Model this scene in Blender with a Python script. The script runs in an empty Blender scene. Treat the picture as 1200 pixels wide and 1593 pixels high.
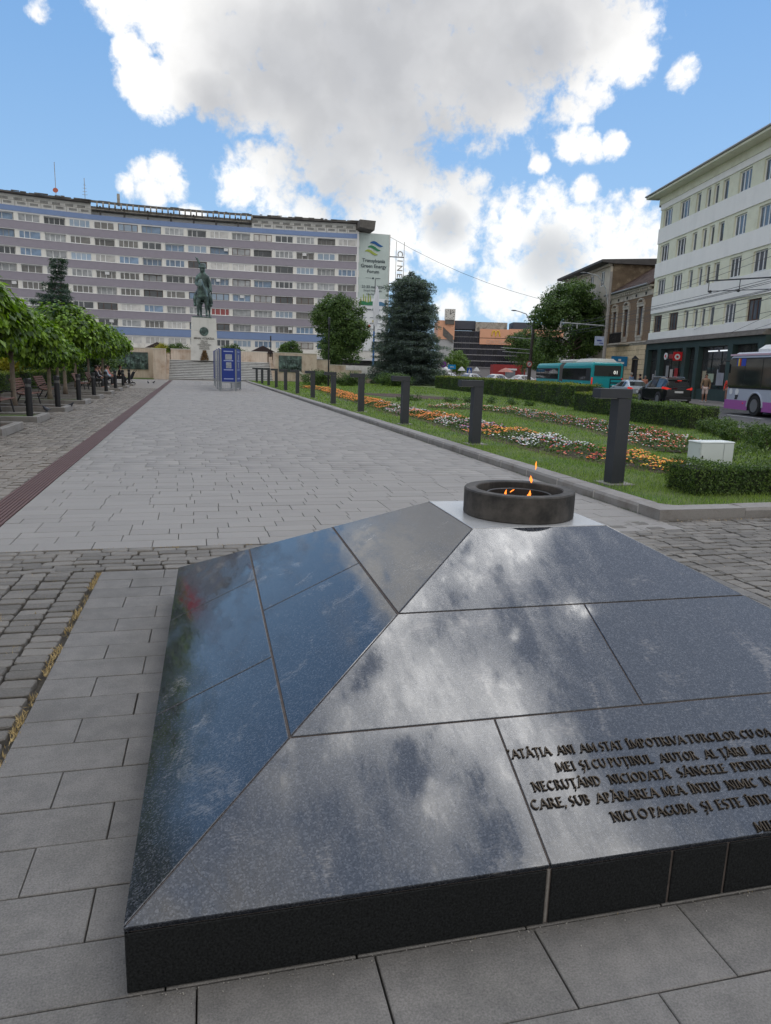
import bpy, bmesh, math, random
import numpy as np
from mathutils import Matrix, Vector
R = math.radians
random.seed(7); rng = np.random.default_rng(7)
scene = bpy.context.scene
COL = scene.collection

# ------------------------------------------------------------ camera
FPX, CX, CY = 1106.0, 600.0, 796.5
ROLL, PITCH, YAW, EYE = R(1.71836), R(11.3184), R(15.2626), 1.6
_fh = Vector((math.sin(YAW), math.cos(YAW), 0)); _rt = Vector((math.cos(YAW), -math.sin(YAW), 0)); _up = Vector((0, 0, 1))
_f = _fh*math.cos(PITCH) - _up*math.sin(PITCH); _u = _fh*math.sin(PITCH) + _up*math.cos(PITCH)
_ix = _rt*math.cos(ROLL) + _u*math.sin(ROLL); _iy = _rt*math.sin(ROLL) - _u*math.cos(ROLL)
cam_data = bpy.data.cameras.new('camera'); cam = bpy.data.objects.new('camera', cam_data); COL.objects.link(cam)
m = Matrix((( _ix.x, -_iy.x, -_f.x, 0), (_ix.y, -_iy.y, -_f.y, 0), (_ix.z, -_iy.z, -_f.z, EYE), (0, 0, 0, 1)))
cam.matrix_world = m
cam_data.sensor_fit = 'VERTICAL'; cam_data.sensor_height = 36; cam_data.lens = FPX/1593*36
cam_data.clip_start = 0.05; cam_data.clip_end = 3000
scene.camera = cam

def sky_dir(px, py):
    d = _f*FPX + _ix*(px-CX) + _iy*(py-CY); d.normalize(); return d

# ------------------------------------------------------------ world
SUN_EL, SUN_AZ = R(58), R(52)
SKY_STRENGTH = 0.11
world = bpy.data.worlds.new('World'); scene.world = world; world.use_nodes = True
nt = world.node_tree; nt.nodes.clear()
def N(t, **kw):
    n = nt.nodes.new(t)
    for k, v in kw.items(): setattr(n, k, v)
    return n
def math_(op, a, b=None, c=None, clamp=False):
    n = N('ShaderNodeMath', operation=op); n.use_clamp = clamp
    for i, q in enumerate((a, b, c)):
        if q is None: continue
        if isinstance(q, (int, float)): n.inputs[i].default_value = q
        else: nt.links.new(q, n.inputs[i])
    return n.outputs[0]
def vmath(op, a, b=None, s=None):
    n = N('ShaderNodeVectorMath', operation=op)
    for i, q in enumerate((a, b)):
        if q is None: continue
        if isinstance(q, (tuple, list, Vector)): n.inputs[i].default_value = tuple(q)
        else: nt.links.new(q, n.inputs[i])
    if s is not None:
        if isinstance(s, (int, float)): n.inputs['Scale'].default_value = s
        else: nt.links.new(s, n.inputs['Scale'])
    return n.outputs['Value'] if op == 'DOT_PRODUCT' else n.outputs['Vector']
def maprange(v, a, b, c=0.0, d=1.0, kind='SMOOTHSTEP'):
    n = N('ShaderNodeMapRange'); n.interpolation_type = kind; n.clamp = True
    nt.links.new(v, n.inputs[0])
    for i, q in enumerate((a, b, c, d)): n.inputs[i+1].default_value = q
    return n.outputs[0]
def mixc(f, a, b):
    n = N('ShaderNodeMix', data_type='RGBA')
    if isinstance(f, (int, float)): n.inputs[0].default_value = f
    else: nt.links.new(f, n.inputs[0])
    for k, q in ((6, a), (7, b)):
        if isinstance(q, tuple): n.inputs[k].default_value = (*q, 1)
        else: nt.links.new(q, n.inputs[k])
    return n.outputs[2]
def wnoise(vec, scale, detail=5, rough=.55):
    n = N('ShaderNodeTexNoise'); nt.links.new(vec, n.inputs['Vector'])
    n.inputs['Scale'].default_value = scale; n.inputs['Detail'].default_value = detail; n.inputs['Roughness'].default_value = rough
    return n
tc = N('ShaderNodeTexCoord'); D0 = tc.outputs['Generated']
wob = wnoise(D0, 14, 4, .6)
wob2 = vmath('SCALE', vmath('SUBTRACT', wob.outputs['Color'], (.5, .5, .5)), s=0.022)
DW = vmath('NORMALIZE', vmath('ADD', D0, wob2))
fine = wnoise(D0, 20, 9, .60).outputs['Fac']
puff = wnoise(DW, 26, 6, .5).outputs['Fac']
def blobs(lst):
    acc = None
    for (px, py, r) in lst:
        d = sky_dir(px, py); ang = math.atan(r/FPX*0.97)
        k = 1/(1-math.cos(ang))
        v = math_('MULTIPLY_ADD', vmath('DOT_PRODUCT', DW, d), k, 1-k)
        acc = v if acc is None else math_('MAXIMUM', acc, v)
    return acc
def blobs_dir(lst):
    acc = None
    for (az, el, r) in lst:
        d = Vector((math.sin(R(az))*math.cos(R(el)), math.cos(R(az))*math.cos(R(el)), math.sin(R(el))))
        k = 1/(1-math.cos(R(r)))
        v = math_('MULTIPLY_ADD', vmath('DOT_PRODUCT', DW, d), k, 1-k)
        acc = v if acc is None else math_('MAXIMUM', acc, v)
    return acc
big = [(430,30,125),(600,50,160),(760,35,135),(880,25,88),(300,0,88),(190,-20,52),(490,150,98),(600,165,92),(400,130,74),(690,110,92),
       (955,62,62),(985,95,34),(750,140,58),(800,175,34),(550,225,58),(510,270,40),(209,88,30),(222,122,36),(240,152,36),(270,135,36),(294,98,38),(330,130,44),(700,-110,250),(450,-130,190)]
cum = [(880,165,26),(900,130,24),(925,150,24),(905,175,22),(895,222,27),(920,232,20),(955,229,18),(1066,112,20),(225,280,30),(255,268,28),(270,290,22),(240,300,24),(196,287,18),(412,265,48),(445,305,45),(372,290,34),(480,330,34),(60,18,16),
       (612,235,42),(640,275,50),(670,310,50),(735,285,22),(700,330,66),(785,335,44),(850,318,36),(905,302,22),(610,350,58),(690,380,52),(800,372,50),(880,365,56),
       (960,365,50),(1000,395,52),(880,420,70),(935,420,70),(790,455,48),(830,440,60),(560,300,48),(600,420,40),(700,480,30),(992,310,17),(840,250,16),
       (300,340,20),(1010,430,50)]
dens = math_('MAXIMUM', math_('MULTIPLY', blobs(big), 1.9), math_('MULTIPLY', blobs(cum), 1.25))
# the broken cloud goes on outside the view, with extra cover added behind
base = wnoise(D0, 2.6, 6, .55).outputs['Fac']
sep = N('ShaderNodeSeparateXYZ'); nt.links.new(D0, sep.inputs[0])
fwd = vmath('DOT_PRODUCT', D0, sky_dir(600, 330))
outside = maprange(fwd, math.cos(R(40)), math.cos(R(29)), 1, 0)
db = math_('ADD', math_('MULTIPLY_ADD', base, 7.0, -3.15), maprange(fwd, .45, -.5, 0, 1.6))  # thicker cloud added behind the camera to light the facades
over = blobs_dir([(49,57,7),(44,64,6),(55,63,5),(68,68,5),(88,68,3.5),(93,60,3),(80,83,6),(105,76,4.5),(76,50,2.5),(20,48,14),(0,62,14),(-40,75,18)])
mid = wnoise(D0, 9, 7, .6).outputs['Fac']
over = math_('ADD', math_('MULTIPLY', over, .6), math_('MULTIPLY', math_('SUBTRACT', mid, .64), 20.0))
dens_out = math_('MAXIMUM', math_('SUBTRACT', db, math_('MULTIPLY', maprange(blobs_dir([(74,50,15),(87,76,9),(-30,14,22),(-14,12,12)]), 0, .6), 2.5)), over)
dens_out = math_('ADD', math_('MULTIPLY', dens_out, outside), math_('MULTIPLY', math_('SUBTRACT', 1, outside), -3))
dens = math_('MAXIMUM', dens, dens_out)
dens = math_('MAXIMUM', dens, -2.0)
dens = math_('ADD', dens, math_('MULTIPLY', math_('SUBTRACT', fine, .5), 3.6))
dens = math_('ADD', dens, math_('MULTIPLY', math_('SUBTRACT', wnoise(DW, 75, 6, .62).outputs['Fac'], .5), 2.6))
alpha = math_('MULTIPLY', maprange(dens, -.30, 1.15), .97)
# thick cloud shows its grey base, thin and edge cloud is bright
greyb = blobs([(600,90,200),(450,110,130),(740,90,130),(520,210,110),(640,190,100),(680,-60,220),(830,70,70),(350,170,60),(530,280,60),(860,400,45),(690,350,35)])
gm = math_('ADD', math_('MAXIMUM', greyb, -1.5), math_('MULTIPLY', math_('SUBTRACT', wnoise(D0, 8, 4, .45).outputs['Fac'], .5), 1.5))
grey = math_('MAXIMUM', maprange(gm, -.9, 1.5), math_('MULTIPLY', maprange(math_('ADD', math_('MULTIPLY', fine, 1.2), base), .95, 1.4), outside))
sund = Vector((math.sin(SUN_AZ)*math.cos(SUN_EL), math.cos(SUN_AZ)*math.cos(SUN_EL), math.sin(SUN_EL)))
sdot = vmath('DOT_PRODUCT', D0, sund)
glow = math_('POWER', maprange(sdot, math.cos(R(30)), 1.0, 0, 1, 'LINEAR'), 1.5)
S = 1/SKY_STRENGTH
white = (.83*S, .82*S, .80*S); greyc = (.40*S, .405*S, .42*S)
shade = maprange(puff, .35, .62, .95, 1.02)
ccol = mixc(grey, white, greyc)
ccol = vmath('SCALE', ccol, s=math_('MULTIPLY', shade, math_('MULTIPLY_ADD', glow, 11.0, 1)))
sky = N('ShaderNodeTexSky', sky_type='NISHITA'); sky.sun_disc = False
sky.sun_elevation = SUN_EL; sky.sun_rotation = SUN_AZ; sky.altitude = 400; sky.air_density = 1.0; sky.dust_density = .6; sky.ozone_density = 1.5
# the sky texture leans yellow at the horizon for a high sun; the air of the place is pale blue there
sepz = N('ShaderNodeSeparateXYZ'); nt.links.new(D0, sepz.inputs[0])
elev = maprange(sepz.outputs['Z'], 0.0, .55, 0, 1, 'LINEAR')
grad = mixc(math_('POWER', elev, .75), tuple(q*S for q in (.33,.51,.69)), tuple(q*S for q in (.098,.255,.545)))
SKY_GAIN = mixc(.86, sky.outputs['Color'], grad)
hz = maprange(sepz.outputs['Z'], .02, .30, .42, 0.0, 'LINEAR')
ccol = mixc(hz, ccol, tuple(q*S for q in (.60,.655,.70)))
final = mixc(alpha, SKY_GAIN, ccol)
# far below the horizon only plain ground-like tone would be seen; the built ground covers it
bg = N('ShaderNodeBackground'); bg.inputs['Strength'].default_value = SKY_STRENGTH
nt.links.new(final, bg.inputs['Color'])
wo = N('ShaderNodeOutputWorld'); nt.links.new(bg.outputs[0], wo.inputs['Surface'])
world.cycles.sampling_method = 'MANUAL'; world.cycles.sample_map_resolution = 512

sun_data = bpy.data.lights.new('sun', 'SUN'); sun_data.energy = 0.6; sun_data.angle = R(80); sun_data.color = (1, .94, .84)
sun = bpy.data.objects.new('sun', sun_data); COL.objects.link(sun)
sun.rotation_euler = (-sund).to_track_quat('-Z', 'Y').to_euler()
vs = scene.view_settings; vs.view_transform = 'Standard'; vs.look = 'None'; vs.exposure = 0.47; vs.gamma = 1.0; vs.use_curve_mapping = False
scene.cycles.max_bounces = 6; scene.cycles.diffuse_bounces = 3; scene.cycles.glossy_bounces = 3; scene.cycles.transmission_bounces = 3; scene.cycles.transparent_max_bounces = 8
scene.cycles.use_denoising = True

# ------------------------------------------------------------ helpers
class MB:
    def __init__(s): s.v = []; s.f = []; s.uv = None
    def add(s, vs, fs):
        o = len(s.v); s.v += [tuple(p) for p in vs]; s.f += [tuple(i+o for i in f) for f in fs]; return s
    def box(s, x0, x1, y0, y1, z0, z1):
        return s.add([(x0,y0,z0),(x1,y0,z0),(x1,y1,z0),(x0,y1,z0),(x0,y0,z1),(x1,y0,z1),(x1,y1,z1),(x0,y1,z1)],
              [(3,2,1,0),(4,5,6,7),(0,1,5,4),(1,2,6,5),(2,3,7,6),(3,0,4,7)])
    def cham(s, x0, x1, y0, y1, z0, z1, c):
        return s.add([(x0,y0,z0),(x1,y0,z0),(x1,y1,z0),(x0,y1,z0),(x0,y0,z1-c),(x1,y0,z1-c),(x1,y1,z1-c),(x0,y1,z1-c),
                      (x0+c,y0+c,z1),(x1-c,y0+c,z1),(x1-c,y1-c,z1),(x0+c,y1-c,z1)],
              [(0,1,5,4),(1,2,6,5),(2,3,7,6),(3,0,4,7),(4,5,9,8),(5,6,10,9),(6,7,11,10),(7,4,8,11),(8,9,10,11)])
    def obox(s, c, size, rx=0, ry=0, rz=0):
        Mx = Matrix.Translation(c) @ Matrix.Rotation(rz,4,'Z') @ Matrix.Rotation(ry,4,'Y') @ Matrix.Rotation(rx,4,'X')
        a, b, d = size[0]/2, size[1]/2, size[2]/2
        t = MB().box(-a,a,-b,b,-d,d); return s.add([Mx @ Vector(p) for p in t.v], t.f)
    def prism(s, poly, z0, z1):      # poly in xy
        n = len(poly); vs = [(x,y,z0) for x,y in poly]+[(x,y,z1) for x,y in poly]
        return s.add(vs, [tuple(range(n-1,-1,-1)), tuple(range(n,2*n))]+[(i,(i+1)%n,(i+1)%n+n,i+n) for i in range(n)])
    def prismy(s, poly, y0, y1):     # poly in xz, extruded along y
        n = len(poly); vs = [(x,y0,z) for x,z in poly]+[(x,y1,z) for x,z in poly]
        return s.add(vs, [tuple(range(n)), tuple(range(2*n-1,n-1,-1))]+[((i+1)%n,i,i+n,(i+1)%n+n) for i in range(n)])
    def prismx(s, poly, x0, x1):     # poly in yz
        n = len(poly); vs = [(x0,y,z) for y,z in poly]+[(x1,y,z) for y,z in poly]
        return s.add(vs, [tuple(range(n-1,-1,-1)), tuple(range(n,2*n))]+[(i,(i+1)%n,(i+1)%n+n,i+n) for i in range(n)])
    def tube(s, pts, r, n=8, caps=True):
        pts = [Vector(p) for p in pts]; rs = r if isinstance(r, (list, tuple)) else [r]*len(pts)
        vs = []; ref = Vector((0,0,1))
        for i, p in enumerate(pts):
            t = (pts[min(i+1,len(pts)-1)]-pts[max(i-1,0)]).normalized()
            a = t.cross(ref)
            if a.length < .05: a = t.cross(Vector((1,0,0)))
            a.normalize(); b = t.cross(a)
            for k in range(n):
                q = 2*math.pi*k/n; vs.append(p + (a*math.cos(q)+b*math.sin(q))*rs[i])
        fs = [(i*n+k, (i)*n+(k+1)%n, (i+1)*n+(k+1)%n, (i+1)*n+k) for i in range(len(pts)-1) for k in range(n)]
        if caps: fs += [tuple(range(n-1,-1,-1)), tuple(range((len(pts)-1)*n, len(pts)*n))]
        return s.add(vs, fs)
    def lathe(s, prof, n=16, c=(0,0,0), closed=False):   # prof [(r,z)]
        vs = [(c[0]+r*math.cos(2*math.pi*k/n), c[1]+r*math.sin(2*math.pi*k/n), c[2]+z) for r, z in prof for k in range(n)]
        m_ = len(prof); rr = range(m_ if closed else m_-1)
        fs = [(i*n+k, i*n+(k+1)%n, ((i+1)%m_)*n+(k+1)%n, ((i+1)%m_)*n+k) for i in rr for k in range(n)]
        if not closed: fs += [tuple(range(n-1,-1,-1)), tuple(range((m_-1)*n, m_*n))]
        return s.add(vs, fs)
    def ball(s, c, r, n=8, m_=6):
        rx, ry, rz = r if isinstance(r, (tuple, list)) else (r, r, r)
        vs = [(c[0]+rx*math.sin(math.pi*i/m_)*math.cos(2*math.pi*k/n), c[1]+ry*math.sin(math.pi*i/m_)*math.sin(2*math.pi*k/n), c[2]+rz*math.cos(math.pi*i/m_)) for i in range(m_+1) for k in range(n)]
        return s.add(vs, [(i*n+k, (i+1)*n+k, (i+1)*n+(k+1)%n, i*n+(k+1)%n) for i in range(m_) for k in range(n)])
    def mesh(s, name='mesh', smooth=False):
        me = bpy.data.meshes.new(name); me.from_pydata(s.v, [], s.f); me.validate()
        if smooth: me.polygons.foreach_set('use_smooth', [True]*len(me.polygons))
        me.update(); return me
    def build(s, name, mat, parent=None, smooth=False, **props):
        return link(s.mesh(name, smooth), name, mat, parent, **props)
def link(me, name, mat=None, parent=None, loc=None, rot=None, scl=None, **props):
    o = bpy.data.objects.new(name, me); COL.objects.link(o)
    if mat is not None and not me.materials: me.materials.append(mat)
    if parent is not None: o.parent = parent
    if loc is not None: o.location = loc
    if rot is not None: o.rotation_euler = rot
    if scl is not None: o.scale = scl
    for k, v in props.items(): o[k] = v
    return o
def empty(name, loc=(0,0,0), rz=0, label=None, category=None, group=None, kind=None, parent=None):
    o = bpy.data.objects.new(name, None); COL.objects.link(o); o.location = loc; o.rotation_euler = (0,0,rz); o.empty_display_size = .2
    if label: o['label'] = label
    if category: o['category'] = category
    if group: o['group'] = group
    if kind: o['kind'] = kind
    if parent: o.parent = parent
    return o
KIDS = {}
def copy_tree(o, loc=None, rz=None, scl=None, label=None, parent=None):
    c = o.copy(); COL.objects.link(c); c.parent = parent
    if loc is not None: c.location = loc
    if rz is not None: c.rotation_euler = (0,0,rz)
    if scl is not None: c.scale = scl
    if label: c['label'] = label
    for ch in [x for x in o.children]: copy_tree(ch, parent=c)
    return c
def np_mesh(name, verts, faces_n, loops, smooth=False):
    """verts (n,3), faces all of the same size faces_n, loops flat index array"""
    me = bpy.data.meshes.new(name); nf = len(loops)//faces_n
    me.vertices.add(len(verts)); me.vertices.foreach_set('co', np.asarray(verts, np.float32).ravel())
    me.loops.add(len(loops)); me.loops.foreach_set('vertex_index', np.asarray(loops, np.int32))
    me.polygons.add(nf); me.polygons.foreach_set('loop_start', np.arange(0, nf*faces_n, faces_n, dtype=np.int32))
    me.polygons.foreach_set('loop_total', np.full(nf, faces_n, np.int32))
    if smooth: me.polygons.foreach_set('use_smooth', np.ones(nf, bool))
    me.update(calc_edges=True); return me

# ------------------------------------------------------------ materials
MATS = {}
def M(name, col, rough=.7, metal=0.0, n=0.0, ns=5.0, bump=0.0, bs=None, orand=0.0, irand=0.0, ior=1.45, hue=None, hn=3.0, aniso=None, dirt=None, emis=None, spec=.5, trans=0, detail=6, world=False):
    if name in MATS: return MATS[name]
    m_ = bpy.data.materials.new(name); m_.use_nodes = True; t = m_.node_tree; b = t.nodes['Principled BSDF']
    b.inputs['Roughness'].default_value = rough; b.inputs['Metallic'].default_value = metal; b.inputs['IOR'].default_value = ior
    b.inputs['Specular IOR Level'].default_value = spec; b.inputs['Base Color'].default_value = (*col, 1)
    if trans: b.inputs['Transmission Weight'].default_value = trans
    L_ = t.links.new
    def nn(tp, **kw):
        q = t.nodes.new(tp)
        for k, v in kw.items(): setattr(q, k, v)
        return q
    def mt(op, a, bb, c=None):
        q = nn('ShaderNodeMath', operation=op)
        for i, x in enumerate((a, bb, c)):
            if x is None: continue
            if isinstance(x, (int, float)): q.inputs[i].default_value = x
            else: L_(x, q.inputs[i])
        return q.outputs[0]
    co = nn('ShaderNodeTexCoord')
    geo = nn('ShaderNodeNewGeometry'); vec = geo.outputs['Position'] if world else co.outputs['Object']
    if aniso:
        mp = nn('ShaderNodeMapping'); mp.inputs['Scale'].default_value = aniso; L_(vec, mp.inputs[0]); vecn = mp.outputs[0]
    else: vecn = vec
    def noise(scale, det=detail, v=None, r=.6):
        q = nn('ShaderNodeTexNoise'); q.inputs['Scale'].default_value = scale; q.inputs['Detail'].default_value = det; q.inputs['Roughness'].default_value = r
        L_(v or vecn, q.inputs['Vector']); return q.outputs['Fac']
    fac = None
    def addf(x):
        nonlocal fac
        fac = x if fac is None else mt('ADD', fac, x)
    if n: addf(mt('MULTIPLY', mt('SUBTRACT', noise(ns), .5), 4*n))
    if orand:
        oi = nn('ShaderNodeObjectInfo'); addf(mt('MULTIPLY', mt('SUBTRACT', oi.outputs['Random'], .5), 2*orand))
    if irand:
        addf(mt('MULTIPLY', mt('SUBTRACT', geo.outputs['Random Per Island'], .5), 2*irand))
    cur = None
    if hue is not None:
        mx = nn('ShaderNodeMix', data_type='RGBA'); mx.inputs[6].default_value = (*col, 1); mx.inputs[7].default_value = (*hue, 1)
        mr = nn('ShaderNodeMapRange'); mr.inputs[1].default_value = .38; mr.inputs[2].default_value = .62
        src = noise(hn, 3, vec)
        if irand: src = mt('ADD', mt('MULTIPLY', src, .7), mt('MULTIPLY', geo.outputs['Random Per Island'], .3))
        L_(src, mr.inputs[0]); L_(mr.outputs[0], mx.inputs[0]); cur = mx.outputs[2]
    if dirt is not None:     # (color, scale, lo, hi, amount): stains with a shape of their own
        dc, dsc, lo, hi, am = dirt
        mx = nn('ShaderNodeMix', data_type='RGBA')
        if cur is None: mx.inputs[6].default_value = (*col, 1)
        else: L_(cur, mx.inputs[6])
        mx.inputs[7].default_value = (*dc, 1)
        mr = nn('ShaderNodeMapRange'); mr.inputs[1].default_value = lo; mr.inputs[2].default_value = hi; mr.inputs[4].default_value = am
        L_(noise(dsc, 7, vec, .65), mr.inputs[0]); L_(mr.outputs[0], mx.inputs[0]); cur = mx.outputs[2]
    if fac is not None:
        sc = nn('ShaderNodeVectorMath', operation='SCALE')
        if cur is None: sc.inputs[0].default_value = col
        else: L_(cur, sc.inputs[0])
        L_(mt('MAXIMUM', mt('ADD', fac, 1), .05), sc.inputs['Scale']); cur = sc.outputs[0]
    if cur is not None: L_(cur, b.inputs['Base Color'])
    if bump:
        bp = nn('ShaderNodeBump'); bp.inputs['Strength'].default_value = 1; bp.inputs['Distance'].default_value = bump
        L_(noise(bs or ns*3, 5), bp.inputs['Height']); L_(bp.outputs[0], b.inputs['Normal'])
    if emis:
        b.inputs['Emission Color'].default_value = (*emis[0], 1); b.inputs['Emission Strength'].default_value = emis[1]
    MATS[name] = m_; return m_
def leafmat(name, col, hue, hn=.7, irand=.35):
    m_ = M(name, col, rough=.45, n=.12, ns=2.0, irand=irand, hue=hue, hn=hn, spec=.35)
    t = m_.node_tree
    if 'Translucent BSDF' in t.nodes: return m_
    b = t.nodes['Principled BSDF']; tr = t.nodes.new('ShaderNodeBsdfTranslucent'); mx = t.nodes.new('ShaderNodeMixShader'); mx.inputs[0].default_value = .28
    src = b.inputs['Base Color'].links[0].from_socket
    g = t.nodes.new('ShaderNodeVectorMath'); g.operation = 'MULTIPLY'; g.inputs[1].default_value = (1.5, 1.7, .6); t.links.new(src, g.inputs[0])
    t.links.new(g.outputs[0], tr.inputs[0]); out = t.nodes['Material Output']
    t.links.new(b.outputs[0], mx.inputs[1]); t.links.new(tr.outputs[0], mx.inputs[2]); t.links.new(mx.outputs[0], out.inputs[0])
    return m_
m_joint = M('joint_soil', (.055,.048,.038), .95, n=.35, ns=30, bump=.006, bs=90, world=True)
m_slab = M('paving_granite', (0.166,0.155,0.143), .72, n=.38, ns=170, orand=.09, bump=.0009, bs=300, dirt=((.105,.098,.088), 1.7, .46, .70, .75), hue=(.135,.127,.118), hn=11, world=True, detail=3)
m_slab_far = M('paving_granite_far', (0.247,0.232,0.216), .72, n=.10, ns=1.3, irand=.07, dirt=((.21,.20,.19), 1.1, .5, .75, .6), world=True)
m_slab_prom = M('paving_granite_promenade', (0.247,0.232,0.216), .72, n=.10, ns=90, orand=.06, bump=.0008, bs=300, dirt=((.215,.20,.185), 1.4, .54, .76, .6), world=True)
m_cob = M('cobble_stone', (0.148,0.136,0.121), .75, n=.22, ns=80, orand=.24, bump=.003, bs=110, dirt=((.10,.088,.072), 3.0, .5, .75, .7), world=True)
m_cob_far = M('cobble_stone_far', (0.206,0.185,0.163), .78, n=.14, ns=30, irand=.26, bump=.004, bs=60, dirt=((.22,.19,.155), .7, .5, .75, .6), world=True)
m_kerb = M('kerb_stone', (.25,.235,.22), .8, n=.12, ns=70, orand=.07, bump=.0015, bs=200, dirt=((.13,.105,.085), 3, .48, .72, .7), world=True, detail=4)
m_grate = M('rust_brown_channel', (.115,.065,.06), .7, n=.15, ns=12, world=True)
m_asph = M('asphalt', (.075,.075,.078), .85, n=.1, ns=1.5, bump=.002, bs=80, dirt=((.1,.1,.1), .6, .5, .7, .6), world=True)
m_walk = M('sidewalk_paving', (.20,.18,.17), .85, n=.14, ns=3, world=True)
m_grass_base = M('lawn_soil', (.075,.12,.03), .95, n=.4, ns=25, bump=.02, bs=40, hue=(.11,.14,.04), hn=.8, world=True)
m_grass = leafmat('grass_blade', (.12,.22,.035), (.20,.27,.055), .5, .4)
m_soil = M('bed_soil', (.075,.05,.036), .95, n=.4, ns=30, bump=.03, bs=25, world=True)
m_metal_dk = M('graphite_metal', (.035,.038,.045), .45, n=.06, ns=6, dirt=((.055,.055,.06), 4, .55, .8, .5))
m_black = M('black_paint', (.015,.015,.018), .4)
m_white = M('white_paint', (.72,.72,.72), .5, n=.03, ns=3)
m_glass = M('dark_glass', (.02,.024,.028), .06, spec=.8)
m_wood = M('bench_wood', (.16,.075,.055), .6, n=.2, ns=8, orand=.1, aniso=(1,.1,1))
m_bark = M('bark', (.12,.095,.075), .9, n=.3, ns=12, bump=.02, bs=20)
m_bronze = M('green_bronze', (.06,.085,.08), .45, metal=.35, n=.25, ns=2.2, bump=.03, bs=5, dirt=((.20,.30,.27), 1.8, .46, .66, .8))
# ------------------------------------------------------------ ground and paving
g = MB(); g.box(-900, 900, -60, 1500, -1.0, -.035); g.build('ground', m_joint, kind='structure')

def unit_slab(name, L, Wd, H, c, jit=0, rr=None):
    b = MB(); x, y = L/2, Wd/2; b.cham(-x, x, -y, y, -H, 0, c)
    if jit:
        rr = rr or random
        b.v = [(p[0]+rr.uniform(-jit, jit), p[1]+rr.uniform(-jit, jit), p[2]+(rr.uniform(-jit, jit)*.5 if p[2] > -H*.5 else 0)) for p in b.v]
    return b
CAMXY = (0.0, 0.0)
def in_view(x, y, mar=.06):
    d = Vector((x, y, -EYE)); dep = d.dot(_f)
    if dep < .3: return False
    px, py = CX + FPX*d.dot(_ix)/dep, CY + FPX*d.dot(_iy)/dep
    return -1200*mar < px < 1200*(1+mar) and py < 1593*(1+mar) and py > 0
def lay(parent, cells, protos, mat, mat_rest, limit=300, xf=None, piece='paving_stone', zj=.002, rest_name=None, hidden=None):
    """cells: (x, y, length, width). The 300 that show largest are objects, the others one mesh."""
    xf = xf or (lambda x, y: (x, y))
    keep = []
    for c in cells:
        wx, wy = xf(c[0], c[1])
        if hidden and hidden(wx, wy): continue
        vis = in_view(wx, wy)
        d = math.hypot(wx, wy) + (0 if vis else 1000)
        keep.append((d, c))
    keep.sort(key=lambda q: q[0])
    meshes = [(p.mesh(piece), ) for p in protos]
    for me in meshes: me[0].materials.append(mat)
    near = [k for k in keep[:limit] if k[0] < 1000]; rest = keep[len(near):]
    for d, (x, y, l, w) in near:
        k = random.randrange(len(protos))
        link(meshes[k][0], piece, None, parent, loc=(x, y, random.uniform(-zj, zj)), rot=(random.uniform(-1,1)*zj*1.5, random.uniform(-1,1)*zj*1.5, random.uniform(-1,1)*zj*1.2 + (math.pi if random.random() < .5 else 0)), scl=(l, w, 1))
    if rest:
        V = []; F = []; o = 0
        P = [(np.array(p.v), np.array(p.f)) for p in protos]
        for d, (x, y, l, w) in rest:
            pv, pf = P[random.randrange(len(P))]
            q = pv*np.array([l, w, 1]) + np.array([x, y, random.uniform(-zj, zj)])
            V.append(q); F.append(pf+o); o += len(pv)
        V = np.concatenate(V); F = np.concatenate(F)
        link(np_mesh(rest_name or piece, V, 4, F.ravel()), rest_name or piece, mat_rest, parent, kind='stuff')
# slabs of unit size 1x1, chamfer in unit space is scaled, so keep it small
slabU = [unit_slab('s', 1, 1, .05, .006, .0) for _ in range(3)]
def slab_proto(L, Wd, c=.0025):
    out = []
    for _ in range(3):
        b = MB(); b.cham(-L/2, L/2, -Wd/2, Wd/2, -.05, 0, c); b.v = [(x/L, y/Wd, z) for x, y, z in b.v]; out.append(b)
    return out
def cob_proto(L, Wd, k=9, jit=.006):
    out = []
    rr = random.Random(3)
    for _ in range(k):
        b = MB(); x, y = L/2, Wd/2
        def ring(ins, z, n=8):
            cx_, cy_ = .016, .013; X_, Y_ = x-ins, y-ins
            return [(X_, Y_-cy_, z), (X_-cx_, Y_, z), (-X_+cx_, Y_, z), (-X_, Y_-cy_, z), (-X_, -Y_+cy_, z), (-X_+cx_, -Y_, z), (X_-cx_, -Y_, z), (X_, -Y_+cy_, z)]
        jl = [(rr.uniform(-jit, jit), rr.uniform(-jit, jit)) for _ in range(8)]
        rings = []
        for ins, z in ((0, -.05), (0, -.006), (.005, -.0005)):
            rings += [(p[0]+j[0], p[1]+j[1], p[2]+rr.uniform(-.002, .002)*(z > -.02)) for p, j in zip(ring(ins, z), jl)]
        n = 8; fs = [(i*n+q, i*n+(q+1)%n, (i+1)*n+(q+1)%n, (i+1)*n+q) for i in range(2) for q in range(n)]
        fs += [(16, 17, 18, 19), (16, 19, 20, 23), (20, 21, 22, 23)]
        b.add(rings, fs); b.v = [(p[0]/L, p[1]/Wd, p[2]) for p in b.v]; out.append(b)
    return out

MON = Matrix.Translation((-.205, 1.655, 0)) @ Matrix.Rotation(R(-1.3), 4, 'Z')
def monxf(x, y):
    p = MON @ Vector((x, y, 0)); return p.x, p.y
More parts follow.
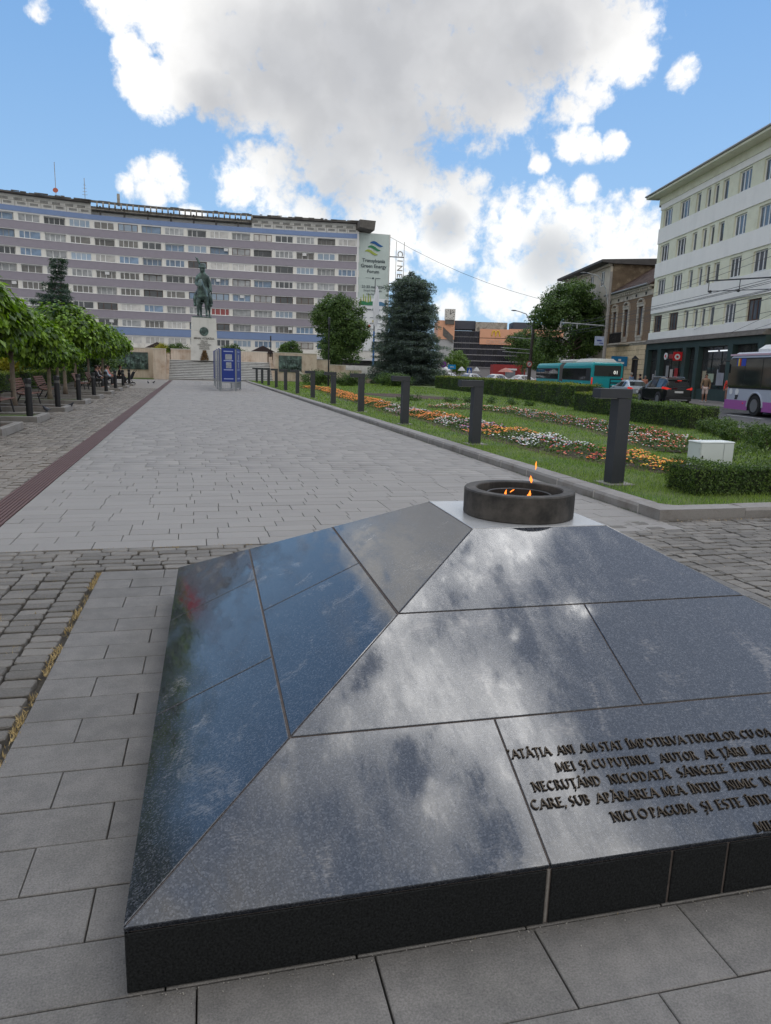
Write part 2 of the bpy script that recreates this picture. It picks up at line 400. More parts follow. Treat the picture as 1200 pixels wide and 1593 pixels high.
# plaza of large slabs round the monument, laid square to it
plaza = empty('plaza', (-.205, 1.655, 0), R(-1.3), kind='structure')
cells = []; yrow = [4.02, 3.79, 3.575, 3.36, 3.14, 2.915, 2.695, 2.47, 2.265, 2.03, 1.80, 1.575, 1.355, 1.13, .885, .665, .43, .21, 0.0, -.275, -.545, -.82, -1.1]
for i in range(len(yrow)-1):
    y1, y0 = yrow[i], yrow[i+1]; w = y1-y0
    x = -.60 if i < 18 else (-.27 - .49*3 if i % 2 == 0 else -.04-.49*3)
    xl = -.60; xr = 4.27
    if i < 18:
        first = .25 if i % 2 else .47
        segs = [first]
    else: segs = []
    xs = x
    k = 0
    while xs < xr-.05:
        l = segs[k] if k < len(segs) else (.48 + (.0 if i >= 18 else random.choice([-.03, 0, .03])))
        k += 1
        e = min(xs+l, xr) if i < 18 else xs+l
        hid = xs > .03 and e < 3.36 and y0 > .03 and y1 < 3.3
        if not hid: cells.append(((xs+e)/2, (y0+y1)/2, e-xs-.0035-.003*(random.random() < .3), w-.0035-.002*(random.random() < .3)))
        xs = e
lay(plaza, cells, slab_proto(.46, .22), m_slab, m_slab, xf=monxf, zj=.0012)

# promenade of long slabs, 68 m
prom = empty('promenade', (0,0,0), 0, kind='structure')
cells = []; y = 6.42; r_ = 0
while y < 73.5:
    w = random.choice([.20, .22, .24, .22, .26]); x = -1.83 - random.uniform(0, .0); k = 0
    while x < 5.12:
        l = random.choice([.46, .47, .5, .5, .48, .36, .56]) if k else random.choice([.25,.48,.36,.14])
        e = min(x+l, 5.12)
        if 5.12-e < .1: e = 5.12
        cells.append(((x+e)/2, y+w/2, e-x-.006, w-.006)); x = e; k += 1
    y += w; r_ += 1
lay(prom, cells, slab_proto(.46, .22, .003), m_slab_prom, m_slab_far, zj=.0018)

# cobbles: bands around the plaza slabs
def cob_cells(x0, x1, y0, y1, lx, ly, skip=None, var=.15, along='x'):
    out = []
    if along == 'x':       # columns of equal width in x, joints in y staggered
        x = x0
        while x < x1-.03:
            w = min(lx*random.uniform(1-var, 1+var), x1-x)
            y = y0 + random.uniform(-.04, 0)
            while y < y1:
                l = ly*random.uniform(1-var, 1+var)
                if not (skip and skip(x+w/2, y+l/2)): out.append((x+w/2, y+l/2, w-.009, l-.010))
                y += l
            x += w
    else:
        y = y0
        while y < y1-.03:
            w = min(ly*random.uniform(1-var, 1+var), y1-y)
            x = x0 + random.uniform(-.06, 0)
            while x < x1:
                l = lx*random.uniform(1-var*1.6, 1+var*1.6)
                if not (skip and skip(x+l/2, y+w/2)): out.append((x+l/2, y+w/2, l-.009, w-.010))
                x += l
            y += w
    return out
cp = cob_proto(.17, .11)
cob = empty('cobbled_strip', (-.205,1.655,0), R(-1.3), kind='structure')
cl = cob_cells(-.635-.176*11, -.625, .6, 4.05, .176, .105, var=.0)
cl = [(x, y+random.uniform(-.004,.004), w*random.uniform(.93,1.0), l) for x, y, w, l in cl]
lay(cob, cl, cp, m_cob, m_cob, zj=.006, piece='cobblestone', xf=monxf, limit=210)
cob2 = empty('cobbled_band', (0,0,0), 0, kind='structure')
lay(cob2, cob_cells(-2.6, 4.3, 5.73, 6.40, .2, .11, along='y'), cp, m_cob, m_cob, zj=.006, piece='cobblestone', limit=90)
cobr = empty('cobbled_pavement', (0,0,0), 0, kind='structure')
cl = cob_cells(4.32, 11.5, 1.2, 6.86, .19, .12, along='y', skip=lambda x, y: False)
cl += cob_cells(4.14, 4.32, 1.2, 5.72, .15, .11)
lay(cobr, cl, cp, m_cob, m_cob, zj=.006, piece='cobblestone')
BEDS = [(13.0, 15.2), (16.6, 18.6), (20.2, 21.9), (24.4, 26.1), (28.9, 30.6), (33.3, 35.0), (38.0, 39.7), (42.6, 44.3), (47.3, 49.0), (52, 53.7)]
def in_bed(x, y): return x < -3.85 and any(a-.1 < y < b+.1 for a, b in BEDS)
cobl = empty('cobbled_ground', (0,0,0), 0, kind='structure')
cp2 = cob_proto(.15, .11, k=10, jit=.014)
cl = cob_cells(-6.9, -2.17, 6.0, 48.0, .15, .11, along='x', var=.3, skip=lambda x, y: in_bed(x, y) or (y > 24 and x < -5.6) or (y<14 and x<-4.6))
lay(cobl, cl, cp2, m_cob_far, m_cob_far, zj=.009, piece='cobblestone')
b = MB(); b.box(-9, -2.16, 48.0, 76, -.1, -.006); b.box(-9, 5.2, 73.6, 76.2, -.1, -.008)
b.build('far_cobbles', m_cob_far, cobl)

# slotted channel between the cobbles and the slabs: one grating per metre
chan = empty('drain_channel', (0,0,0), 0, kind='structure')
b = MB(); b.box(-2.16, -1.84, 2.0, 73.5, -.06, -.03); b.build('channel_bed', m_joint, chan)
gb = MB()
for k in range(8): x = -2.155+.0405*k; gb.box(x, x+.026, -.497, .497, -.03, .0)
for yy in (-.49, 0, .49): gb.box(-2.155, -1.846, yy-.006, yy+.006, -.03, -.006)
gm_ = gb.mesh('grating')
for k in range(66): link(gm_, 'grating', m_grate, chan, loc=(0, 5.9+k+.5, random.uniform(-.001, .001)))

# kerb of the lawn
kerb = empty('lawn_kerb', (0,0,0), 0, kind='structure')
def kerb_stone(L): 
    b = MB(); b.prismx([(-.13,-.06),(-.13,.085),(-.105,.118),(.13,.125),(.13,-.06)], -L/2+.004, L/2-.004); return b
km = kerb_stone(1.0).mesh('kerb_stone')
for k in range(66):
    y0 = 7.3+k
    link(km, 'kerb_stone', m_kerb, kerb, loc=(5.26-.13*0 + (.0), y0+.5, random.uniform(-.003, .003)), rot=(0, 0, -math.pi/2+random.uniform(-.002,.002)))
b = MB(); b.prism([(5.13,6.88),(6.3,6.88),(6.3,7.14),(5.52,7.14),(5.39,7.27),(5.39,7.297),(5.13,7.297)], -.06, .12); b.build('kerb_stone', m_kerb, kerb)
for k in range(9):
    link(km, 'kerb_stone', m_kerb, kerb, loc=(6.8+k, 7.01, random.uniform(-.003, .003)), rot=(0,0,random.uniform(-.002,.002)))
b = MB()
for k in range(12): b.box(5.128, 5.14, 7.298+k-.006, 7.302+k+.006, 0, .105)
b.build('mortar_joint', M('mortar', (.45,.42,.38), .9), kerb, kind='stuff')

# ------------------------------------------------------------ granite monument
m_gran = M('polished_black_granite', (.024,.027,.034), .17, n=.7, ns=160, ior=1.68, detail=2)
t = m_gran.node_tree; b_ = t.nodes['Principled BSDF']
def _gn(tp, **kw):
    q = t.nodes.new(tp)
    for k_, v_ in kw.items(): setattr(q, k_, v_)
    return q
_old = b_.inputs['Base Color'].links[0].from_socket
_c2 = _gn('ShaderNodeTexCoord')
# pale mineral flecks of two sizes
_v = _gn('ShaderNodeTexVoronoi'); _v.inputs['Scale'].default_value = 210; t.links.new(_c2.outputs['Object'], _v.inputs['Vector'])
_sv = _gn('ShaderNodeSeparateColor'); t.links.new(_v.outputs['Color'], _sv.inputs[0])
_fl = _gn('ShaderNodeMapRange'); _fl.inputs[1].default_value = .62; _fl.inputs[2].default_value = .98; _fl.inputs[4].default_value = .60; t.links.new(_sv.outputs[0], _fl.inputs[0])
_m1 = _gn('ShaderNodeMix', data_type='RGBA'); _m1.inputs[7].default_value = (.11,.115,.13,1); t.links.new(_fl.outputs[0], _m1.inputs[0]); t.links.new(_old, _m1.inputs[6])
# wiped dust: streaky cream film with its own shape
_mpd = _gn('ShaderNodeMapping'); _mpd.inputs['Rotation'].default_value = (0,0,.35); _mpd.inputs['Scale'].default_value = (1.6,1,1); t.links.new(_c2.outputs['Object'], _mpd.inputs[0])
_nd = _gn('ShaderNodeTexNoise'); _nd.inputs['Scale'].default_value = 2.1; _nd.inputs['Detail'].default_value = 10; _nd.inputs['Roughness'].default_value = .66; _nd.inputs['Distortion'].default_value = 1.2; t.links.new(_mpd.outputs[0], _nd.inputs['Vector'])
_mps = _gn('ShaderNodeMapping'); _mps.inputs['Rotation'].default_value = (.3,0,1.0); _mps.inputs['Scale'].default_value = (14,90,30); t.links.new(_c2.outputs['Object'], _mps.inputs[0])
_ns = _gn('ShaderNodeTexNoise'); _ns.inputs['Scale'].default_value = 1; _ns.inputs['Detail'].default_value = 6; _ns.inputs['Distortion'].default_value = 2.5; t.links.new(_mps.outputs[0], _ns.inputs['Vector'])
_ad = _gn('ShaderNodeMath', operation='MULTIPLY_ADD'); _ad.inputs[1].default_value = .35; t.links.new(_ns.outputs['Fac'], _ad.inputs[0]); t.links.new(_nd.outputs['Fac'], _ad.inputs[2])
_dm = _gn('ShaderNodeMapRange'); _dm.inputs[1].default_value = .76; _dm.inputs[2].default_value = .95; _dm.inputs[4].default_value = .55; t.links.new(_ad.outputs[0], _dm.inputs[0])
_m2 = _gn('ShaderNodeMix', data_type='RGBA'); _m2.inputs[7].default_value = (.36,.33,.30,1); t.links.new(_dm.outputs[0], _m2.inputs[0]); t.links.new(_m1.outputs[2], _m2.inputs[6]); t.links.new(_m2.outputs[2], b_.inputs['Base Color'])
# wiped dust smears make the polish uneven
_co = t.nodes.new('ShaderNodeTexCoord'); _mp = t.nodes.new('ShaderNodeMapping'); _mp.inputs['Scale'].default_value = (5, 1.6, 3); _mp.inputs['Rotation'].default_value = (0,0,.6)
_n = t.nodes.new('ShaderNodeTexNoise'); _n.inputs['Scale'].default_value = 1.7; _n.inputs['Detail'].default_value = 9; _n.inputs['Roughness'].default_value = .7
_r = t.nodes.new('ShaderNodeMapRange'); _r.inputs[1].default_value = .42; _r.inputs[2].default_value = .68; _r.inputs[3].default_value = .05; _r.inputs[4].default_value = .24
t.links.new(_co.outputs['Object'], _mp.inputs[0]); t.links.new(_mp.outputs[0], _n.inputs['Vector']); t.links.new(_n.outputs['Fac'], _r.inputs[0]); t.links.new(_r.outputs[0], b_.inputs['Roughness'])
m_gside = M('rough_black_granite', (.012,.013,.0135), .55, n=.9, ns=150, detail=2, bump=.0009, bs=170, spec=.22)
m_mortar = M('brown_mortar', (.10,.08,.07), .9, n=.3, ns=40)
m_conc = M('smoked_concrete', (.085,.075,.066), .75, n=.3, ns=9, bump=.002, bs=50, dirt=((.018,.017,.016), 6, .36, .62, .92))
mon = empty('granite_monument', (-.205,1.655,0), R(-1.3), 'low stepped black granite pyramid with bronze inscription at the end of the promenade', 'monument')
MW, MD, ZB, ZT = 3.42, 3.35, .20, .88
def lerp3(a, b, t_): return tuple(a[i]+(b[i]-a[i])*t_ for i in range(3))
C = {'fl':((0,0,ZB),(1.43,1.42,ZT)), 'fr':((MW,0,ZB),(2.13,1.42,ZT)), 'br':((MW,MD,ZB),(2.13,2.12,ZT)), 'bl':((0,MD,ZB),(1.43,2.12,ZT))}
T = [0, .33, .665, 1.0]
def corner(k, t_): return lerp3(C[k][0], C[k][1], t_)
def plate(poly, th, gap, ch=.002):
    P = [Vector(p) for p in poly]; n = Vector((0,0,0))
    for i in range(len(P)): n += P[i].cross(P[(i+1)%len(P)])
    n.normalize()
    def inset(g_):
        out = []
        for i in range(len(P)):
            a, b2, c = P[i-1], P[i], P[(i+1)%len(P)]
            e1 = (b2-a).normalized(); e2 = (c-b2).normalized()
            n1 = n.cross(e1); n2 = n.cross(e2)
            k = g_/(1+n1.dot(n2)); out.append(b2+(n1+n2)*k)
        return out
    top = inset(gap+ch); mid = [p-n*ch for p in inset(gap)]; bot = [p-n*th for p in inset(gap)]
    N_ = len(P); b = MB()
    b.add(top+mid+bot, [tuple(range(N_))]+[(N_+i, N_+(i+1)%N_, (i+1)%N_, i) for i in range(N_)]+[(2*N_+i, 2*N_+(i+1)%N_, N_+(i+1)%N_, N_+i) for i in range(N_)]+[tuple(range(3*N_-1, 2*N_-1, -1))])
    return b
# core with mortar colour, a little below the slabs
ins = .012
core = MB()
cr = [(ins,ins,0),(MW-ins,ins,0),(MW-ins,MD-ins,0),(ins,MD-ins,0)]
cr1 = [(x,y,ZB+.001) for x,y,z in cr]; cr2 = [(1.43+.003,1.42+.003,ZT-.004),(2.13-.003,1.42+.003,ZT-.004),(2.13-.003,2.12-.003,ZT-.004),(1.43+.003,2.12-.003,ZT-.004)]
core.add(cr+cr1+cr2, [(i,(i+1)%4,(i+1)%4+4,i+4) for i in range(4)]+[(4+i,4+(i+1)%4,(i+1)%4+8,i+8) for i in range(4)]+[(8,9,10,11)])
core.build('mortar_core', m_mortar, mon)
side_seq = {'front':('fl','fr'), 'right':('fr','br'), 'back':('br','bl'), 'left':('bl','fl')}
cuts = {'front':[[1.18/MW, .80],[.513],[]], 'left':[[.325,.66],[.50],[]], 'right':[[.5],[.5],[]], 'back':[[.35,.7],[.5],[]]}
slopeinfo = {}
for sname, (a, b2) in side_seq.items():
    for c in range(3):
        lo = (corner(a, T[c]), corner(b2, T[c])); hi = (corner(a, T[c+1]), corner(b2, T[c+1]))
        fr = [0]+cuts[sname][c]+[1]
        if sname == 'front':      # vertical joints run straight up the slope, given in metres
            pass
        for i in range(len(fr)-1):
            def at(seg, f):
                return lerp3(seg[0], seg[1], f)
            if sname in ('front', 'left'):
                # keep inner joints square to the edge: same distance along the edge on both rows
                def square(f):
                    if f in (0, 1): return at(lo, f), at(hi, f)
                    p = Vector(at(lo, f)); e = (Vector(lo[1])-Vector(lo[0])).normalized(); q0 = Vector(hi[0])
                    return tuple(p), tuple(q0 + e*((p-q0).dot(e)))
                p0, p3 = square(fr[i]); p1, p2 = square(fr[i+1])
            else:
                p0, p3, p1, p2 = at(lo, fr[i]), at(hi, fr[i]), at(lo, fr[i+1]), at(hi, fr[i+1])
            wide = .004
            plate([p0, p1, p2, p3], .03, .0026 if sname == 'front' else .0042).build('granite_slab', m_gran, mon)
# top slab of lighter stone, in front of and behind the ring
plate([(1.43,1.42,ZT),(2.13,1.42,ZT),(2.13,2.12,ZT),(1.43,2.12,ZT)], .03, .003).build('top_slab', M('pale_top_granite', (.42,.42,.42), .25, n=.2, ns=200, detail=2, ior=1.6), mon, label='paler square top slab under the ring')
# side slabs below the overhang
def side_slab(p0, p1, z0=.0, z1=ZB-.018):
    p0, p1 = Vector((*p0, 0)), Vector((*p1, 0)); e = (p1-p0).normalized(); nn = Vector((e.y, -e.x, 0))
    return plate([tuple(p0+Vector((0,0,z0))), tuple(p1+Vector((0,0,z0))), tuple(p1+Vector((0,0,z1))), tuple(p0+Vector((0,0,z1)))], .02, .002)
for a, b2 in (((.006,.006),(1.175,.006)), ((1.187,.006),(1.59,.006)), ((1.596,.006),(1.79,.006)), ((1.796,.006),(2.4,.006)), ((2.406,.006),(MW-.006,.006)),
              ((MW-.006,.006),(MW-.006,1.7)), ((MW-.006,1.7),(MW-.006,MD-.006)), ((MW-.006,MD-.006),(1.7,MD-.006)), ((1.7,MD-.006),(.006,MD-.006)), ((.006,MD-.006),(.006,2.2)), ((.006,2.2),(.006,1.1)), ((.006,1.1),(.006,.006))):
    side_slab(a, b2).build('side_slab', m_gside, mon)
side_slab((1.174,.010),(1.188,.010)).build('mortar_joint', M('grey_mortar', (.22,.2,.18), .9, n=.2, ns=60), mon)
# hairline crack in the corner slab
nF = Vector((0, -(ZT-ZB), 1.42)).normalized()
def onfront(u_, s_):      # u along the front edge, s metres up the slope
    k = Vector((0, 1.42, ZT-ZB)).normalized(); return Vector((u_, 0, ZB)) + k*s_
pts = [onfront(.16+.0,.165)+nF*.0002]
q = (.16,.165)
for k in range(14):
    q = (q[0]+.0075+random.uniform(-.004,.006), q[1]-.0115+random.uniform(-.003,.003)); pts.append(onfront(*q)+nF*.0002)
cb = MB()
for i in range(len(pts)-1):
    a, b2 = pts[i], pts[i+1]; w = Vector((.0009,.0004,0)); cb.add([a-w, a+w, b2+w, b2-w], [(0,1,2,3)])
cb.build('hairline_crack', m_black, mon)

# bronze lettering, drawn as a classical serif capital alphabet
SER = {
 'A':(.86,[('l',.06,0,.43,1,'h'),('l',.43,1,.80,0,'t'),('l',.2,.36,.66,.36,'h',0)],[(.06,0),(.80,0)]),
 'B':(.66,[('l',.14,0,.14,1,'t'),('a',.30,.75,.24,.25,-90,90,'t'),('a',.32,.26,.28,.26,-90,90,'t'),('l',.14,.97,.30,.97,'h',0),('l',.14,.51,.32,.51,'h',0),('l',.14,.03,.32,.03,'h',0)],[(.14,0),(.14,1)]),
 'C':(.82,[('a',.46,.5,.38,.5,50,310,'t')],[]),
 'D':(.86,[('l',.16,0,.16,1,'t'),('a',.36,.5,.40,.5,-90,90,'t'),('l',.16,.97,.38,.97,'h',0),('l',.16,.03,.38,.03,'h',0)],[(.16,0),(.16,1)]),
 'E':(.64,[('l',.16,0,.16,1,'t'),('l',.16,.97,.56,.97,'h',0),('l',.16,.52,.48,.52,'h',0),('l',.16,.03,.58,.03,'h',0)],[(.16,0),(.16,1)]),
 'G':(.86,[('a',.46,.5,.38,.5,50,320,'t'),('l',.74,.08,.74,.42,'t')],[(.74,.42)]),
 'H':(.9,[('l',.18,0,.18,1,'t'),('l',.72,0,.72,1,'t'),('l',.18,.52,.72,.52,'h',0)],[(.18,0),(.18,1),(.72,0),(.72,1)]),
 'I':(.36,[('l',.18,0,.18,1,'t')],[(.18,0),(.18,1)]),
 'J':(.42,[('l',.24,.1,.24,1,'t'),('a',.10,.1,.14,.12,-80,0,'t')],[(.24,1)]),
 'L':(.62,[('l',.16,0,.16,1,'t'),('l',.16,.03,.58,.03,'h',0)],[(.16,0),(.16,1)]),
 'M':(1.04,[('l',.14,0,.18,1,'h'),('l',.18,1,.52,.08,'t'),('l',.52,.08,.84,1,'h'),('l',.84,1,.90,0,'t')],[(.14,0),(.90,0)]),
 'N':(.9,[('l',.16,0,.16,1,'h'),('l',.16,1,.74,0,'t'),('l',.74,0,.74,1,'h')],[(.16,0),(.12,1),(.74,1)]),
 'O':(.94,[('a',.47,.5,.40,.5,0,360,'t')],[]),
 'P':(.64,[('l',.16,0,.16,1,'t'),('a',.32,.74,.25,.26,-90,90,'t'),('l',.16,.97,.34,.97,'h',0),('l',.16,.49,.34,.49,'h',0)],[(.16,0),(.16,1)]),
 'R':(.76,[('l',.16,0,.16,1,'t'),('a',.32,.74,.24,.26,-90,90,'t'),('l',.16,.97,.34,.97,'h',0),('l',.16,.49,.34,.49,'h',0),('l',.36,.48,.70,0,'t')],[(.16,0),(.16,1),(.70,0)]),
 'S':(.58,[('a',.29,.75,.2,.25,40,270,'t'),('a',.29,.26,.22,.26,90,-140,'t')],[]),
 'T':(.74,[('l',.37,0,.37,1,'t'),('l',.04,.97,.70,.97,'h',0)],[(.37,0)]),
 'U':(.88,[('l',.18,.3,.18,1,'t'),('a',.45,.32,.27,.32,180,360,'t'),('l',.72,.3,.72,1,'h')],[(.18,1),(.72,1)]),
 'V':(.82,[('l',.06,1,.42,0,'t'),('l',.42,0,.78,1,'h')],[(.06,1),(.78,1)]),
 'Z':(.7,[('l',.08,.97,.62,.97,'h',0),('l',.62,.97,.08,.03,'t',0),('l',.08,.03,.64,.03,'h',0)],[]),
}
TW, HW = .115, .06
def glyph(ch):
    acc = {'Â':('A','circ'),'Î':('I','circ'),'Ă':('A','breve'),'Ș':('S','com'),'Ț':('T','com')}
    basec, ac = acc.get(ch, (ch, None))
    b = MB()
    def ribbon(pts, w):
        for i in range(len(pts)-1):
            a, c = Vector((*pts[i],0)), Vector((*pts[i+1],0)); e = (c-a); L_ = e.length; e.normalize(); nn = Vector((-e.y,e.x,0))*w/2
            a2, c2 = a-e*w*.12, c+e*w*.12
            q = [a2-nn, c2-nn, c2+nn, a2+nn]
            b.add([(p.x,p.y,0) for p in q]+[(p.x,p.y,1) for p in q], [(4,5,6,7),(0,1,5,4),(1,2,6,5),(2,3,7,6),(3,0,4,7)])
    if ch == ',': ribbon([(.12,.08),(.04,-.16)], .12); return b, .22
    if ch == '.': ribbon([(.06,.05),(.16,.05)], .12); return b, .22
    if ch == '"': ribbon([(.06,1.02),(.12,.84)], .09); ribbon([(.2,1.02),(.26,.84)], .09); return b, .34
    wdt, strokes, serifs = SER[basec]
    for s_ in strokes:
        w = TW if (s_[5] if s_[0] == 'l' else s_[7]) == 't' else HW
        if s_[0] == 'l': ribbon([(s_[1], s_[2]), (s_[3], s_[4])], w)
        else:
            _, cx, cy, rx, ry, a0, a1, _w = s_; n = max(5, int(abs(a1-a0)/22)); ww = TW*.9
            ribbon([(cx+(rx-ww/2)*math.cos(R(a0+(a1-a0)*i/n)), cy+(ry-ww/2*.8)*math.sin(R(a0+(a1-a0)*i/n))) for i in range(n+1)], ww)
    for x, y in serifs: ribbon([(x-.13, y+(.025 if y < .5 else -.025)), (x+.13, y+(.025 if y < .5 else -.025))], .055)
    cx = wdt/2
    if ac == 'circ': ribbon([(cx-.16,1.1),(cx,1.26)], .07); ribbon([(cx,1.26),(cx+.16,1.1)], .07)
    if ac == 'breve': ribbon([(cx-.17,1.26),(cx-.08,1.12),(cx+.08,1.12),(cx+.17,1.26)], .07)
    if ac == 'com': ribbon([(cx+.03,-.12),(cx-.06,-.34)], .09)
    return b, wdt
m_letter = M('bronze_letter', (.055,.042,.028), .42, metal=.6, n=.3, ns=20, orand=.3)
GL = {}
# find where a photograph pixel's line meets the sloping face, to measure the lines of lettering
def ray_to_front(px, py):
    d = _f*FPX + _ix*(px-CX) + _iy*(py-CY); o = Vector((0,0,EYE))
    Mi = MON.inverted(); o2 = Mi @ o; d2 = (Mi.to_3x3() @ d)
    n_ = nF; tt = (Vector((0,0,ZB))-o2).dot(n_)/d2.dot(n_); p = o2+d2*tt
    return p.x, (p-Vector((0,0,ZB))).dot(Vector((0,1.42,ZT-ZB)).normalized())
ZM = lambda x, y: (700+x/2.4, 1080+y/2.4)
LINES = [
 (238,241,1200,157,[('"ATÂȚIA',222,386),('ANI',404,472),('AM',489,555),('STAT',564,654),('ÎMPOTRIVA',668,890),('TURCILOR',894,1086),('CU',1092,1146),('OA',1153,1206)]),
 (400,290,1200,220,[('MEI',400,476),('ȘI',488,529),('CU',536,592),('PUȚINUL',600,768),('AJUTOR',790,932),('AL',957,1006),('ȚĂRII',1014,1116),('MEL',1140,1212)]),
 (315,365,1200,276,[('NECRUȚÂND',313,577),('NICIODATĂ',600,832),('SÂNGELE',857,1044),('PENTRU',1062,1215)]),
 (308,433,1200,341,[('CARE,',306,442),('SUB',451,531),('APĂRAREA',551,790),('MEA.',800,892),('ÎNTRU',904,1022),('NIMIC',1040,1157),('N',1172,1208)]),
 (612,478,1200,408,[('NICI',610,702),('O',709,750),('PAGUBA',756,926),('ȘI',946,986),('ESTE',1004,1102),('ÎNTR',1118,1212)]),
 (1150,516,1200,510,[('MIH',1148,1228)]),
]
CAPH = None
slope_rot = Matrix(((1,0,0),(0,1.42,-(ZT-ZB)),(0,(ZT-ZB),1.42))); 
_k = Vector((0,1.42,ZT-ZB)).normalized()
slope_rot = Matrix(((1,0,0),(0,_k.y,nF.y),(0,_k.z,nF.z)))
CAPH = .0315
for (xa, ya, xb, yb, words) in LINES:
    u0, s0 = ray_to_front(*ZM(xa, ya)); u1, s1 = ray_to_front(*ZM(xb, yb)); sm = s0
    for w, wa, wb in words:
        ya_ = ya+(yb-ya)*(wa-xa)/(xb-xa); yb_ = ya+(yb-ya)*(wb-xa)/(xb-xa)
        ua, sa = ray_to_front(*ZM(wa, ya_)); ub, sb = ray_to_front(*ZM(wb, yb_))
        tot = 0
        for ch in w:
            if ch not in GL:
                b, wd = glyph(ch); GL[ch] = (b.mesh('letter'), wd)
            tot += GL[ch][1]
        sx = (ub-ua)*.975/tot; x = ua
        for ch in w:
            me, wd = GL[ch]
            o = link(me, 'letter', m_letter, mon); p = onfront(x, sa+(sb-sa)*(x-ua)/(ub-ua))
            o.matrix_local = Matrix.Translation(p+nF*.0004) @ slope_rot.to_4x4() @ Matrix.Diagonal((sx, CAPH, .006, 1))
            x += wd*sx

# ------------------------------------------------------------ ring of the eternal flame
ring = empty('fire_ring', monxf(1.80,1.74)+(ZT,), R(-1.3), 'round smoked concrete fire bowl with small orange flames on the monument top', 'fire bowl')
b = MB(); b.lathe([(.279,.0),(.285,.006),(.285,.128),(.279,.135),(.228,.135),(.223,.130),(.220,.02),(.22,0)], 64, closed=True); b.build('outer_ring', m_conc, ring, smooth=False)
b = MB(); b.lathe([(.219,.012),(.0,.012)], 40); b.build('bowl_floor', M('soot', (.012,.011,.011), .9), ring)
b = MB(); b.lathe([(.170,.012),(.170,.105),(.166,.109),(.160,.105),(.157,.012)], 44, closed=True); b.build('inner_ring', M('burnt_steel', (.05,.045,.042), .5, metal=.6, n=.3, ns=20), ring)
b = MB()
for a in range(4): b.tube([(.05*math.cos(a*1.57),.05*math.sin(a*1.57),.012),(.05*math.cos(a*1.57),.05*math.sin(a*1.57),.06)], .012, 8)
b.build('burner', M('burner_steel', (.03,.028,.027), .5, metal=.7), ring)
m_flame = M('flame', (.9,.25,.03), .6, emis=((1.0,.26,.03), 1.3))
m_flame.node_tree.nodes['Principled BSDF'].inputs['Alpha'].default_value = .78
def flame(pts, name='flame'):
    b = MB(); n = 8
    vs = []
    for (x, z, r) in pts:
        for k in range(n): a = 2*math.pi*k/n; vs.append((x+r*math.cos(a), r*.5*math.sin(a), z))
    b.add(vs, [(i*n+k, i*n+(k+1)%n, (i+1)*n+(k+1)%n, (i+1)*n+k) for i in range(len(pts)-1) for k in range(n)]); return b
fl = [(([(.008,.03,.012),(.005,.06,.014),(0,.085,.009),(-.012,.10,.010),(-.010,.12,.006),(-.004,.135,.001)]), (-.085,-.04,.03)),
      (([(.0,.0,.008),(-.018,.02,.016),(-.022,.035,.017),(-.008,.03,.02),(.004,.05,.011),(.006,.075,.001)]), (.03,-.06,.075)),
      (([(-.01,.0,.003),(-.0,.008,.007),(.012,.016,.006),(.02,.02,.002)]), (-.06,-.04,.12)),
      (([(.004,.0,.004),(.0,.018,.013),(-.004,.032,.010),(-.008,.05,.001)]), (.055,-.02,.165)),
      (([(.0,.0,.002),(.003,.018,.006),(.0,.035,.005),(.004,.055,.001)]), (.075,-.02,.235))]
for pts, loc in fl:
    o = flame(pts).build('flame', m_flame, ring, smooth=True); o.location = loc; o.scale = (.72,.72,.78); o.rotation_euler = (0,0,random.uniform(-.6,.6))
# ------------------------------------------------------------ street
SA = R(12.4); P0 = Vector((35.9, 44.6, 0)); SD = Vector((math.sin(SA), math.cos(SA), 0)); SN = Vector((-math.cos(SA), math.sin(SA), 0))
SROT = math.pi/2 - SA        # local x runs along the street away from the camera, local y out of the facade
def st(s, o, z=0): return P0 + SD*s + SN*o + Vector((0,0,z))
def st_poly(s0, s1, o0, o1): return [tuple(st(s0,o0))[:2], tuple(st(s0,o1))[:2], tuple(st(s1,o1))[:2], tuple(st(s1,o0))[:2]]
b = MB(); b.prism(st_poly(-60, 150, 4.9, 13.1), -.5, -.012); b.build('street', m_asph, kind='structure')
b = MB(); b.prism(st_poly(-60, 150, -.5, 4.86), -.5, .13); b.build('sidewalk', m_walk, kind='structure')
kb = empty('street_kerb', (0,0,0), 0, kind='structure')
b = MB(); b.box(-.497,.497,-.07,.07,-.2,.14); kme = b.mesh('kerb_stone')
for k in range(80):
    link(kme, 'kerb_stone', m_kerb, kb, loc=tuple(st(-30+k, 4.93)), rot=(0,0,SROT))
for k in range(60):
    link(kme, 'kerb_stone', m_kerb, kb, loc=tuple(st(-30+k, 13.12, -.02)), rot=(0,0,SROT))
rm = empty('road_marking', (0,0,0), 0, kind='structure')
m_mark = M('road_paint', (.6,.6,.58), .7, n=.2, ns=6)
b = MB(); b.box(-1.5,1.5,-.06,.06,0,.004)
dm = b.mesh('lane_dash')
for k in range(26): link(dm, 'lane_dash', m_mark, rm, loc=tuple(st(-29.6+k*5.0, 7.75, -.011)), rot=(0,0,SROT))
# cross street and far square, behind the park
b = MB(); b.prism([(-120,112),(22,112),(40,88),(75,100),(150,150),(150,205),(-120,140)], -.5, -.014); b.build('back_street', m_asph, kind='structure')
b = MB(); b.prism([(40,95),(120,120),(140,240),(60,240)], -.5, -.006); b.build('market_square', M('square_paving', (.24,.235,.23), .85, n=.1, ns=2, world=True), kind='structure')

